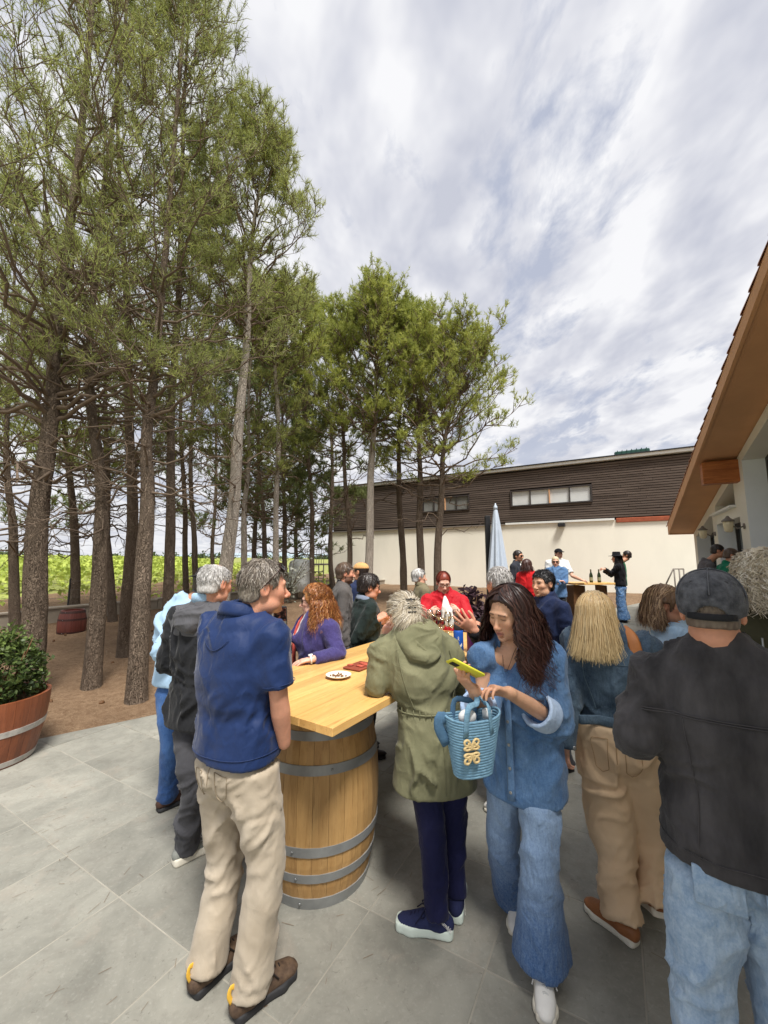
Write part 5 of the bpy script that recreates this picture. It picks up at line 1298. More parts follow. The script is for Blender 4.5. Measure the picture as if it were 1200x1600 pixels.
                px = nrm(np.cross(ua, fa) + 1e-3); ring = folds(V, N, px + s.TF * .3, fold * 1.15, s.seed + (51 if q == 'r' else 71), 15, .35)
                out = out * (1 - m) + ring * m; fr = np.clip(d2 / .09, 0, 1)
            return out * np.where(np.abs((V - hp) @ hn) < .30, np.clip(-((V - hp) @ hn) / .07, .12, 1), 1)
        o = s._emit(name, f, m, fold=fd if s.det < 3 else None, tint=tint, sm=sm)
        return o
    def collar(s, m, parent, kind='fold', r=.066, h=.045, z=.852, open_=.5, name='collar'):
        c = s.up(z); n = 40; V = []; a0 = open_
        tilt = s.TF * 1.0
        ang = np.linspace(a0, 2 * math.pi - a0, n); rows = 6
        for i, a in enumerate(ang):
            d = s.TF * math.cos(a) + s.TR * math.sin(a); fr = (1 + math.cos(a)) / 2
            base = c + d * r - EZ * (.045 * fr) - EZ * .004
            if kind == 'fold': prof = [(0, 0), (.002, h * .75), (.008, h * .95), (.018, h * .72), (.026, h * .15), (.030, -h * .25 - .02 * fr)]
            else: prof = [(0, -.01), (.001, h * .4), (.002, h * .9), (.006, h), (.011, h * .9), (.013, -.01)]
            for o, zz in prof: V.append(base + d * o + EZ * zz)
        F = np.array([(i * rows + k, (i + 1) * rows + k, (i + 1) * rows + k + 1, i * rows + k + 1) for i in range(n - 1) for k in range(rows - 1)])
        o = obj(name, V, F, m, parent, True, None); _solid(o, .004); return o
    def shoe(s, q, m_up, m_sole, yaw=None, L=.285, sole=.030, wid=1.0, up_h=1.0, lift=0.0, laces=None, heel_tab=None, collar=.05, label=None, pitch=0.0):
        an = s.j[q + 'an']; fw = nrm((s.j[q + 'toe'] - an) * A3(1, 1, 0)) if yaw is None else A3(math.sin(R(yaw)), math.cos(R(yaw)), 0); sd = A3(fw[1], -fw[0], 0)
        g = s.b[2] + lift; c = A3(an[0], an[1], g); h = {1: .0058, 2: .013, 3: .018}[s.det] if not s.hid else .016
        cp, sp_ = math.cos(R(pitch)), math.sin(R(pitch)); fw2 = fw * cp - EZ * sp_; up2 = EZ * cp + fw * sp_
        p = lambda x, y, z: c + fw2 * x + sd * y + up2 * z        # x: forward from ankle
        x0, x1 = -.075 * L / .285, .205 * L / .285; W = wid * L / .285
        lo = np.minimum(c, p(x1, 0, 0)) - .11; hi = np.maximum(c, p(x1, 0, 0)) + .16; lo[2] = min(g, p(x1, 0, 0)[2], p(x0, 0, 0)[2]) - .012
        # upper
        f = Fld(lo, hi, h)
        f.tube([p(x0 + .030, 0, .045), p(.0, 0, .055), p(.06, 0, .052), p(.12, 0, .040), p(x1 - .040, .004, .033), p(x1 - .024, .004, .030)],
               np.array([[.034, .040], [.036, .048], [.038, .044], [.043, .032], [.038, .026], [.028, .020]]) * np.array([W, up_h]), sd, .012, 2.3)
        f.tube([p(-.008, 0, .055), p(-.012, 0, .055 + collar)], np.array([.040, .041]) * W, k=.02, cut=[(p(-.012, 0, .050 + collar), up2)])
        f.tube([p(-.010, 0, .07 + collar * .6), p(-.016, 0, .14 + collar)], np.array([.028, .032]) * W, k=.004, op='sub'); f.plane(p(0, 0, sole * .7), -up2)
        V, F = f.mesh(); V = relax(V, F, 1, .4); o = obj('shoe', V, F, m_up, s.root, True); tag(o, label)
        f = Fld(lo, hi, h)
        for (xa, xb, ra, rb) in ((x0 + .034, .04, .040, .037), (.04, .125, .037, .049), (.125, x1 - .040, .049, .040)):
            f.tube([p(xa, 0, -.03), p(xb, .003 if xb > .1 else 0, -.03)] if False else [p(xa, 0, sole * .5), p(xb, .003, sole * .5)], np.array([[ra * W, sole * .80], [rb * W, sole * .80]]), sd, .006, 3.2)
        f.plane(p(0, 0, 0), -up2); f.plane(p(0, 0, sole), up2)
        V, F = f.mesh(); so = obj('sole', V, F, m_sole, o, True)
        if s.det == 1 and laces is not None:
            b = MB()
            for i in range(5):
                x = .045 + i * .019; z = .093 - i * .0065
                b.tube(spline([p(x, -.026, z - .012), p(x + .006, 0, z + .004), p(x + .012, .026, z - .013)], 7), .0028, 5); b.tube(spline([p(x + .012, -.026, z - .014), p(x + .006, 0, z + .007), p(x, .026, z - .011)], 7), .0028, 5)
            for sg in (-1, 1):
                b.tube(spline([p(.045, 0, .10), p(.055, sg * .02, .115), p(.075, sg * .045, .10), p(.062, sg * .035, .085), p(.046, sg * .004, .10)], 14), .0027, 5); b.tube(spline([p(.045, 0, .10), p(.07, sg * .03, .098), p(.10, sg * .048, .066)], 8), .0027, 5)
            b.build('lace', laces, o, True)
        if heel_tab is not None:
            b = MB(); b.tube(spline([p(x0 + .004, 0, .062), p(x0 - .012, 0, .10), p(x0 - .004, 0, .125), p(x0 + .016, 0, .112)], 10), .009, 8, flat=(.3, sd)); b.build('pull_tab', heel_tab, o, True)
        return o, p
    # ---------------- hair
    def scalp(s, col, grow=.008, name='hair', cut=None, seed=0, low=-.045, front=.045, amp=.004, gloss=None, back_low=-.065, temple=.0):
        """close cap of hair; returns the object"""
        r_, f_, u_ = s.axes(); k = s.hs; h = {1: .0072, 2: .010, 3: .015}[s.det]; hl = s.hl
        fl = Fld(s.hc - .16, s.hc + .17, h); ax = (r_, f_, u_)
        fl.ball(hl(0, -.016, .030), np.array([.0755 + grow, .095 + grow, .091 + grow * 1.15]) * k, ax, 0)
        fl.ball(hl(0, -.045, -.035), np.array([.066 + grow * .7, .060 + grow, .062]) * k, ax, .02)
        x, y, z = fl.xyz((slice(None),) * 3); x, y, z = x - s.hc[0], y - s.hc[1], z - s.hc[2]
        a = (x * r_[0] + y * r_[1] + z * r_[2]) / k; b = (x * f_[0] + y * f_[1] + z * f_[2]) / k; c = (x * u_[0] + y * u_[1] + z * u_[2]) / k
        line = np.interp(b, [-.11, -.05, -.02, .015, .045, .062, .078, .10], [back_low, back_low, low, low + .012 + temple * .5, .008 + temple, front, front + .012, front + .02])
        ear = ((np.abs(a) > .058) & (b > -.03) & (b < .018) & (c < .018))
        fl.F = np.maximum(fl.F, ((line - c) * k * .8).astype(np.float32)); fl.F = np.where(ear, np.maximum(fl.F, .004), fl.F).astype(np.float32)
        if cut: fl.F = np.maximum(fl.F, cut(a, b, c).astype(np.float32) * k)
        V, F = fl.mesh()
        if not len(V): return None
        V = relax(V, F, 1, .4); N = vnormals(V, F); Q = (V - s.hc); q = np.stack([Q @ r_, Q @ f_, Q @ u_], 1) / k
        az = np.arctan2(q[:, 0], -q[:, 1] - .03); st = np.stack([np.sin(az) * 22, np.cos(az) * 22, q[:, 2] * 14 + q[:, 1] * 14], 1)
        V = V + N * (amp * fbm(st, seed, 3))[:, None]
        pal = np.array([lin(*c_) for c_ in col]); t = np.clip(.5 + .5 * fbm(st * 2.2, seed + 5, 2), 0, .999) * (len(pal) - 1); i = t.astype(int); fr = (t - i)[:, None]; cc = pal[i] * (1 - fr) + pal[np.minimum(i + 1, len(pal) - 1)] * fr
        return obj(name, V, F, M_hair, s.root, True, cc)
    def strands(s, col, n, style, parent=None, r=.0016, name='strands', tip=None, seed=1, taper=.35, sides=3, dirty=.12):
        """style(rng, k) -> (k, m, 3) head-local polylines"""
        rng = np.random.default_rng(seed); L = style(rng, n); r_, f_, u_ = s.axes(); k, m, _ = L.shape
        W = s.hc + (L[..., :1] * r_ + L[..., 1:2] * f_) * s.hs + L[..., 2:] * s.hs * u_; out = W - (s.hc + L[..., 2:] * s.hs * u_ * .6)
        rad = r * rng.uniform(.7, 1.3, (k, 1)) * np.interp(np.linspace(0, 1, m), [0, .15, .7, 1], [.7, 1, .9, taper])[None]
        V, F = ribbons_np(W, rad, out, rng); sides = 2; pal = np.array([lin(*c) for c in col]); c0 = pal[rng.integers(0, len(pal), k)] * rng.uniform(1 - dirty, 1 + dirty, (k, 1)); cc = np.repeat(c0, m * sides, 0)
        if tip is not None:
            w = np.tile(np.repeat(np.linspace(0, 1, m) ** 1.3, sides), k)[:, None]; cc = cc * (1 - w) + np.array(lin(*tip)) * w
        return tag(obj(name, V, F, M_hair, parent or s.root, True, np.clip(cc, 0, 1)), kind='stuff')
    def specs(s, m_lens=None, m_frame=None, up=False, name='sunglasses', size=1.0, tilt=None):
        r_, f_, u_ = s.axes(); hl = s.hl; root_mb = MB(); m_frame = m_frame or M_frame
        if up: ey, ez, fy = .060, .085, .02
        else: ey, ez, fy = .098, .003, 0.0
        pos = lambda x, y, z: hl(x, y, z)
        if up: P0 = lambda sg, x, z: hl(sg * .033 + x, .080 - .75 * z - .35 * abs(sg * .033 + x), .105 + z * .75 - 0.25 * abs(sg * .033 + x))
        else: P0 = lambda sg, x, z: hl(sg * .033 + x, ey - .10 * abs(sg * .033 + x) - 2.0 * max(0, abs(sg * .033 + x) - .03) ** 2 * 4, ez + z)
        fr = MB(); rim = []
        for sg in (-1, 1):
            p = [P0(sg, .026 * size * math.cos(a), .019 * size * math.sin(a) * (1 if math.sin(a) > 0 else 1.08)) for a in np.linspace(0, 2 * math.pi, 21)]; rim.append(p); fr.tube(p, .0021, 6)
        fr.tube([P0(-1, .024, .006), P0(1, -.024, .006)], .002, 6)
        for sg in (-1, 1):
            a = P0(sg, sg * .026, .008)
            if up: e = [a, hl(sg * .086, .035, .075), hl(sg * .088, -.0, .035), hl(sg * .083, -.03, .002)]
            else: e = [a, hl(sg * .076, .03, .010), hl(sg * .081, -.01, .014), hl(sg * .080, -.028, -.004)]
            fr.tube(spline(e, 12), .0022, 6)
        o = fr.build(name, m_frame, s.root, True)
        if m_lens is not None:
            for sg, p in zip((-1, 1), rim):
                b = MB(); c = np.mean(p[:-1], 0); nn = nrm(np.cross(p[5] - c, p[0] - c)); V = [c + nn * .0025] + p[:-1]; b.add(V, [(0, i + 1, (i + 1) % 20 + 1) for i in range(20)]); b.add([v - nn * .003 for v in V], [(0, (i + 1) % 20 + 1, i + 1) for i in range(20)]); b.build('lens', m_lens, o, True)
        return o
def surf_line(p, o, pts, off=.002):
    """push points of a rough line on to the nearest outer surface of garment o, seen from the spine"""
    me = o.data; V = np.empty(len(me.vertices) * 3, np.float32); me.vertices.foreach_get('co', V); V = V.reshape(-1, 3) + wloc(o); out = []
    for q in np.asarray(pts, float):
        c = p.up((q[2] - p.b[2]) / p.H) if q[2] > p.b[2] + .535 * p.H else p.up(.535) * A3(1, 1, 0) + EZ * q[2]; d = nrm((q - c) * A3(1, 1, 0)); W = V[np.abs(V[:, 2] - q[2]) < .022]; R_ = (W - c)[:, :2]; al = R_ @ d[:2]; pe = np.abs(R_ @ A3(-d[1], d[0], 0)[:2]); m = (pe < .016) & (al > 0) & (al < .30)
        r = np.percentile(al[m], 80) if m.any() else np.linalg.norm((q - c)[:2]); out.append(A3(c[0], c[1], q[2]) + d * (r + off))
    out = np.array(out); k = out.copy(); k[1:-1] = (out[:-2] + out[1:-1] * 2 + out[2:]) / 4; return k
def arc_pts(p, z, a0, a1, n=25, dz=0.0):        # around the back: angle 0 = straight behind
    c = p.up(z); return [c + (p.TR * math.sin(a) - p.TF * math.cos(a)) * .15 + EZ * dz * (a / max(abs(a0), abs(a1))) ** 2 for a in np.linspace(a0, a1, n)]
def _solid(o, th):
    """give an open sheet real thickness"""
    me = o.data; n = len(me.vertices); V = np.empty(n * 3, np.float32); me.vertices.foreach_get('co', V); V = V.reshape(-1, 3).astype(float); F = np.array([p.vertices[:] for p in me.polygons]); N = vnormals(V, F)
    E = {}
    for f in F:
        for a, b in zip(f, np.roll(f, -1)): E[(a, b)] = 1
    rim = [(a, b) for (a, b) in E if (b, a) not in E]
    V2 = np.concatenate([V + N * th / 2, V - N * th / 2]); F2 = [F, F[:, ::-1] + n, np.array([(b, a, a + n, b + n) for a, b in rim])]
    m2 = mesh_of(me.name, V2, F2, True)
    for m in me.materials: m2.materials.append(m)
    o.data = m2; bpy.data.meshes.remove(me)
def ribbons_np(W, rad, out, rng):
    """flat locks, a few degrees off the scalp, slightly keeled"""
    k, m, _ = W.shape; t = np.gradient(W, axis=1); t /= np.linalg.norm(t, axis=2, keepdims=True) + 1e-9
    a = np.cross(t, out + .35 * np.linalg.norm(out, axis=2, keepdims=True) * rng.normal(size=(k, 1, 3))); a /= np.linalg.norm(a, axis=2, keepdims=True) + 1e-9
    V = np.stack([W - a * rad[..., None] * 1.25, W + a * rad[..., None] * 1.25], 2); i = np.arange(k * m * 2).reshape(k, m, 2)
    return V.reshape(-1, 3), np.stack([i[:, :-1, 0], i[:, :-1, 1], i[:, 1:, 1], i[:, 1:, 0]], -1).reshape(-1, 4)
# strand styles (head-local)
def flow(theta0, az, theta1, m, lift, axr=(.078, .098, .094), c=(0, -.016, .03)):
    t = theta0[:, None] + (theta1 - theta0)[:, None] * np.linspace(0, 1, m)[None]; az = az if az.ndim == 2 else az[:, None]
    return np.stack([c[0] + (axr[0] + lift) * np.sin(t) * np.sin(az), c[1] - (axr[1] + lift) * np.sin(t) * np.cos(az), c[2] + (axr[2] + lift) * np.cos(t)], -1)
def st_short(length=.03, lift=.006, front=1.0, tilt=.5, low=105, az0=180, part=None, fwd=0):
    def f(rng, k):
        az = rng.uniform(-math.pi, math.pi, k); mx = np.where(np.abs(az) > 2.25, R(58), np.where(np.abs(az) > 1.6, R(82), R(low))); t0 = np.arccos(1 - rng.uniform(0, 1, k) * (1 - np.cos(mx)))
        dt = length / .09; t1 = t0 + dt * rng.uniform(.6, 1.2, k); L = flow(t0, az, t1, 4, np.linspace(.002, lift * 1.5, 4)[None] * rng.uniform(.5, 1.3, (k, 1)))
        L[:, 1:, :] += rng.normal(0, .0025, (k, 3, 3)); L[..., 1] += fwd * np.linspace(0, 1, 4)[None] * (np.abs(az) > 1.5)[:, None]; return L
    return f
def st_long(z_end, spread=.02, wave=.0, wl=.09, layers=.022, sweep=68, back=None, m=11, inward=.0, jit=.03, fall_t=98, front_y=.0, zj=.02, az_lim=None, out=.0):
    """falls from the crown; z_end: lowest point (head-local, metres below the eye line)"""
    def f(rng, k):
        az = rng.uniform(-math.pi, math.pi, k) if az_lim is None else rng.uniform(-az_lim, az_lim, k); sg = np.sign(az); a1 = np.where(np.abs(az) > R(180 - sweep), sg * (R(180 - sweep) - rng.uniform(0, .25, k)), az)
        t0 = rng.uniform(.05, 1.1, k); t0 = np.where(np.abs(az) > 2.0, np.minimum(t0, .62), t0); ms = m // 2; u = np.linspace(0, 1, ms); azp = az[:, None] + (a1 - az)[:, None] * np.clip(u * 1.6, 0, 1)[None] ** .8
        lay = rng.uniform(.003, layers, (k, 1)); top = flow(t0, azp, np.full(k, R(fall_t)), ms, lay * (.5 + .5 * u)[None])
        e = top[:, -1]; ze = (z_end + rng.normal(0, zj, k) + rng.uniform(0, .0, k)); mf = m - ms; v = np.linspace(0, 1, mf + 1)[1:]
        dirx = np.sin(a1) ; diry = -np.cos(a1)
        dn = np.stack([e[:, :1] + dirx[:, None] * (spread * v ** .6 - inward * v ** 2 + out * v ** 3)[None] + rng.normal(0, jit, (k, 1)) * v[None] * .5, e[:, 1:2] + diry[:, None] * (spread * v ** .6 - inward * v ** 2 + out * v ** 3)[None] + front_y * v[None] * (np.abs(a1) > 1.2)[:, None] + rng.normal(0, jit, (k, 1)) * v[None] * .5, e[:, 2:] + (ze - e[:, 2])[:, None] * v[None]], -1)
        L = np.concatenate([top, dn], 1)
        if wave:
            arc = np.cumsum(np.linalg.norm(np.diff(L, axis=1, prepend=L[:, :1]), axis=2), 1); ph = az[:, None] * 2.2 + rng.normal(0, .5, (k, 1)); w = wave * np.clip((arc - .09) / .15, 0, 1) * np.sin(arc / wl * 6.283 + ph)
            w2 = wave * .6 * np.clip((arc - .09) / .15, 0, 1) * np.cos(arc / wl * 5.1 + ph * 1.7); tx = np.cos(a1)[:, None]; ty = np.sin(a1)[:, None]; L[..., 0] += w * tx + w2 * dirx[:, None]; L[..., 1] += w * ty + w2 * diry[:, None]
        return L
    return f
def st_curly(z_end, rad=.010, vol=.035, m=20, pitch=.026, az_lim=None, top=.5, fall_t=96, spread=.03, sweep=62):
    base = st_long(z_end, spread, 0, layers=vol, sweep=sweep, m=m, zj=.03, az_lim=az_lim, fall_t=fall_t)
    def f(rng, k):
        L = base(rng, k); arc = np.cumsum(np.linalg.norm(np.diff(L, axis=1, prepend=L[:, :1]), axis=2), 1); ph = rng.uniform(0, 6.28, (k, 1)); w = rad * np.clip(arc / .05, .25, 1) * rng.uniform(.6, 1.3, (k, 1)); a = arc / pitch * 6.283 * rng.uniform(.8, 1.2, (k, 1)) + ph
        L = L + np.stack([w * np.cos(a), w * np.sin(a), w * .5 * np.sin(a + 1)], -1); return L
    return f
# =================================================================== the people
W1 = lambda V: np.zeros((len(V), 3))
def wear(z0, z1, amt=1.0, seed=0):       # faded zone of a pair of jeans, between heights
    def f(V): t = np.exp(-((V[:, 2] - (z0 + z1) / 2) / (z1 - z0)) ** 2) * amt + .10 * fbm(V * 9, seed, 2); return np.repeat(np.clip(t, 0, 1)[:, None], 3, 1)
    return f
C_navy = cloth('navy_polo', (34, 62, 118), .06, .7, 520, .2, .22, 12, .15, rough=.55) if False else mat('navy_polo', lin(26, 46, 88), .6, .06, 6, .2, 520, bump2=.32, b2scale=9, ridge=True, sheen=.15, spec=.3)
C_khaki = cloth('stone_chino', (176, 162, 142), .09, .9, 480, .3, .17, 11, col2=(188, 176, 158))
C_black = cloth('black_shell', (34, 35, 38), .12, .7, 300, .2, .4, 12)
C_greyshell = cloth('grey_shell', (84, 84, 88), .08, .7, 300, .2, .4, 12)
C_charcoal = cloth('charcoal_trousers', (72, 72, 76), .1, .9, 420, .25, .25, 13)
C_ltblue = cloth('pale_blue_cotton', (164, 194, 220), .05, .85, 420, .2, .25, 13)
C_purple = cloth('purple_knit', (66, 60, 108), .2, .95, 120, .7, .3, 18, .3, vs=60)
C_whiteprint = cloth('white_print', (222, 218, 214), .16, .9, 90, .1, .2, 12, vs=70)
C_green = cloth('dark_green_jacket', (34, 44, 42), .1, .9, 320, .3, .4, 12)
C_greypull = cloth('grey_pullover', (92, 88, 86), .08, .95, 260, .4, .3, 12)
C_olive = cloth('olive_drab', (104, 104, 78), .07, .8, 380, .22, .36, 10, col2=(128, 126, 98))
C_oldolive = cloth('olive_jacket', (120, 112, 88), .08, .9, 380, .3, .4, 12)
C_red = cloth('red_jacket', (178, 26, 38), .08, .6, 380, .2, .6, 13)
C_navytr = cloth('navy_trousers', (30, 32, 66), .1, .8, 420, .2, .4, 12)
C_dknavy = cloth('dark_navy_shirt', (36, 46, 76), .07, .85, 420, .25, .35, 12)
C_khakiw = cloth('camel_trousers', (218, 186, 150), .06, .9, 420, .25, .22, 9, col2=(220, 192, 158))
C_blackden = cloth('washed_black_denim', (48, 47, 49), .22, .95, 520, .4, .3, 10, vs=9, col2=(80, 78, 80), stretch=(1, 1, .35))
C_capc = cloth('washed_black_cap', (64, 66, 72), .3, .95, 300, .6, .15, 14, vs=34, col2=(100, 102, 108))
C_black2 = cloth('black_knit', (24, 24, 28), .1, .95, 200, .4, .3, 12)
C_emer = cloth('emerald_cotton', (20, 104, 76), .06, .85, 380, .2, .4, 12)
C_suit = cloth('grey_suit', (92, 88, 90), .06, .9, 420, .2, .2, 10)
C_dsuit = cloth('dark_suit', (48, 50, 58), .06, .9, 420, .2, .2, 10)
C_white = cloth('white_cotton', (228, 228, 226), .03, .85, 380, .2, .3, 12)
C_pink = cloth('pink_cotton', (232, 150, 172), .04, .85, 380, .2, .3, 12)
C_tan = mat('tan_leather', lin(176, 112, 62), .5, .1, 10, .3, 90)
D_mid = denim('mid_blue_denim', (64, 98, 140), (126, 158, 194), .40, 5.0)
D_jean = denim('faded_blue_denim', (54, 86, 132), (158, 182, 210), .12, 4.0)
D_dark = denim('dark_wash_denim', (48, 64, 82), (112, 134, 152), .5, 6.0)
D_light = denim('light_wash_denim', (122, 150, 182), (190, 208, 224), .5, 26.0)
D_blue = denim('plain_blue_denim', (38, 72, 126), (86, 122, 172), .4, 7.0)
L_brown = mat('brown_leather', lin(72, 50, 42), .5, .2, 14, .3, 120); L_grey = mat('grey_mesh', lin(130, 132, 126), .8, .1, 30, .5, 300)
L_white = mat('white_leather', lin(226, 224, 218), .45, .03, 10, .15, 120, bump2=.1, b2scale=30); L_cream = mat('cream_rubber', lin(222, 216, 200), .6, .05, 12)
L_black = mat('black_rubber', lin(46, 46, 48), .7, .1, 12); L_navy = mat('navy_knit_upper', lin(40, 46, 82), .85, .12, 40, .6, 380); L_mint = mat('pale_mint_foam', lin(214, 226, 216), .6, .04, 10)
L_tan = mat('cognac_leather', lin(150, 98, 62), .45, .12, 12, .25, 120); L_dk = mat('dark_shoe', lin(38, 34, 36), .5, .1, 14)
L_yellow = mat('yellow_webbing', lin(222, 176, 66), .7, .05)
GREY = [(118, 108, 98), (150, 142, 132), (92, 82, 74), (172, 166, 158)]; WHITE = [(214, 212, 208), (190, 186, 182), (226, 224, 220), (168, 164, 160)]; DARK = [(34, 26, 24), (46, 36, 32), (26, 22, 22)]
BLOND = [(206, 180, 138), (180, 150, 108), (222, 200, 160), (150, 122, 88)]; BROWN = [(92, 68, 50), (120, 92, 68), (74, 54, 42)]
def seam(p, name, pts, r, m, parent): b = MB(); b.tube(spline(pts, 24) if len(pts) < 24 else np.asarray(pts), r, 5); return b.build(name, m, parent, True)
def near_shoes(p, up, m_sole, **k):
    for q in 'rl': p.shoe(q, up, m_sole, **k)

def seat_seams(p, tr, m, zt):             # centre seam and patch pockets on the seat of trousers
    b = lambda z, x: p.up(.535) + EZ * (z - .535) * p.H - p.F * .16 + p.Rt * x
    seam(p, 'seat_seam', surf_line(p, tr, [b(z, 0) for z in np.linspace(zt, .475, 8)], .0005), .0018, m, tr)
    for sg in (-1, 1): seam(p, 'pocket_seam', surf_line(p, tr, [b(z, sg * x) for z, x in zip(np.interp(np.linspace(0, 5, 41), range(6), (zt - .012, zt - .018, .450, .438, .448, zt - .012)), np.interp(np.linspace(0, 5, 41), range(6), (.035, .125, .118, .080, .044, .035)))], .0008), .0016, m, tr)
# -- man in the blue polo
def polo_man():
    p = Person(-.665, 1.90, 30, 1.80, 'grey haired man in navy blue polo shirt and stone chinos at the table corner', 'ruddy', 1.02, 1, belly=.03)
    p.set(lan=G(325, 1500, .085), ran=G(392, 1536, .085)); p.j['ltoe'] = p.j['lan'] + A3(.10, .16, -.03); p.j['rtoe'] = p.j['ran'] + A3(.13, .13, -.03)
    p.j['lkn'] = P(352, 1350, 1.98); p.j['rkn'] = P(417, 1340, 1.86); sh = p.j['rsh']
    p.j['rel'] = P(436, 1092, 1.80); p.j['rwr'] = P(444, 1160, 1.87); p.j['lel'] = p.j['lsh'] + A3(-.02, .05, -.30); p.j['lwr'] = p.j['lel'] + A3(.12, .16, -.12)
    p.head(62, -2, 4, P(413, 917, 1.90), 1.03)
    p.body('short', [], dict(open=.6, nose=1.2, jaw=1.12, smile=1.0, cheek=1.2, chin=1.2, brow=1.3), neck=1.12, brow=(96, 82, 72))
    tr = p.trousers(C_khaki, 'trousers', .585, (.180, .142), .104, .074, .077, fold=.0062, cut_h=.07, under=.53)
    ks = mat('chino_stitch', lin(138, 124, 104), .95)
    seat_seams(p, tr, ks, .515)
    sh = p.top(C_navy, 'shirt', .522, (.197, .152), 1.03, 1.0, 'short', (.067, .064, .05), neck=.862, nr=.068, fold=.008, flare=1.02, hem_tilt=(.05, -.10))
    p.collar(C_navy, sh, 'fold', .076, .046, .866, .5)
    e = p.j['rsh'] + (p.j['rel'] - p.j['rsh']) * .80; ax = nrm(p.j['rel'] - p.j['rsh']); b = MB(); a = nrm(np.cross(ax, p.F)); c = np.cross(ax, a)
    b.tube([e + (a * math.cos(t) + c * math.sin(t)) * .0752 - ax * .018 for t in np.linspace(0, 6.283, 33)], .0016, 5); b.build('seam', C_navy, sh, True)
    seam(p, 'back_seam', surf_line(p, sh, arc_pts(p, .775, -.55, .55, 15, .05)), .0018, C_navy, sh); seam(p, 'hem_seam', surf_line(p, sh, arc_pts(p, .538, -2.2, 2.2, 41)), .0016, C_navy, sh)
    for q, tab in (('r', 1), ('l', 1)):
        so, pf = p.shoe(q, mat('brown_hiking_upper', lin(70, 54, 46), .7, .35, 26, .5, 90, col2=lin(104, 84, 66)), L_black, sole=.034, laces=mat('dark_lace', lin(34, 28, 26), .8), heel_tab=L_yellow, L=.30, wid=1.05)
    GR = [(112, 102, 92), (142, 132, 120), (84, 74, 66), (164, 156, 146)]
    hr = p.scalp(GR, .006, front=.062, low=-.040, amp=.003, back_low=-.062, temple=.006); p.strands(GR, 2600, st_short(.034, .007, low=112), hr, .0011, seed=3)
    p.specs(M_lens, mat('tortoise_frame', lin(54, 30, 26), .25, .2, 60), up=True)
polo_man()

# -- white haired man with black jacket, back to us
def white_hair_man():
    p = Person(-1.13, 2.56, 18, 1.76, 'white haired balding man in black hooded jacket with grey shoulders', 'ruddy', 1.02, 1)
    p.set(lan=G(293, 1318, .085)); p.j['ltoe'] = p.j['lan'] + A3(.12, .13, -.03); p.j['lkn'] = P(302, 1225, 2.50); p.j['ran'] = p.j['lan'] + A3(.26, .12, 0); p.j['rtoe'] = p.j['ran'] + A3(.12, .13, -.03); p.j['rkn'] = p.j['lkn'] + A3(.24, .1, 0)
    p.j['lel'] = p.j['lsh'] + A3(-.06, .02, -.29); p.j['lwr'] = p.j['lel'] + A3(.14, .2, -.02); p.j['rel'] = p.j['rsh'] + A3(.02, .0, -.3); p.j['rwr'] = p.j['rel'] + A3(.08, .2, .02)
    p.head(26, -6, 0, P(337, 912, 2.56), 1.02); p.body('long', [], dict(nose=1.1), brow=(150, 146, 140))
    p.trousers(C_charcoal, 'trousers', .57, (.165, .125), .092, .072, .068, fold=.007, under=.46)
    def tint(V): return None
    j = p.top(C_black, 'jacket', .455, (.198, .142), 1.0, 1.0, 'long', (.076, .066, .052), cuff=.0, fold=.009, flare=1.04)
    y = p.top(C_greyshell, 'shoulder_yoke', .755, (.202, .147), 1.0, 1.0, 'none', (.080, .07, .05), fold=.006)
    # the hood lying on the back
    f = Fld(p.up(.80) - .25, p.up(.86) + .22, .008); bk = -p.TF
    f.tube([p.up(.855) + p.TR * .085 + p.TF * .02, p.up(.835) + p.TR * .10 + bk * .07, p.up(.795) + bk * .145 + p.TR * .03, p.up(.80) + bk * .145 - p.TR * .03, p.up(.835) - p.TR * .10 + bk * .07, p.up(.855) - p.TR * .085 + p.TF * .02], [.026, .038, .046, .046, .038, .026], k=.05)
    f.ball(p.up(.815) + bk * .11, A3(.10, .06, .085), (p.TR, p.TF, EZ), .04)
    p._emit('hood', f, C_greyshell, j, lambda V, N: folds(V, N, p.TR, .009, 4, 14, .3))
    p.collar(C_ltblue, j, 'stand', .068, .05, .872, .6, 'shirt_collar')
    near_shoes(p, L_grey, L_cream, sole=.046, laces=mat('light_lace', lin(190, 190, 184), .8), L=.30)
    WG = [(196, 194, 192), (168, 164, 160), (214, 212, 210), (142, 138, 134)]
    cut = lambda a, b, c: .048 - np.sqrt((a / 1.0) ** 2 + ((b - .012) / 1.5) ** 2 + ((c - .125) / .9) ** 2)
    hr = p.scalp(WG, .005, front=.075, amp=.003, cut=cut, back_low=-.060, temple=.004)
    def st(rng, k):
        L = st_short(.03, .006, low=112)(rng, k * 2); r0 = L[:, 0]; keep = np.sqrt(r0[:, 0] ** 2 + ((r0[:, 1] - .012) / 1.5) ** 2 + ((r0[:, 2] - .125) / .9) ** 2) > .052; return L[keep][:k]
    p.strands(WG, 2000, st, hr, .0011, seed=5)
white_hair_man()

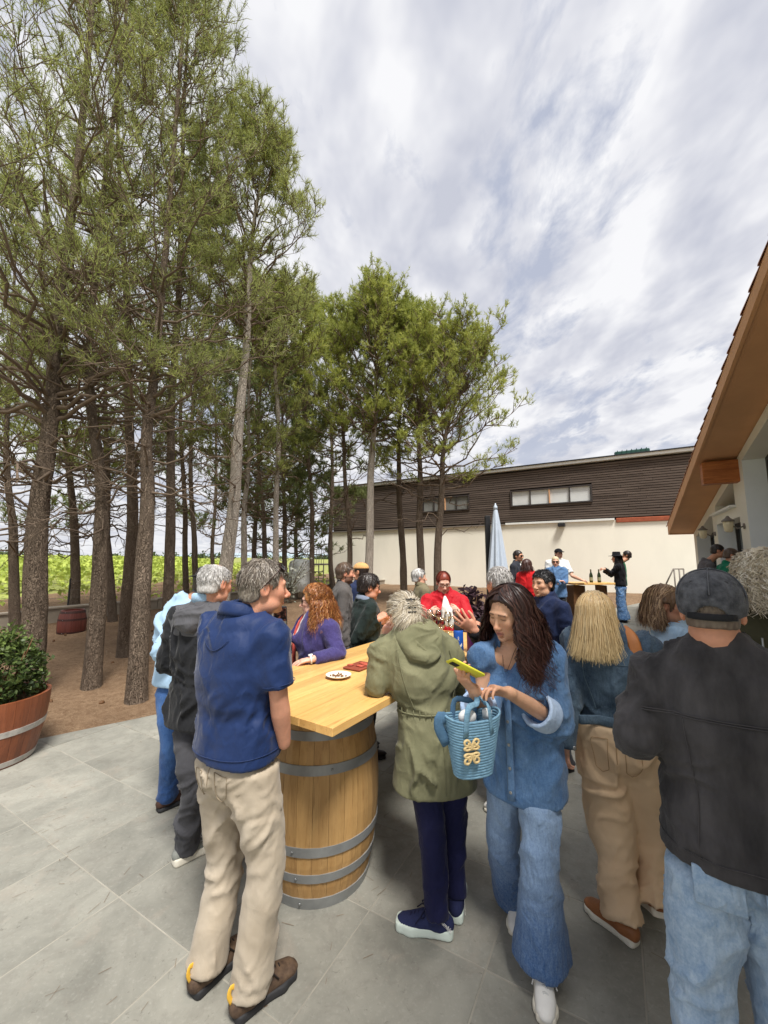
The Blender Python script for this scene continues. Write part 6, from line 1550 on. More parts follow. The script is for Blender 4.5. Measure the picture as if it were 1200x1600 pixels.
def strap_man():
    p = Person(-1.54, 3.10, 14, 1.74, 'man in pale blue shirt and blue jeans mostly hidden behind the white haired man', 'tan', 1.0, 2)
    p.set(lan=G(262, 1243, .085)); p.j['ltoe'] = p.j['lan'] + A3(.10, .12, -.03); p.j['lkn'] = P(268, 1165, 3.0); p.j['ran'] = p.j['lan'] + A3(.24, .1, 0); p.j['rtoe'] = p.j['ran'] + A3(.1, .12, -.03); p.j['rkn'] = p.j['lkn'] + A3(.22, .1, 0)
    p.j['lsh'] = P(282, 962, 3.0); p.j['lel'] = P(252, 1020, 2.92); p.j['lwr'] = P(285, 1045, 3.1)
    p.head(16, -4, 0, P(324, 912, 3.1)); p.body('long', [])
    p.hid = True; p.trousers(D_blue, 'jeans', .57, (.16, .12), .088, .068, .066, tintf=wear(.5, .8, .3), under=.5); p.top(C_ltblue, 'shirt', .50, (.19, .135), 1, 1, 'long', (.074, .066, .05), fold=.007)
    v = MB(); a = p.j['lsh']; v.tube(spline([a + A3(.03, .10, .0), a + A3(.05, .0, .075), a + A3(.07, -.09, -.02), a + A3(.10, -.12, -.16)], 12), .035, 8, flat=(.2, A3(0, -1, .3))); v.build('backpack_strap', C_black, p.root, True)
    near_shoes(p, L_brown, L_black, sole=.034); p.scalp(DARK, .008); b = MB(); c = p.hl(0, -.0, .055); r_, f_, u_ = p.axes()
    b.lathe(c, [(.135, -.004), (.137, 0), (.09, .010), (.084, .02), (.080, .055), (.062, .075), (.02, .08)], 28, (r_, f_ , u_)); b.build('hat', C_black, p.root, True)
strap_man()

# -- curly haired woman in purple across the table
def curly_woman():
    p = Person(-.55, 3.36, -104, 1.60, 'woman with ginger curls and sunglasses in a purple cardigan leaning on the table', 'pale', 1.10, 1, female=True)
    hd = G(462, 1035, 1.07)
    p.j['lsh'] = P(516, 985, 3.20); p.j['lel'] = P(528, 1022, 3.10); p.j['lwr'] = G(487, 1030, 1.085)
    p.j['rsh'] = P(475, 978, 3.42); p.j['rel'] = P(452, 1012, 3.40); p.j['rwr'] = P(441, 985, 3.12)
    p.head(-88, -2, 0, P(490, 939, 3.34), .98)
    p.body('long', [dict(side='l', fwd=nrm(hd - p.j['lwr']), nrm=A3(0, .1, -1), curl=.15, spread=.2), dict(side='r', fwd=A3(-.35, -.5, .55), nrm=A3(.4, -.6, -.3), curl=.55)], dict(nose=1.15), brow=(120, 80, 56), lips=(176, 92, 90))
    p.trousers(C_navytr, 'trousers', .60, (.17, .125), .09, .07, .06)
    tp_ = p.top(C_whiteprint, 'blouse', .52, (.178, .138), .98, 1, 'none', (.06, .05, .04), bust=.05, fold=.005)
    def openf(f):
        c = p.up(.70) + p.TF * .17; f.tube([p.up(.88) + p.TF * .10, p.up(.72) + p.TF * .22, p.up(.5) + p.TF * .25], np.array([.06, .085, .10]), k=.01, op='sub')
    p.top(C_purple, 'cardigan', .47, (.192, .150), 1, 1, 'long', (.070, .060, .046), cuff=.10, fold=.007, bust=.05, extra=openf)
    b = MB(); b.tube(spline([p.up(.87) + p.TR * .05 - p.TF * .03, p.up(.845) + p.TF * .085 + p.TR * .04, p.up(.76) + p.TF * .165 + p.TR * .05, p.up(.64) + p.TF * .18 + p.TR * .05, p.up(.54) + p.TF * .17 + p.TR * .06], 16), .034, 8, flat=(.35, p.TF)); b.build('scarf', cloth('coral_scarf', (206, 92, 84)), p.root, True)
    p.specs(M_lens, M_frame)
    w = MB(); c = p.j['lwr']; fw = nrm(hd - c); sd = nrm(np.cross(fw, EZ)); up = np.cross(sd, fw); c = c + fw * .005
    w.tube([c + sd * .031 * math.cos(t) + up * .027 * math.sin(t) for t in np.linspace(0, 6.283, 21)], .007, 6); w.box(c + up * .030, .032, .028, .012, (fw, sd, up), .004); w.build('wristwatch', mat('white_ceramic', lin(226, 224, 222), .3), p.root, True)
    GIN = [(168, 104, 56), (196, 136, 80), (132, 76, 40), (214, 164, 108), (112, 64, 36)]
    hr = p.scalp(GIN, .022, front=.060, low=-.05, amp=.010, back_low=-.14); p.strands(GIN, 2800, st_curly(-.205, .013, .055, spread=.06, m=24, sweep=88), hr, .0013, seed=8)
    near_shoes(p, L_dk, L_black)
    sp_ = empty('smartphone', p.j['rwr'] + A3(-.05, -.06, .07), 'black smartphone with a picture on its screen held up by the curly haired woman', 'phone'); c = P(438, 962, 3.03)
    b = MB(); ax = (A3(1, 0, 0), nrm(A3(0, 1, .25)), nrm(A3(0, -.25, 1))); b.box(c, .10, .012, .15, ax, .006); b.build('case', L_black, sp_)
    b = MB(); b.box(c - ax[1] * .007 + ax[2] * .012, .09, .002, .10, ax); b.build('screen', mat('phone_picture', lin(28, 24, 26), .3, .3, 34, col2=lin(150, 96, 86), contrast=(.5, .72)), sp_)
    b = MB(); b.box(c - ax[1] * .0075 - ax[2] * .054, .09, .002, .03, ax); b.build('card_sleeve', L_grey, sp_)
curly_woman()

def panel(p, m, r, hw, z0, z1):          # shirt front showing between the open jacket edges
    def cutf(f):
        x, y, z = f.xyz((slice(None),) * 3); c = p.up(.7); a = (x - c[0]) * p.TR[0] + (y - c[1]) * p.TR[1]; b = (x - c[0]) * p.TF[0] + (y - c[1]) * p.TF[1]; h = (z - p.b[2]) / p.H
        w = hw * np.interp(h, [z0, .62, .74, z1], [1.3, .8, 1.0, .75]); f.F = np.maximum(f.F, np.maximum(np.abs(a) - w, -b)).astype(np.float32); f.F = np.maximum(f.F, ((h - z1) * p.H).astype(np.float32))
    p.top(m, 'shirt', z0, r, 1, 1, 'none', fold=.003, extra=cutf)
def man_generic(x, y, yaw, H, label, skin, det, topm, trm, hair=None, hp=dict(), hyaw=None, hpitch=0, topk=dict(), shoes=(L_dk, L_black), arms=None, hands=(), face=None, w=1.0, hs=1.0, fem=False, hat=None, group=None, trk=dict(), at=None, body=dict(), roll=0):
    if at is not None: H = float(np.clip((at[2] - gz(y)) / .926, 1.5, 1.95))
    p = Person(x, y, yaw, H, label, skin, w, det, female=fem, group=group); p.hid = True
    if arms: arms(p)
    p.head(hyaw, hpitch, roll, at, hs); p.body('long' if topk.get('sleeve', 'long') == 'long' else 'short', hands(p) if callable(hands) else hands, face, **body)
    p.trousers(trm, 'trousers', **{'under': topk.get('hem', .48) + .01, **trk}); k = dict(hem=.48, r=(.188, .132), fold=.007); k.update(topk); t = p.top(topm, 'jacket' if 'nm' not in k else k.pop('nm'), **k)
    near_shoes(p, *shoes)
    if hair: p.scalp(hair, **hp)
    return p, t
def green_man():
    def arms(p):
        p.j['rel'] = P(556, 1000, 3.72); p.j['rwr'] = P(590, 968, 3.75); p.j['lel'] = p.j['lsh'] + A3(.10, .05, -.27); p.j['lwr'] = P(597, 972, 3.95)
    p, t = man_generic(-.18, 3.92, 72, 1.74, 'dark haired man with glasses in a dark green jacket across the table', 'ruddy', 1, C_green, C_charcoal, None, hyaw=74, hpitch=-8, arms=arms, at=P(577, 917, 3.92),
        hands=lambda p: [dict(side='r', fwd=A3(.75, .2, .5), nrm=A3(.2, .6, -.6), curl=.6), dict(side='l', fwd=A3(.6, -.2, .6), nrm=A3(0, -.8, 0), curl=.6)], face=dict(open=.8, jaw=1.1, nose=1.1), w=1.05, body=dict(brow=(46, 36, 32)))
    panel(p, cloth('slate_shirt', (122, 132, 150)), (.196, .141), .055, .50, .84); p.collar(cloth('slate_shirt', (122, 132, 150)), t, 'fold', .064, .036, .868, .6)
    hr = p.scalp(DARK, .012, front=.050, amp=.006, back_low=-.06); p.strands([(40, 32, 28), (62, 50, 44), (30, 24, 22)], 1500, st_short(.055, .012, low=108), hr, .0015, seed=12); p.specs(None, M_frame, name='spectacles')
green_man()
def beard_man():
    p, t = man_generic(-.49, 4.75, 78, 1.80, 'bearded brown haired man in a grey pullover talking behind the curly haired woman', 'ruddy', 2, C_greypull, C_charcoal, [(84, 66, 54), (104, 84, 68), (66, 52, 44)], dict(grow=.010, front=.055, amp=.006), hyaw=82, at=P(540, 896, 4.75), body=dict(beard=((74, 54, 44), .85)), face=dict(jaw=1.05))
    p.strands([(84, 66, 54), (104, 84, 68), (66, 52, 44)], 500, st_short(.045, .010), None, .0022, seed=4, name='hair_strands')
beard_man()
def cap_orange():
    p, t = man_generic(-.31, 5.15, -60, 1.72, 'man in navy top and tan cap glimpsed behind the bearded man', 'tan', 2, C_dknavy, C_charcoal, DARK, dict(grow=.006), hyaw=-60, at=P(563, 894, 5.15))
    f = Fld(p.hc - .16, p.hc + .2, .008); r_, f_, u_ = p.axes(); f.ball(p.hl(0, -.012, .045), A3(.09, .11, .082), (r_, f_, u_), 0); f.plane(p.hl(0, 0, .045), -u_); f.ball(p.hl(0, .105, .046), A3(.07, .06, .008), (r_, f_, u_), .01); p._emit('cap', f, cloth('ochre_cap', (204, 158, 104)), None); p.specs(M_lens)
cap_orange()
def old_olive():
    p, t = man_generic(.56, 6.0, 80, 1.72, 'older grey haired man in an olive jacket behind the woman in red', 'fair', 2, C_oldolive, C_charcoal, WHITE, dict(grow=.009, front=.062, amp=.005), hyaw=82, at=P(655, 902, 6.0), face=dict(nose=1.2))
    p.strands([(190, 186, 182), (150, 146, 142), (96, 92, 90)], 420, st_short(.045, .010), None, .0026, seed=4, name='hair_strands'); p.collar(C_oldolive, t, 'fold', .07, .05, .865, .6)
old_olive()
def red_woman():
    def arms(p):
        p.j['rsh'] = P(667, 940, 4.82); p.j['lsh'] = P(722, 940, 4.82); p.j['rel'] = P(655, 972, 4.62); p.j['lel'] = P(734, 972, 4.62); p.j['rwr'] = P(672, 958, 4.46); p.j['lwr'] = P(716, 955, 4.46)
    p, t = man_generic(.74, 4.86, 180, 1.70, 'auburn haired woman in glasses and red jacket drying glassware with a white cloth', 'pale', 1, C_red, C_black, None, hyaw=178, hpitch=-20, arms=arms, at=P(693, 910, 4.80), fem=True, w=1.12,
        hands=lambda p: [dict(side='r', fwd=A3(.8, -.25, .35), nrm=A3(.3, .8, -.2), curl=.55), dict(side='l', fwd=A3(-.8, -.25, .35), nrm=A3(-.3, .8, -.2), curl=.5)], topk=dict(hem=.50, r=(.178, .13), sr=(.078, .07, .052), bust=.03, fold=.009), body=dict(brow=(110, 60, 46), lips=(176, 96, 92)), face=dict(jaw=1.05, open=.45))
    p.collar(C_red, t, 'stand', .062, .055, .868, .5)
    AU = [(112, 46, 34), (140, 62, 44), (88, 36, 28)]; hr = p.scalp(AU, .006, front=.050, low=-.03, amp=.003)
    p.strands(AU, 1100, lambda rng, k: flow(rng.uniform(.02, .5, k), (lambda a: np.sign(a) * np.clip(np.abs(a), 0, 2.2))(rng.uniform(-3.1, 3.1, k)), np.full(k, 1.75), 8, rng.uniform(.003, .010, (k, 1)) * np.ones((1, 8))), hr, .0016, seed=3)
    p.specs(None, M_frame, name='spectacles')
    c = P(697, 953, 4.36); r = empty('drying_cloth', c, 'white crumpled drying cloth held up in front of the red jacket', 'cloth'); f = Fld(c - .22, c + .22, .006)
    f.tube([c + EZ * .135 + A3(-.005, .03, 0), c + EZ * .03, c - EZ * .06 + A3(.015, 0, 0), c - EZ * .15 + A3(.045, 0, 0)], np.array([[.016, .012], [.050, .022], [.066, .024], [.056, .022]]), A3(1, 0, 0), .01)
    V, F = f.mesh(); V = relax(V, F, 1); N = vnormals(V, F); V = V + N * folds(V, N, A3(.25, 0, 1), .007, 3, 30, .18)[:, None]; obj('folded_cloth', V, F, C_white, r, True)
red_woman()

# -- woman in the olive parka, back to us
def parka_woman():
    p = Person(.27, 2.26, -12, 1.64, 'woman in a long olive green parka leaning on the table with hair clipped up', 'fair', 1.06, 1, female=True, lean=13, side=-.075)
    p.set(lan=G(683, 1428, .085), ran=G(712, 1396, .085)); p.j['ltoe'] = p.j['lan'] + A3(-.17, .03, -.03); p.j['rtoe'] = p.j['ran'] + A3(.04, .17, -.03)
    p.j['lhip'] = p.j['lhip'] + A3(.01, 0, 0); p.j['lkn'] = P(676, 1316, 2.20); p.j['rkn'] = P(707, 1300, 2.32)
    p.j['lsh'] = P(598, 1022, 2.30); p.j['rsh'] = P(697, 1018, 2.34); p.j['lel'] = G(588, 1071, 1.10); p.j['lwr'] = P(604, 1000, 2.52); p.j['rel'] = P(722, 1072, 2.42); p.j['rwr'] = P(660, 1010, 2.60)
    p.head(-20, -12, 0, P(630, 962, 2.40), .98)
    p.body('long', [dict(side='l', fwd=A3(.05, .0, 1), nrm=A3(.3, .6, 0), curl=.5)], dict(back=1))
    p.trousers(C_navytr, 'trousers', .60, (.155, .12), .088, .066, .058, fold=.006, cut_h=.03, under=.40)
    pk = p.top(C_olive, 'parka', .372, (.192, .150), .86, 1.0, 'long', (.073, .066, .050), fold=.0115, flare=1.12, hem_tilt=(0, .0))
    # hood
    bk = -p.TF; f = Fld(p.up(.82) - .26, p.up(.86) + .22, .007)
    f.tube([p.up(.855) + p.TR * .095 + p.TF * .02, p.up(.835) + p.TR * .105 + bk * .06, p.up(.790) + bk * .150 + p.TR * .06, p.up(.778) + bk * .160, p.up(.790) + bk * .150 - p.TR * .06, p.up(.835) - p.TR * .105 + bk * .06, p.up(.855) - p.TR * .095 + p.TF * .02], [.022, .030, .034, .036, .034, .030, .022], k=.03)
    f.ball(p.up(.825) + bk * .09, A3(.115, .055, .085), (p.TR, p.TF, EZ), .05); f.tube([p.up(.86) + p.TR * .05 + bk * .03, p.up(.862) + bk * .06, p.up(.86) - p.TR * .05 + bk * .03], .022, k=.03)
    p._emit('hood', f, C_olive, pk, lambda V, N: folds(V, N, p.TR * .9 + EZ * .3, .0105, 4, 13, .25))
    # waist cord channel and seams
    def ring(z, rx, ry, o=.004): 
        pts = []
        for a in np.linspace(0, 2 * math.pi, 49): c = p.up(z); pts.append(c + p.TR * (rx + o) * math.copysign(abs(math.cos(a)) ** .87, math.cos(a)) * 1.0 + p.TF * (ry + o) * math.copysign(abs(math.sin(a)) ** .87, math.sin(a)))
        return pts
    wp = arc_pts(p, .605, -2.6, 2.6, 49); wl = surf_line(p, pk, wp, .001); seam(p, 'waist_cord', wl, .0042, C_olive, pk)
    b = MB()
    for i in range(2, 47, 2): b.tube([wl[i] + EZ * .022, wl[i] + EZ * .004, wl[i] - EZ * .028], [.002, .0042, .0015], 5)
    tag(b.build('gather', C_olive, pk, True), kind='stuff')
    seam(p, 'back_seam', surf_line(p, pk, [p.up(z) - p.TF * .15 if z > .535 else p.up(.535) - p.TF * .15 + EZ * (z - .535) * p.H for z in np.linspace(.60, .39, 14)], .0006), .0024, C_olive, pk)
    for sg in (-1, 1): seam(p, 'arm_seam', surf_line(p, pk, [p.up(z) - p.TF * .12 + p.TR * sg * x for z, x in zip(np.linspace(.80, .62, 10), np.linspace(.135, .12, 10))], .0006), .0022, C_olive, pk)
    # clip and hair
    PG = [(206, 196, 174), (164, 150, 128), (226, 218, 202), (108, 94, 78), (184, 170, 146)]
    hr = p.scalp(PG, .014, front=.04, low=-.06, amp=.008, back_low=-.09)
    def st(rng, k):
        az = rng.uniform(-3.1, 3.1, k); t0 = rng.uniform(1.0, 1.75, k); u = np.linspace(0, 1, 9); tgt = A3(.0, -.118, .045); s0 = flow(t0, az, t0, 1, np.full((k, 1), .012))[:, 0]
        L = s0[:, None] + (tgt - s0)[:, None] * u[None, :, None]; n = L - A3(0, -.016, .03); n = n / (np.linalg.norm(n / A3(.085, .108, .105), axis=2, keepdims=True)) ; L = n * rng.uniform(1.0, 1.16, (k, 1, 1)) + A3(0, -.016, .03); L += .006 * np.sin(u * 9 + rng.uniform(0, 6, (k, 1)))[..., None] * rng.normal(0, 1, (k, 1, 3)); return L
    p.strands(PG, 3800, st, hr, .0009, seed=8)
    def st2(rng, k):
        u = np.linspace(0, 1, 10); a = rng.uniform(0, 6.28, (k, 1)); r0 = rng.uniform(.0, .04, (k, 1)); s0 = np.stack([r0 * np.cos(a), -.115 + 0 * a, .05 + r0 * np.sin(a)], -1); ln = rng.uniform(.04, .15, (k, 1)); dx = rng.normal(0, .05, (k, 1))
        return np.stack([s0[..., 0] + dx * u + .012 * np.sin(u * 8 + a), s0[..., 1] - .035 * np.sin(u * 2.6) + .02 * u, s0[..., 2] - ln * u ** 1.3], -1)
    p.strands(PG, 800, st2, hr, .0009, seed=9, name='loose_strands')
    b = MB(); c = p.hl(0, -.135, .045)
    r_, f_, u_ = p.axes()
    for k in range(4):
        t = (k - 1.5) / 1.5; b.tube(spline([c + u_ * (.035 * t) + r_ * .004, c + u_ * (.035 * t) + r_ * .022 - f_ * .006, c + u_ * .035 * t + r_ * .030 + f_ * .02], 6), .0035, 5); b.tube(spline([c + u_ * (.035 * t) - r_ * .004, c + u_ * (.035 * t) - r_ * .022 - f_ * .006, c + u_ * .035 * t - r_ * .030 + f_ * .02], 6), .0035, 5)
    b.tube([c + u_ * .042, c - u_ * .042], .006, 6); b.build('claw_clip', L_black, p.root, True)
    for q in 'lr':
        o, pf = p.shoe(q, L_navy, L_mint, sole=.046, laces=mat('navy_lace', lin(26, 28, 56), .8), L=.285, collar=.03, wid=1.02)
        # lettering on the heel side
        t = bpy.data.curves.new('shoe_lettering', 'FONT'); t.body = 'Columbia'; t.size = .024; t.extrude = .0006; t.align_x = 'CENTER'
        to = bpy.data.objects.new('shoe_lettering', t); C.objects.link(to); an = p.j[q + 'an']; fw = nrm((p.j[q + 'toe'] - an) * A3(1, 1, 0)); sd = A3(fw[1], -fw[0], 0); sgn = -1 if q == 'l' else 1
        sdv = sd * sgn * 1.0
        n = nrm(sdv * -1 if False else sdv); 
        # outer side of each shoe, running diagonally down towards the heel
        n = nrm(A3(.0, -1, .12)) if q == 'l' else nrm(A3(1, -.25, .1)); xd = nrm(fw * -.72 * 1 - EZ * .62); xd = nrm(xd - n * (xd @ n)); yd = np.cross(n, xd)
        wpos = pf(-.030, (.0445 if q == 'l' else .046) * (1 if (sd @ n) > 0 else -1), .074)
        bpy.context.view_layer.update(); me = bpy.data.meshes.new_from_object(to.evaluated_get(bpy.context.evaluated_depsgraph_get())); bpy.data.objects.remove(to)
        co = np.empty(len(me.vertices) * 3, np.float32); me.vertices.foreach_get('co', co); co = co.reshape(-1, 3); me.vertices.foreach_set('co', (wpos + co[:, :1] * xd + co[:, 1:2] * yd + co[:, 2:] * n - wloc(o)).ravel().astype(np.float32)); me.materials.clear(); me.materials.append(L_white); link('lettering', me, o)
parka_woman()

# -- woman in denim with the phone
def denim_woman():
    p = Person(.67, 2.04, -140, 1.66, 'long dark haired woman in a blue denim shirt and flared jeans looking at her phone', 'asian', 1.0, 1, female=True, lean=3)
    p.set(lan=G(846, 1492, .10), ran=G(806, 1388, .09)); p.j['ltoe'] = p.j['lan'] + A3(-.045, -.16, -.03); p.j['rtoe'] = p.j['ran'] + A3(-.05, -.16, -.03)
    p.j['lkn'] = P(842, 1340, 1.90); p.j['rkn'] = P(786, 1310, 2.12)
    p.j['rsh'] = P(756, 1030, 1.97); p.j['lsh'] = P(858, 1030, 1.98); p.j['lel'] = P(866, 1124, 1.93); p.j['lwr'] = P(795, 1082, 1.76); p.j['rel'] = P(752, 1120, 1.92); p.j['rwr'] = P(741, 1078, 1.74)
    p.head(-124, -15, -4, P(795, 958, 1.95), 1.0)
    p.body('rolled', [dict(side='r', fwd=A3(-.45, -.15, .45), nrm=nrm(A3(.35, .35, .8)), curl=[.2, .55, .6, .65, .7], spread=.06), dict(side='l', fwd=A3(-.88, -.12, .30), nrm=nrm(A3(-.28, -.35, -.85)), curl=[.55, .42, .45, .5, .55], spread=.05)],
           dict(vneck=1, nose=.75, cheek=1.05, jaw=.93, chin=.9, brow=.6), brow=(36, 26, 24), lips=(168, 84, 84))
    # flared jeans
    def cutr(V): return None
    p.trousers(D_jean, 'jeans', .60, (.160, .120),   .090, .074, .10, fold=.0035, flare=.120, cut_h=.015, tintf=wear(.50, .95, .85, 5), under=.46)
    def vneck(f): f.tube([p.up(.885) + p.TF * .06, p.up(.81) + p.TF * .125, p.up(.745) + p.TF * .165], np.array([.060, .050, .012]), k=.008, op='sub')
    sh = p.top(D_mid, 'shirt', .425, (.190, .138), .98, 1, 'rolled', (.078, .078, .074), neck=.862, nr=.07, fold=.008, flare=1.04, tint=lambda V: np.repeat(np.clip(.12 + .22 * fbm(V * 7, 3, 3), 0, 1)[:, None], 3, 1), sl_end=.70, bust=.02, extra=vneck, hem_tilt=(-.18, 0))
    p.collar(D_mid, sh, 'fold', .076, .055, .862, .42)
    for o in sh.children: attr_col(o.data, np.full((len(o.data.vertices), 3), .25)) if o.type == 'MESH' and not o.data.color_attributes else None
    # rolled cuffs
    cu = denim('pale_denim_inside', (150, 176, 210), (196, 212, 232), .5, 8)
    for q, t in (('l', .30), ('r', .30)):
        el, wr = p.j[q + 'el'], p.j[q + 'wr']; d = nrm(wr - el); e = el + (wr - el) * t; f = Fld(e - .15, e + .15, .006); f.tube([e - d * .035, e + d * .04], np.array([.082, .079]), k=0, cut=[(e - d * .040, -d), (e + d * .045, d)]); f.tube([e + d * .025, e + d * .12], np.array([.060, .070]), k=.004, op='sub')
        V, F = f.mesh(); V = relax(V, F, 1); N = vnormals(V, F); V = V + N * folds(V, N, np.cross(d, EZ), .0018, 6, 14, .3)[:, None]; obj('cuff', V, F, cu, sh, True, np.full((len(V), 3), .3))
    # placket, buttons, pocket
    zz = np.linspace(.735, .43, 16); fr = []
    for z in zz: c = p.up(z) if z > .5 else p.up(.535) + EZ * (z - .535) * p.H; fr.append(c + p.TF * (.140 * (1.0 + .03 * max(0, (.6 - z) * 4)) + (.012 if z > .66 else .010)))
    b = MB(); b.tube(fr, .017, 8, flat=(.30, p.TF)); pl = b.build('placket', D_mid, sh, True); attr_col(pl.data, np.full((len(pl.data.vertices), 3), .3))
    for i in range(2, 15, 3): b = MB(); b.lathe(fr[i] + p.TF * .005, [(.0065, 0), (.0075, .002), (.006, .004), (.003, .003)], 12, (p.TR, EZ, p.TF)); b.build('button', M_steel, sh, True)
    for sg in (-1, 1):
        q0 = surf_line(p, sh, [p.up(z) + p.TF * .12 + p.TR * (sg * .085 + dx) for z, dx in ((.735, -.05), (.735, .05), (.665, .05), (.65, .0), (.665, -.05), (.735, -.05))], .0015); o = MB(); o.tube(q0, .0022, 5); o = o.build('pocket_seam', D_mid, sh, True); attr_col(o.data, np.full((len(o.data.vertices), 3), .65))
    # sneakers
    for q in 'lr':
        so, pf = p.shoe(q, L_white, L_cream, sole=.032, laces=mat('white_lace', lin(206, 206, 202), .8), L=.27, collar=.02)
        b = MB(); sg = -1 if q == 'l' else 1
        b.tube(spline([pf(.028, sg * .0385, .062), pf(.040, sg * .0395, .066), pf(.052, sg * .0405, .063), pf(.058, sg * .041, .068)], 10), np.linspace(.0045, .0015, 10), 6); b.build('emblem', mat('dark_green_patch', lin(36, 66, 52), .6), so, True)
    HC = [(46, 30, 28), (66, 44, 38), (34, 24, 24), (88, 58, 48)]
    hr = p.scalp(HC, .014, front=.072, low=-.10, amp=.005, back_low=-.14, temple=.0)
    p.strands(HC, 4200, st_long(-.33, .06, .024, .13, layers=.036, sweep=52, jit=.028, zj=.05, front_y=.0, m=15), hr, .00135, seed=21, tip=(70, 42, 36))
    b = MB(); b.tube(spline([p.up(.875) + p.TR * .05, p.up(.82) + p.TF * .10 + p.TR * .03, p.up(.765) + p.TF * .145, p.up(.82) + p.TF * .10 - p.TR * .03, p.up(.875) - p.TR * .05], 20), .0012, 5); b.build('necklace', mat('fine_chain', lin(90, 70, 50), .3, metal=.6), p.root, True)
    # phone
    c = P(727, 1044, 1.70); ax0 = nrm(A3(.80, .10, -.42)); n = nrm(A3(.50, .42, .62)); n = nrm(n - ax0 * (n @ ax0)); ax = (ax0, np.cross(n, ax0), n)
    r = empty('smartphone', c, 'smartphone in a bright yellow case held by the dark haired woman', 'phone'); b = MB(); b.box(c, .15, .076, .011, ax, .005); b.build('case', mat('yellow_silicone', lin(226, 222, 70), .55, .03), r, True)
    b = MB(); b.box(c + n * .0062, .138, .066, .001, ax); b.build('screen', mat('black_screen', lin(30, 32, 36), .08), r); b = MB(); b.box(c - n * .0075 + ax0 * -.05, .034, .036, .004, ax, .002); b.build('camera_bump', L_black, r)
    return p
DW = denim_woman()

def tote():
    c = P(738, 1160, 1.70); r = empty('woven_tote_bag', c - EZ * .11, 'blue woven basket tote with a beige emblem hanging from the dark haired woman\'s arm', 'bag'); X = nrm(A3(.92, .30, 0)); Y = A3(-X[1], X[0], 0)
    m1 = mat('blue_raffia', lin(106, 148, 176), .8, .12, 60, .6, 220, stretch=(1, 1, 3), col2=lin(136, 176, 200)); m2 = mat('dark_blue_strap', lin(78, 112, 142), .8, .1, 60, .5, 220)
    rows = 21; H0, H1 = -.108, .098; n = 44
    for i in range(rows):
        t = i / (rows - 1); z = H0 + (H1 - H0) * t; a = .078 + .043 * t; d = .046 + .014 * t; z += .0
        V = []; F = []; k = 6; rr = (H1 - H0) / rows * .60
        for q in range(n):
            w = 2 * math.pi * q / n; cx, cy = math.copysign(abs(math.cos(w)) ** .8, math.cos(w)) * a, math.copysign(abs(math.sin(w)) ** .8, math.sin(w)) * d; dip = .018 * t * (abs(math.cos(w)) ** 3) * (1 if math.cos(w) > 0 else 1)
            base = c + X * cx + Y * cy + EZ * (z + dip); o = nrm(X * cx / a ** 2 + Y * cy / d ** 2)
            for s in range(k): g = 2 * math.pi * s / k; V.append(base + o * rr * .8 * math.cos(g) + EZ * rr * math.sin(g))
        for q in range(n):
            for s in range(k): F.append((q * k + s, ((q + 1) % n) * k + s, ((q + 1) % n) * k + (s + 1) % k, q * k + (s + 1) % k))
        obj('woven_band', V, F, m1, r, True)
    b = MB(); b.box(c + EZ * (H0 - .002), .135, .075, .01, (X, Y, EZ), .004); b.build('bag_base', m1, r)
    top = P(744, 1080, 1.74)
    for sy in (-1, 1):
        b = MB(); e0 = c + X * -.058 + Y * sy * .055 + EZ * .05; e1 = c + X * .058 + Y * sy * .055 + EZ * .05; m = (top + A3(0, 0, -.012)); b.tube(spline([e0, e0 + EZ * .10 + X * .012, m + X * -.012 + Y * sy * .02 - EZ * .03, m + Y * sy * .012, m + X * .022 + Y * sy * .02 - EZ * .03, e1 + EZ * .10 - X * .012, e1], 26), .0125, 8, flat=(.35, Y)); b.build('handle', m2 if sy > 0 else m1, r, True)
    # side gusset ear
    b = MB(); b.tube(spline([c + X * -.115 + EZ * (.095), c + X * -.140 + EZ * .115, c + X * -.146 + EZ * .075, c + X * -.112 + EZ * .01], 10), .022, 8, flat=(.4, Y)); b.build('side_flap', m2, r, True)
    # raised beige emblem: two mirrored pairs of looped strokes
    me = mat('beige_leather', lin(226, 200, 146), .6, .05, 10); b = MB(); o = c - Y * .062 + X * -.042 + EZ * .0; S_ = .035
    def st(pts, w=.0048): b.tube(spline([o + X * x * S_ + EZ * y * S_ - Y * (.006 + .004 * (0)) for x, y in pts], 18), w, 6)
    for sy in (-1, 1):
        for sx in (-1, 1):
            st([(sx * .08, sy * .15), (sx * .12, sy * .75), (sx * .45, sy * 1.2), (sx * .85, sy * 1.1), (sx * .8, sy * .75), (sx * .42, sy * .6), (sx * .35, sy * .95)])
            st([(sx * .10, sy * .30), (sx * .55, sy * .20), (sx * .9, sy * .35), (sx * .6, sy * .55), (sx * .15, sy * .45)])
    b.build('emblem', me, r, True)
    b = MB(); b.lathe(c + X * .072 + EZ * .085, [(.02, 0), (.02, .03), (.012, .035)], 12); b.build('white_cap', C_white, r, True); f = Fld(c + A3(-.10, -.1, .05), c + A3(.1, .1, .2), .008); f.ball(c + X * -.02 + EZ * .10, A3(.04, .025, .03), (X, Y, EZ)); V, F = f.mesh(); obj('tissue_pack', V, F, C_white, r, True)
tote()

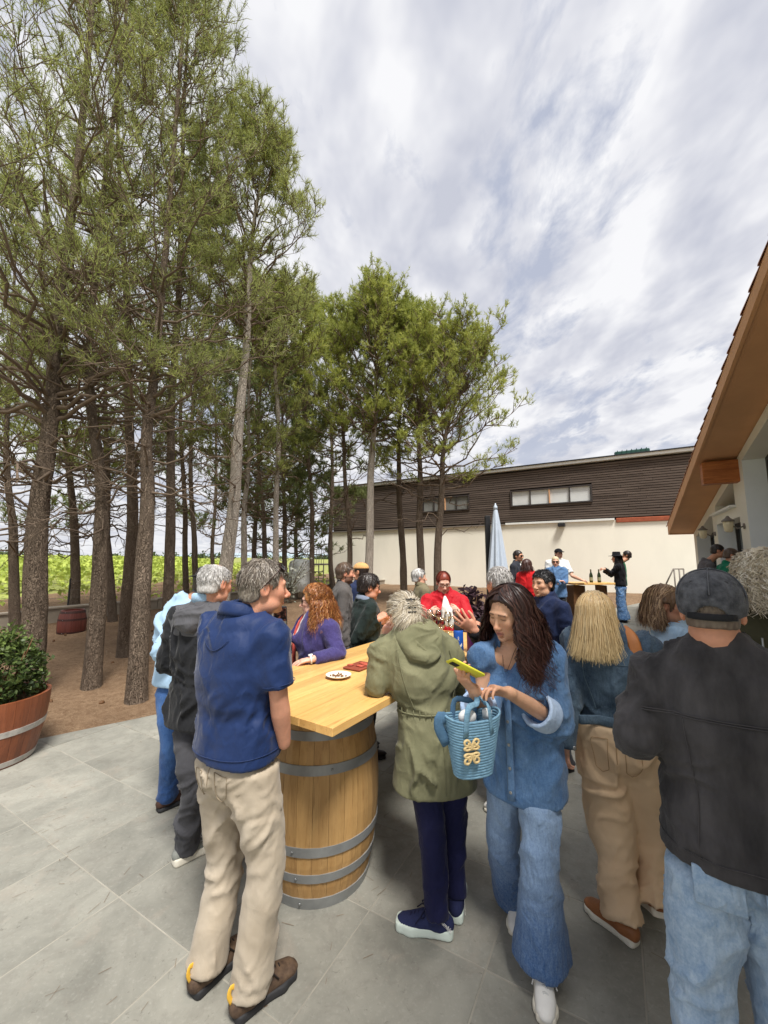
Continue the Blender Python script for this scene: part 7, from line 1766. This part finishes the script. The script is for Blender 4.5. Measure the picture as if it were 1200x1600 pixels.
# -- grey haired man with raised hands beyond her
def hands_man():
    def arms(p):
        p.j['lsh'] = P(752, 985, 3.0); p.j['lel'] = P(757, 1012, 2.78); p.j['lwr'] = P(741, 985, 2.66); p.j['rsh'] = P(800, 975, 3.25); p.j['rel'] = P(788, 1010, 3.08); p.j['rwr'] = P(760, 983, 2.92)
    p, t = man_generic(.93, 3.08, -50, 1.76, 'grey haired man in black top raising both hands behind the long haired woman', 'ruddy', 1, C_black2, D_light, None, hyaw=-20, hpitch=-6, arms=arms, at=P(779, 912, 3.08), shoes=(L_white, L_cream), trk=dict(tintf=wear(.5, .9, .3)),
        hands=lambda p: [dict(side='l', fwd=A3(-.75, -.1, .55), nrm=A3(.3, .9, .2), curl=.18, spread=.35), dict(side='r', fwd=A3(-.55, -.25, .30), nrm=A3(-.1, .5, -.9), curl=.25, spread=.25)])
    p.j['ltoe'] = p.j['lan'] + A3(-.15, .0, -.03)
    G2 = [(150, 146, 142), (184, 180, 176), (116, 112, 108), (204, 200, 198)]; hr = p.scalp(G2, .009, front=.058, amp=.004); p.strands(G2, 1300, st_short(.04, .010, low=110), hr, .0015, seed=3)
hands_man()
def navy_man():
    p, t = man_generic(1.50, 3.72, -108, 1.76, 'dark haired man in a dark navy shirt looking over to the left', 'asian', 1, C_dknavy, C_charcoal, None, hyaw=-118, hpitch=0, at=P(848, 912, 3.72), topk=dict(nm='shirt', fold=.007, nr=.06), body=dict(brow=(28, 24, 24)), face=dict(open=.8, wide=1.02, nose=.9))
    p.collar(C_dknavy, t, 'stand', .058, .05, .868, .45); hr = p.scalp([(26, 24, 26), (40, 38, 40)], .010, front=.056, low=-.02, amp=.004); p.strands([(24, 22, 24), (44, 42, 44), (30, 28, 30)], 1500, st_short(.035, .012, low=98), hr, .0014, seed=6)
navy_man()

# -- blonde woman in a denim jacket, back to us
def blonde_woman():
    p = Person(1.235, 2.24, 30, 1.64, 'blonde woman seen from behind in a dark denim jacket and wide camel trousers', 'fair', 1.06, 1, female=True)
    p.set(lan=G(972, 1432, .085), ran=G(1026, 1412, .12)); p.j['ltoe'] = p.j['lan'] + A3(-.09, .15, -.03); p.j['rtoe'] = p.j['ran'] + A3(.03, .16, -.05)
    p.j['lkn'] = P(955, 1300, 2.24); p.j['rkn'] = P(1014, 1290, 2.28)
    p.j['lel'] = P(886, 1105, 2.22); p.j['lwr'] = P(882, 1166, 2.20); p.j['rel'] = p.j['rsh'] + A3(.05, .05, -.28); p.j['rwr'] = p.j['rel'] + A3(.05, .22, .06)
    p.head(28, -4, 0, P(930, 962, 2.27), 1.0); p.body('long', [dict(side='l', fwd=A3(-.02, .1, -1), nrm=A3(.8, .3, 0), curl=.35)], dict(back=1))
    tr = p.trousers(C_khakiw, 'trousers', .62, (.182, .142), .118, .115, .098, fold=.009, flare=.098, cut_h=.015, seat=1.05, under=.60)
    seat_seams(p, tr, mat('camel_stitch', lin(170, 138, 104), .95), .555)
    jk = p.top(D_dark, 'jacket', .570, (.190, .140), .98, 1, 'long', (.074, .066, .052), cuff=-.02, neck=.865, nr=.07, fold=.0085, flare=.98, tint=lambda V: np.repeat(np.clip(.05 + .5 * np.exp(-(((V - p.up(.76)) @ p.TR) / .12) ** 2 - ((V[:, 2] - 1.22) / .12) ** 2) + .2 * fbm(V * 8, 2, 3), 0, 1)[:, None], 3, 1))
    # waistband and seams
    def backpt(x, z, o=.0): return p.up(z) + p.TR * x - p.TF * (.137 * max(0.05, 1 - abs(x / .19) ** 2.3) ** (1 / 2.3) + o)
    b = MB(); b.tube(surf_line(p, jk, arc_pts(p, .590, -1.7, 1.7, 31), .001), .024, 8, flat=(.22, -p.TF)); wb = b.build('waistband', D_dark, jk, True); attr_col(wb.data, np.full((len(wb.data.vertices), 3), .2))
    ms = mat('denim_seam', lin(96, 116, 130), .9)
    for sg in (-1, 1): seam(p, 'seam', surf_line(p, jk, [p.up(z) - p.TF * .12 + p.TR * sg * x for z, x in zip(np.linspace(.79, .62, 12), np.linspace(.15, .075, 12))], .001), .002, ms, jk)
    seam(p, 'yoke_seam', surf_line(p, jk, arc_pts(p, .765, -1.0, 1.0, 21), .001), .002, ms, jk)
    bt = MB(); c = p.j['lwr'] + A3(.03, -.045, .01); bt.lathe(c, [(.010, 0), (.011, .003), (.006, .005)], 12, (A3(1, 0, 0), EZ, A3(0, -1, 0))); bt.build('button', M_steel, jk, True)
    b = MB(); b.tube(spline([p.up(.83) + p.TR * .06 - p.TF * .0 + EZ * .06, p.up(.82) + p.TR * .105 - p.TF * .075 + EZ * .03, p.up(.75) + p.TR * .13 - p.TF * .125, p.up(.69) + p.TR * .165 - p.TF * .11], 14), .030, 8, flat=(.22, -p.TF + p.TR * .4)); b.build('bag_strap', C_tan, p.root, True)
    p.shoe('l', L_tan, L_cream, sole=.034, L=.275, collar=.015); p.shoe('r', L_tan, L_cream, sole=.034, L=.275, collar=.03, lift=.075, pitch=22)
    BL = [(214, 182, 132), (188, 154, 106), (228, 204, 158), (166, 134, 92), (202, 168, 116)]
    hr = p.scalp([(168, 146, 112), (190, 168, 132)], .016, front=.05, low=-.10, amp=.006, back_low=-.15); p.strands(BL, 5000, st_long(-.208, .022, .004, .2, layers=.026, sweep=60, jit=.03, zj=.014, out=.012), hr, .00115, seed=23, tip=(232, 206, 154))
blonde_woman()
def bob_woman():
    def arms(p): p.j['rel'] = p.j['rsh'] + A3(.08, .02, -.27); p.j['rwr'] = p.j['rel'] + A3(.2, .05, .05)
    p, t = man_generic(1.94, 2.74, 112, 1.66, 'woman with highlighted brown bob in pale denim shirt beside the man in the cap', 'tan', 1, denim('pale_shirt_denim', (150, 184, 212), (192, 214, 232), .5, 9), D_light, None, hyaw=128, hpitch=-3, at=P(1042, 945, 2.72), fem=True, arms=arms, topk=dict(nm='shirt', hem=.47, tint=lambda V: np.full((len(V), 3), .3), fold=.008), trk=dict(tintf=wear(.5, .9, .3)), shoes=(L_white, L_cream), body=dict(lips=(150, 84, 80), brow=(66, 46, 38)))
    attr = p.collar(t.data.materials[0], t, 'fold', .064, .045, .872, .6); attr_col(attr.data, np.full((len(attr.data.vertices), 3), .4))
    HB = [(122, 94, 68), (156, 124, 92), (92, 68, 50), (186, 156, 120)]
    hr = p.scalp([(104, 80, 60), (126, 98, 72)], .016, front=.045, low=-.08, amp=.006, back_low=-.10); p.strands(HB, 3600, st_long(-.135, .032, .010, .12, layers=.03, sweep=92, jit=.03, zj=.016, inward=.02), hr, .0012, seed=25)
    b = MB(); b.tube(spline([p.up(.84) + p.TR * .07 - p.TF * .09, p.up(.855) + p.TR * .09, p.up(.79) + p.TR * .115 + p.TF * .10, p.up(.70) + p.TR * .09 + p.TF * .14], 14), .018, 8, flat=(.25, p.TR)); b.build('bag_strap', C_tan, p.root, True)
bob_woman()

# -- man in the cap at right
def cap_man():
    p = Person(1.150, 1.40, 30, 1.745, 'man in washed black denim jacket and faded black cap seen from behind', 'ruddy', 1.05, 1)
    p.set(lan=A3(.99, 1.40, .08), ran=A3(1.24, 1.36, .08)); p.j['lkn'] = A3(1.0, 1.42, .50); p.j['rkn'] = A3(1.23, 1.40, .50)
    for q in 'rl': p.j[q + 'sh'] = p.j[q + 'sh'] - EZ * .045
    p.j['lel'] = P(994, 1150, 1.46); p.j['lwr'] = p.j['lel'] + A3(.15, .22, -.02); p.j['rel'] = p.j['rsh'] + A3(.05, .06, -.28); p.j['rwr'] = p.j['rel'] + A3(-.10, .24, .05)
    p.head(40, -3, 0, P(1112, 955, 1.39), 1.03); p.body('long', [], dict(back=1), neck=1.12)
    p.trousers(D_light, 'jeans', .60, (.172, .130), .112, .086, .078, fold=.007, under=.485, tintf=lambda V: np.repeat(np.clip(.25 + .2 * fbm(V * 10, 4, 3), 0, 1)[:, None], 3, 1))
    jk = p.top(C_blackden, 'jacket', .475, (.206, .150), 1.0, 1.0, 'long', (.077, .076, .058), cuff=.0, neck=.838, nr=.078, fold=.0075, flare=1.02)
    p.collar(C_blackden, jk, 'fold', .078, .050, .842, .7)
    ms = mat('black_seam', lin(70, 68, 70), .95)
    def backpt(x, z, o=.0): return p.up(z) + p.TR * x - p.TF * (.152 * max(.04, 1 - abs(x / .232) ** 2.3) ** (1 / 2.3) + o)
    for dz in (0, .007): seam(p, 'yoke_seam', surf_line(p, jk, [q + EZ * dz for q in arc_pts(p, .735, -1.15, 1.15, 31)], .0015), .0018, ms, jk)
    for sg in (-1, 1): seam(p, 'seam', surf_line(p, jk, [p.up(z) - p.TF * .15 + p.TR * sg * x for z, x in zip(np.linspace(.733, .50, 14), np.linspace(.15, .125, 14))], .001), .0018, ms, jk)
    seam(p, 'hem_seam', surf_line(p, jk, arc_pts(p, .503, -1.9, 1.9, 41), .0012), .0016, ms, jk)
    # jeans back pocket
    for sg in (-1, 1):
        c = p.up(.50) - p.F * .138 + p.Rt * sg * .085; b = MB(); b.box(c + EZ * -.075, .125, .012, .10, (p.Rt, p.F, nrm(EZ + p.F * .15)), .003); o = b.build('back_pocket', D_light, p.root, True); attr_col(o.data, np.full((len(o.data.vertices), 3), .2))
    p.shoe('l', L_white, L_cream); p.shoe('r', L_white, L_cream)
    hr = p.scalp([(96, 84, 74), (120, 106, 94), (74, 62, 54)], .0035, front=.05, low=-.03, amp=.0015, back_low=-.050); p.strands([(110, 98, 88), (84, 72, 62)], 1200, st_short(.012, .004, low=100), hr, .0010, seed=31)
    # cap: six-panel crown, band with open arch and strap, brim in front
    r_, f_, u_ = p.axes(); ax = (r_, f_, u_); f = Fld(p.hc - .20, p.hc + .22, .0042)
    f.ball(p.hl(0, -.008, .036), A3(.094, .116, .100) * 1.03, ax, 0, pw=2.2); f.ball(p.hl(0, -.010, .030), A3(.085, .106, .090) * 1.03, ax, .0, 'sub'); f.plane(p.hl(0, -.1, -.020), nrm(-u_ + f_ * .16))
    f.ball(p.hl(0, -.120, -.018), A3(.044, .05, .038), ax, .004, 'sub')
    V, F = f.mesh(); V = relax(V, F, 1, .4); q = (V - p.hl(0, -.008, .046)); az = np.arctan2(q @ r_, q @ f_); V = V - vnormals(V, F) * (.0022 * np.exp(-((np.abs(((az / (math.pi / 3)) % 1) - .5) - .5) / .022) ** 2))[:, None]; cp = obj('cap', V, F, C_capc, p.root, True)
    b = MB(); b.tube(spline([p.hl(math.sin(a) * .091, -.008 - math.cos(a) * .113, -.004 - .010 * math.cos(a)) for a in np.linspace(-.75, .75, 13)], 20), .011, 8, flat=(.25, -f_)); b.build('strap', C_black, cp, True)
    cm = mat('cap_stitch', lin(92, 94, 100), .95); R3 = A3(.094, .116, .100) * 1.03 * p.hs
    for a in (0, 60, -60, 120, -120, 180):
        sp = []
        for t in np.linspace(.06, 1.42, 14):
            d = A3(math.sin(R(a)) * math.sin(t), -math.cos(R(a)) * math.sin(t), math.cos(t)); k = (np.abs(d / R3) ** 2.2).sum() ** (-1 / 2.2); w = d * k
            if a == 0 and w[2] < .0: break
            sp.append(p.hl(0, -.008, .036) + r_ * w[0] + f_ * w[1] + u_ * w[2])
        seam(p, 'cap_seam', sp, .0019, cm, cp)
    b = MB(); b.lathe(p.hl(0, -.008, .137), [(.011, 0), (.010, .005), (.004, .007)], 14, ax); b.build('button', C_capc, cp, True)
    for a in (-.55, .55): b = MB(); c = p.hl(math.sin(a) * .078, -.008 - math.cos(a) * .096, .090); n = nrm(c - p.hl(0, -.008, .046)); x = nrm(np.cross(n, EZ)); b.lathe(c + n * .004, [(.006, -.004), (.0065, .002), (.0025, .002), (.002, -.002)], 12, (x, np.cross(n, x), n)); b.build('eyelet', L_black, cp, True)
    f = Fld(p.hl(0, .12, .02) - .14, p.hl(0, .12, .02) + .14, .005); f.ball(p.hl(0, .10, .018), A3(.078, .085, .010), ax, 0); f.plane(p.hl(0, .085, 0), -f_); V, F = f.mesh(); obj('brim', V, F, C_capc, cp, True)
cap_man()
def white_curls():
    p, t = man_generic(1.85, 1.98, 10, 1.80, 'person with pale blonde curls in an olive jacket cut off by the right edge', 'fair', 1, cloth('deep_olive', (62, 60, 44)), C_charcoal, None, hyaw=-10, hpitch=-4, at=P(1190, 905, 1.96), fem=True, w=1.05)
    b = MB(); c = P(1193, 1015, 1.82); b.tube([c + EZ * .05, c - EZ * .05], .004, 6); b.build('zip', M_steel, t, True)
    W_ = [(226, 214, 192), (204, 190, 166), (236, 228, 212), (186, 170, 146)]; hr = p.scalp([(196, 182, 156), (216, 204, 180)], .026, front=.035, low=-.10, amp=.012, back_low=-.12); p.strands(W_, 1800, st_curly(-.125, .016, .055, pitch=.036, spread=.03), hr, .0015, seed=33)
white_curls()

# -- groups further off
def far_people():
    def a_green(p): p.j['rel'] = p.j['rsh'] + A3(.10, -.05, -.24); p.j['rwr'] = p.j['rel'] + A3(.18, .10, .03); p.j['lel'] = p.j['lsh'] + A3(.08, .0, -.26); p.j['lwr'] = p.j['lel'] + A3(.2, .05, .05)
    p, t = man_generic(6.05, 7.05, 110, 1.78, 'brown haired man in an emerald T-shirt near the entrance at right', 'tan', 2, C_emer, C_black, [(74, 56, 46), (92, 72, 58)], dict(grow=.010), hyaw=118, hpitch=-14, arms=a_green, topk=dict(nm='t_shirt', sleeve='short', sr=(.08, .07, .05)), at=P(1143, 868, 7.05))
    b = MB(); e = p.j['rsh'] + (p.j['rel'] - p.j['rsh']) * .72; b.box(e + A3(-.0, -.092, .0), .11, .006, .014, None, .002); b.build('sleeve_print', C_white, t)
    p, t = man_generic(6.12, 7.6, 112, 1.80, 'dark haired man in a grey suit jacket and white shirt beside the emerald T-shirt', 'tan', 2, C_suit, C_suit, DARK, dict(grow=.010), hyaw=118, hpitch=-12, at=P(1122, 861, 7.6))
    panel(p, C_white, (.196, .141), .045, .55, .84)
    def a_hat(p): p.j['lel'] = P(955, 896, 10.2); p.j['lwr'] = P(945, 889, 10.1); p.j['rel'] = P(955, 899, 10.5); p.j['rwr'] = P(944, 892, 10.4)
    p, t = man_generic(6.02, 10.25, -56, 1.70, 'woman in black wide brimmed hat and spotted wide jeans by the serving table', 'fair', 2, C_black2, denim('spotted_denim', (86, 122, 168), (150, 182, 216), .6, 16, contrast=(.52, .56)), DARK, dict(grow=.012, back_low=-.2), hyaw=-58, arms=a_hat, fem=True, w=1.05, at=P(963, 872, 10.25), topk=dict(hem=.52), trk=dict(rw=(.16, .13), thigh=.10, knee=.10, hem=.11, flare=.13, tintf=W1), shoes=(L_dk, L_black), hands=lambda p: [dict(side='l', fwd=A3(-1, 0, .1), nrm=A3(0, .5, -.8), curl=.6)])
    r_, f_, u_ = p.axes(); b = MB(); b.lathe(p.hl(0, -.005, .055), [(.185, -.006), (.19, 0), (.12, .006), (.098, .02), (.092, .09), (.078, .11), (.03, .105)], 28, (r_, f_, u_)); b.build('hat', C_black2, p.root, True)
    p.strands(DARK, 240, st_long(-.20, .03, .006, .1, m=8), None, .004, name='hair_strands')
    p, t = man_generic(6.25, 10.6, -45, 1.72, 'dark haired person in a green jacket half hidden behind the black hat', 'tan', 3, cloth('green_fleece', (36, 124, 84)), C_black, DARK, dict(grow=.012), hyaw=-52, at=P(979, 868, 10.6), shoes=(L_dk, L_black))
    def a_bl(p): p.j['rel'] = P(861, 909, 9.2); p.j['rwr'] = P(875, 908, 9.0); p.j['lel'] = P(884, 909, 9.2); p.j['lwr'] = P(872, 912, 9.0)
    p, t = man_generic(4.02, 9.35, 200, 1.72, 'person with cropped blond hair, sunglasses and blue denim shirt facing us near the wall', 'fair', 2, D_mid, C_black, [(214, 196, 160), (196, 176, 140)], dict(grow=.010, front=.055), hyaw=204, arms=a_bl, fem=True, w=1.08, at=P(868, 878, 9.35), topk=dict(nm='shirt', hem=.44, tint=lambda V: np.full((len(V), 3), .15)), hands=lambda p: [dict(side='r', fwd=A3(1, 0, .1), nrm=A3(0, 0, -1), curl=.5)], body=dict(brow=(150, 120, 90))); p.specs(M_lens)
    def a_w(p): p.j['lel'] = P(894, 900, 9.7); p.j['lwr'] = P(908, 906, 9.7)
    p, t = man_generic(4.30, 9.95, 192, 1.84, 'person in a black cap and white shirt standing behind the blue denim shirt', 'fair', 2, C_white, C_charcoal, DARK, dict(grow=.008), hyaw=172, arms=a_w, at=P(873, 865, 9.95), topk=dict(nm='shirt', sleeve='short'), hands=lambda p: [dict(side='l', fwd=A3(1, 0, -.2), nrm=A3(0, 0, -1), curl=.3)])
    r_, f_, u_ = p.axes(); f = Fld(p.hc - .2, p.hc + .2, .012); f.ball(p.hl(0, -.012, .045), A3(.094, .112, .085), (r_, f_, u_), 0); f.plane(p.hl(0, 0, .035), -u_); f.ball(p.hl(0, .12, .042), A3(.075, .08, .012), (r_, f_, u_), .01); p._emit('cap', f, C_black2)
    p, t = man_generic(2.88, 8.7, 128, 1.78, 'dark haired man in sunglasses and dark suit jacket by the closed parasol', 'tan', 2, C_dsuit, C_dsuit, DARK, dict(grow=.012), hyaw=138, at=P(810, 869, 8.7), body=dict(beard=((60, 48, 42), .5))); p.specs(M_lens)
    panel(p, C_white, (.196, .141), .045, .55, .84)
    p, t = man_generic(2.88, 8.0, 38, 1.70, 'dark haired woman in red jacket and pink trousers seen from behind', 'fair', 2, cloth('bright_red', (196, 34, 38)), C_pink, [(58, 34, 30), (74, 46, 40)], dict(grow=.018, back_low=-.11, low=-.07), hyaw=60, at=P(824, 884, 8.0), fem=True, w=1.1)
    p.strands([(58, 34, 30), (78, 50, 42)], 300, st_long(-.10, .02, .004, m=8), None, .004, name='hair_strands')
far_people()
# =================================================================== things on the table and planting
def small_things():
    # snack dish
    c = G(529, 1058, TZ + .004); m = mat('speckled_stoneware', lin(226, 220, 206), .4, .05, 30)
    r = empty('snack_plate', c, 'small round cream dish of nuts on the bar table', 'plate'); b = MB(); b.lathe(c, [(.045, 0), (.05, .002), (.078, .015), (.081, .018), (.078, .019), (.052, .006), (.0, .005)], 36, None, False); b.build('dish', m, r, True)
    rng = np.random.default_rng(4); b = MB()
    nm = mat('nut', lin(128, 92, 60), .6, .25, 50)
    f = empty('nuts', c + EZ * .008, 'handful of brown nuts scattered in the cream dish', 'nuts')
    for i in range(22):
        a = rng.uniform(0, 6.28); q = rng.uniform(0, .052); b = MB(); b.lathe(c + A3(q * math.cos(a), q * math.sin(a), .006), [(.001, 0), (.005, .003), (.006, .006), (.003, .010)], 7); b.build('nut', nm, f, True)
    # charcuterie board edge by the parka sleeve
    c = G(562, 1042, TZ + .004); r = empty('slate_plate', c, 'reddish rectangular plate with cured meat beside the parka sleeve', 'plate'); ax = (T1, T2, EZ); b = MB(); b.box(c + EZ * .006, .20, .14, .012, ax, .004); b.build('board', mat('red_plate', lin(138, 70, 52), .5), r)
    for i in range(7): q = c + T1 * rng.uniform(-.07, .05) + T2 * rng.uniform(-.05, .05) + EZ * .014; b = MB(); b.lathe(q, [(.0, 0), (.022, .001), (.024, .004), (.012, .007), (0, .008)], 12, None, False); b.build('meat_slice', mat('cured_meat', lin(178, 84, 66), .5, .2, 50), r, True)
    # wine glasses
    gl = bpy.data.materials.new('clear_glass'); gl.use_nodes = True; t = NT(gl.node_tree); t.n.clear(); fr = t.add('ShaderNodeFresnel', {'IOR': 1.5}).outputs[0]
    ms = t.add('ShaderNodeMixShader', {0: t.math('MULTIPLY_ADD', fr, .7, .03), 1: t.add('ShaderNodeBsdfTransparent', {0: (.93, .94, .94, 1)}).outputs[0], 2: t.add('ShaderNodeBsdfGlossy', {1: .03}).outputs[0]}); t.l.new(ms.outputs[0], t.add('ShaderNodeOutputMaterial').inputs[0]); wine = mat('red_wine', lin(96, 12, 28), .1, .05)
    spots = [(690, 1003), (706, 1000), (676, 995), (700, 990), (716, 992), (686, 986), (672, 985), (712, 984), (695, 980)]
    lab = ['front left', 'front right']
    for i, (u, v) in enumerate(spots):
        c = G(u, v - 2, TZ + .001); full = i in (2, 5)
        r = empty('wine_glass', c, 'empty stemmed wine glass among the cluster before the woman in red' if not full else 'stemmed glass with a little red wine among the cluster', 'wine glass', 'empty glasses at the table end' if not full else 'glasses with a little red wine')
        b = MB(); b.lathe(c, [(.033, 0), (.034, .002), (.006, .006), (.0038, .012), (.0036, .085), (.008, .095), (.028, .115), (.037, .140), (.036, .175), (.031, .205), (.0300, .205), (.0345, .175), (.0355, .140), (.0265, .117), (.004, .100)], 20, None, False); b.build('glass', gl, r, True)
        if full: b = MB(); b.lathe(c, [(.004, .101), (.026, .118), (.034, .136), (.0, .1361)], 16, None, False); b.build('wine', wine, r, True)
    # bottles
    for (u, v, Hb, rad, col, nm_, lb) in ((717, 1031, .265, .0365, lin(34, 86, 176), 'water_bottle', 'tall blue insulated bottle with white print and black lid on the table edge'), (737, 1019, .25, .036, lin(84, 34, 92), 'water_bottle', 'purple insulated bottle behind the blue one')):
        c = G(u, v, TZ + .001); m = mat('enamel_%s' % lb.split()[0], col, .45, .04, 5, .1, 200); r = empty(nm_, c, lb, 'bottle')
        b = MB(); b.lathe(c, [(.0, 0), (rad * .95, 0), (rad, .004), (rad, Hb * .74), (rad * .93, Hb * .80), (rad * .8, Hb * .82)], 28, None, False); b.build('flask', m, r, True)
        b = MB(); b.lathe(c, [(rad * .86, Hb * .815), (rad * .9, Hb * .83), (rad * .9, Hb * .94), (rad * .8, Hb * .97), (0, Hb * .975)], 24, None, False); b.tube(spline([c + A3(-rad * .6, 0, Hb * .96), c + A3(-rad * .4, 0, Hb * 1.04), c + A3(rad * .4, 0, Hb * 1.04), c + A3(rad * .6, 0, Hb * .96)], 10), .005, 6); b.build('lid', L_black, r, True)
        if 'blue' in lb[:9]:
            wm = C_white; fr = nrm(A3(-c[0], -c[1], 0)); sx = A3(-fr[1], fr[0], 0) * -1 if False else A3(fr[1], -fr[0], 0) * -1
            def strip(z0, a0, z1, a1, w):
                V = []; 
                for t in np.linspace(0, 1, 8):
                    a = a0 + (a1 - a0) * t; d = fr * math.cos(a) + sx * math.sin(a); zc = z0 + (z1 - z0) * t
                    for k in (-1, 1): V.append(c + d * (rad + .0008) + EZ * (zc + k * w))
                return obj('print_band', V, [(2 * i, 2 * i + 1, 2 * i + 3, 2 * i + 2) for i in range(7)], wm, r)
            strip(.062, -.75, .118, .75, .011)
            b = MB()
            d = fr; b.tube(spline([c + d * (rad + .001) + EZ * .155 + sx * .0, c + d * (rad + .001) + EZ * .165 + sx * .004, c + d * (rad + .001) + EZ * .172, c + d * (rad + .001) + EZ * .165 - sx * .004, c + d * (rad + .001) + EZ * .155], 12), .0012, 4)
            for sg in (-1, 1): b.tube([c + d * (rad + .001) + EZ * .156, c + d * (rad + .0008) + EZ * .144 + sx * sg * .006], .0013, 4)
            b.build('print_mark', wm, r)
    # planting by the far end
    rng = np.random.default_rng(14); lg = mat_leaf('green_shrub', lin(74, 110, 42), lin(150, 180, 88)); lp = mat_leaf('purple_shrub', lin(46, 34, 40), lin(92, 70, 78))
    def bush(c, rad, n, size, m, label, nm_, hh=1.0, fl=None):
        r = empty(nm_, c, label, 'shrub'); d = rng.normal(size=(n, 3)); d[:, 2] = np.abs(d[:, 2]); d /= np.linalg.norm(d, axis=1, keepdims=True); q = c + d * (rng.uniform(.25, 1, (n, 1)) ** .5) * A3(rad, rad, rad * hh); V, F = leaf_cloud(q, size, 8); g = rng.uniform(0, 1, n); obj('foliage', V, F, m, r, False, np.stack([rep4(g)] * 3, 1))
        b = MB()
        for k in range(7): e = c + A3(rng.normal() * rad * .5, rng.normal() * rad * .5, rad * hh * .8); b.tube([c - EZ * .02, (c + e) / 2 + EZ * .05, e], [.014, .01, .005], 5)
        b.build('stem', M_darkwood, r, True)
        if fl: q = c + unit(np.abs(rng.normal(size=(fl, 3))) * A3(1, -1, 1) * np.where(rng.uniform(size=(fl, 1)) < .5, A3(1, 1, 1), A3(-1, 1, 1))) * A3(rad, rad, rad * hh) * 1.02; V, F = leaf_cloud(q, .022, 9); obj('blossom', V, F, mat('lilac_blossom', lin(150, 120, 166), .8), r)
    def pos(u, Y): x = (u - 600) / FPX * Y * 1.0; return A3(x, Y, gz(Y) - .02)
    bush(pos(733, 8.2), .52, 420, .10, lp, 'dark purple spiky shrub before the cream wall right of the red jacket', 'purple_shrub', 2.3)
    bush(pos(757, 6.2), .42, 1500, .035, lg, 'bright green flowering shrub behind the raised hands', 'green_shrub', 2.1, 160)
    bush(pos(772, 6.8), .40, 900, .035, lg, 'green shrub with lilac flowers half hidden behind the grey haired man', 'green_shrub', 1.7, 120)
    # fallen cones and twigs on the needle litter
    for i in range(46):
        y = rng.uniform(4.9, 9.5); x = -y * rng.uniform(.45, .98); 
        if .4 * (x * E1[0] + y * E1[1]) + (x * E2[0] + y * E2[1]) < EDGE_B + .25: continue
        z = gz(y) - .01; b = MB(); a = rng.uniform(0, 6.28); dv = A3(math.cos(a), math.sin(a), 0)
        b.lathe(A3(x, y, z + .02), [(.004, -.035), (.02, -.02), (.026, 0), (.018, .02), (.004, .038)], 8, (A3(-dv[1], dv[0], 0), EZ, dv)); tag(b.build('pine_cone', M_darkwood, None, True), 'brown pine cone lying in the needle litter under the pines', 'pine cone', 'fallen pine cones')
    # dry needles blown on to the slabs
    n = 380; y = rng.uniform(.9, 6.5, n); x = rng.uniform(-1.02, .9, n) * y; x = np.where(rng.uniform(size=n) < .55, -np.abs(x), x); a = rng.uniform(0, 3.14, n); d = np.stack([np.cos(a), np.sin(a), 0 * a], 1) * rng.uniform(.012, .035, (n, 1)); w = np.stack([-np.sin(a), np.cos(a), 0 * a], 1) * rng.uniform(.0005, .0010, (n, 1))
    c = np.stack([x, y, GZ(y) + .004], 1); V = np.stack([c - d - w, c - d + w, c + d + w, c + d - w], 1).reshape(-1, 3)
    tag(obj('dry_needles', V, np.arange(4 * n).reshape(n, 4), mat('dry_needle', lin(112, 84, 56), .9, .3, 3)), kind='stuff')
small_things()
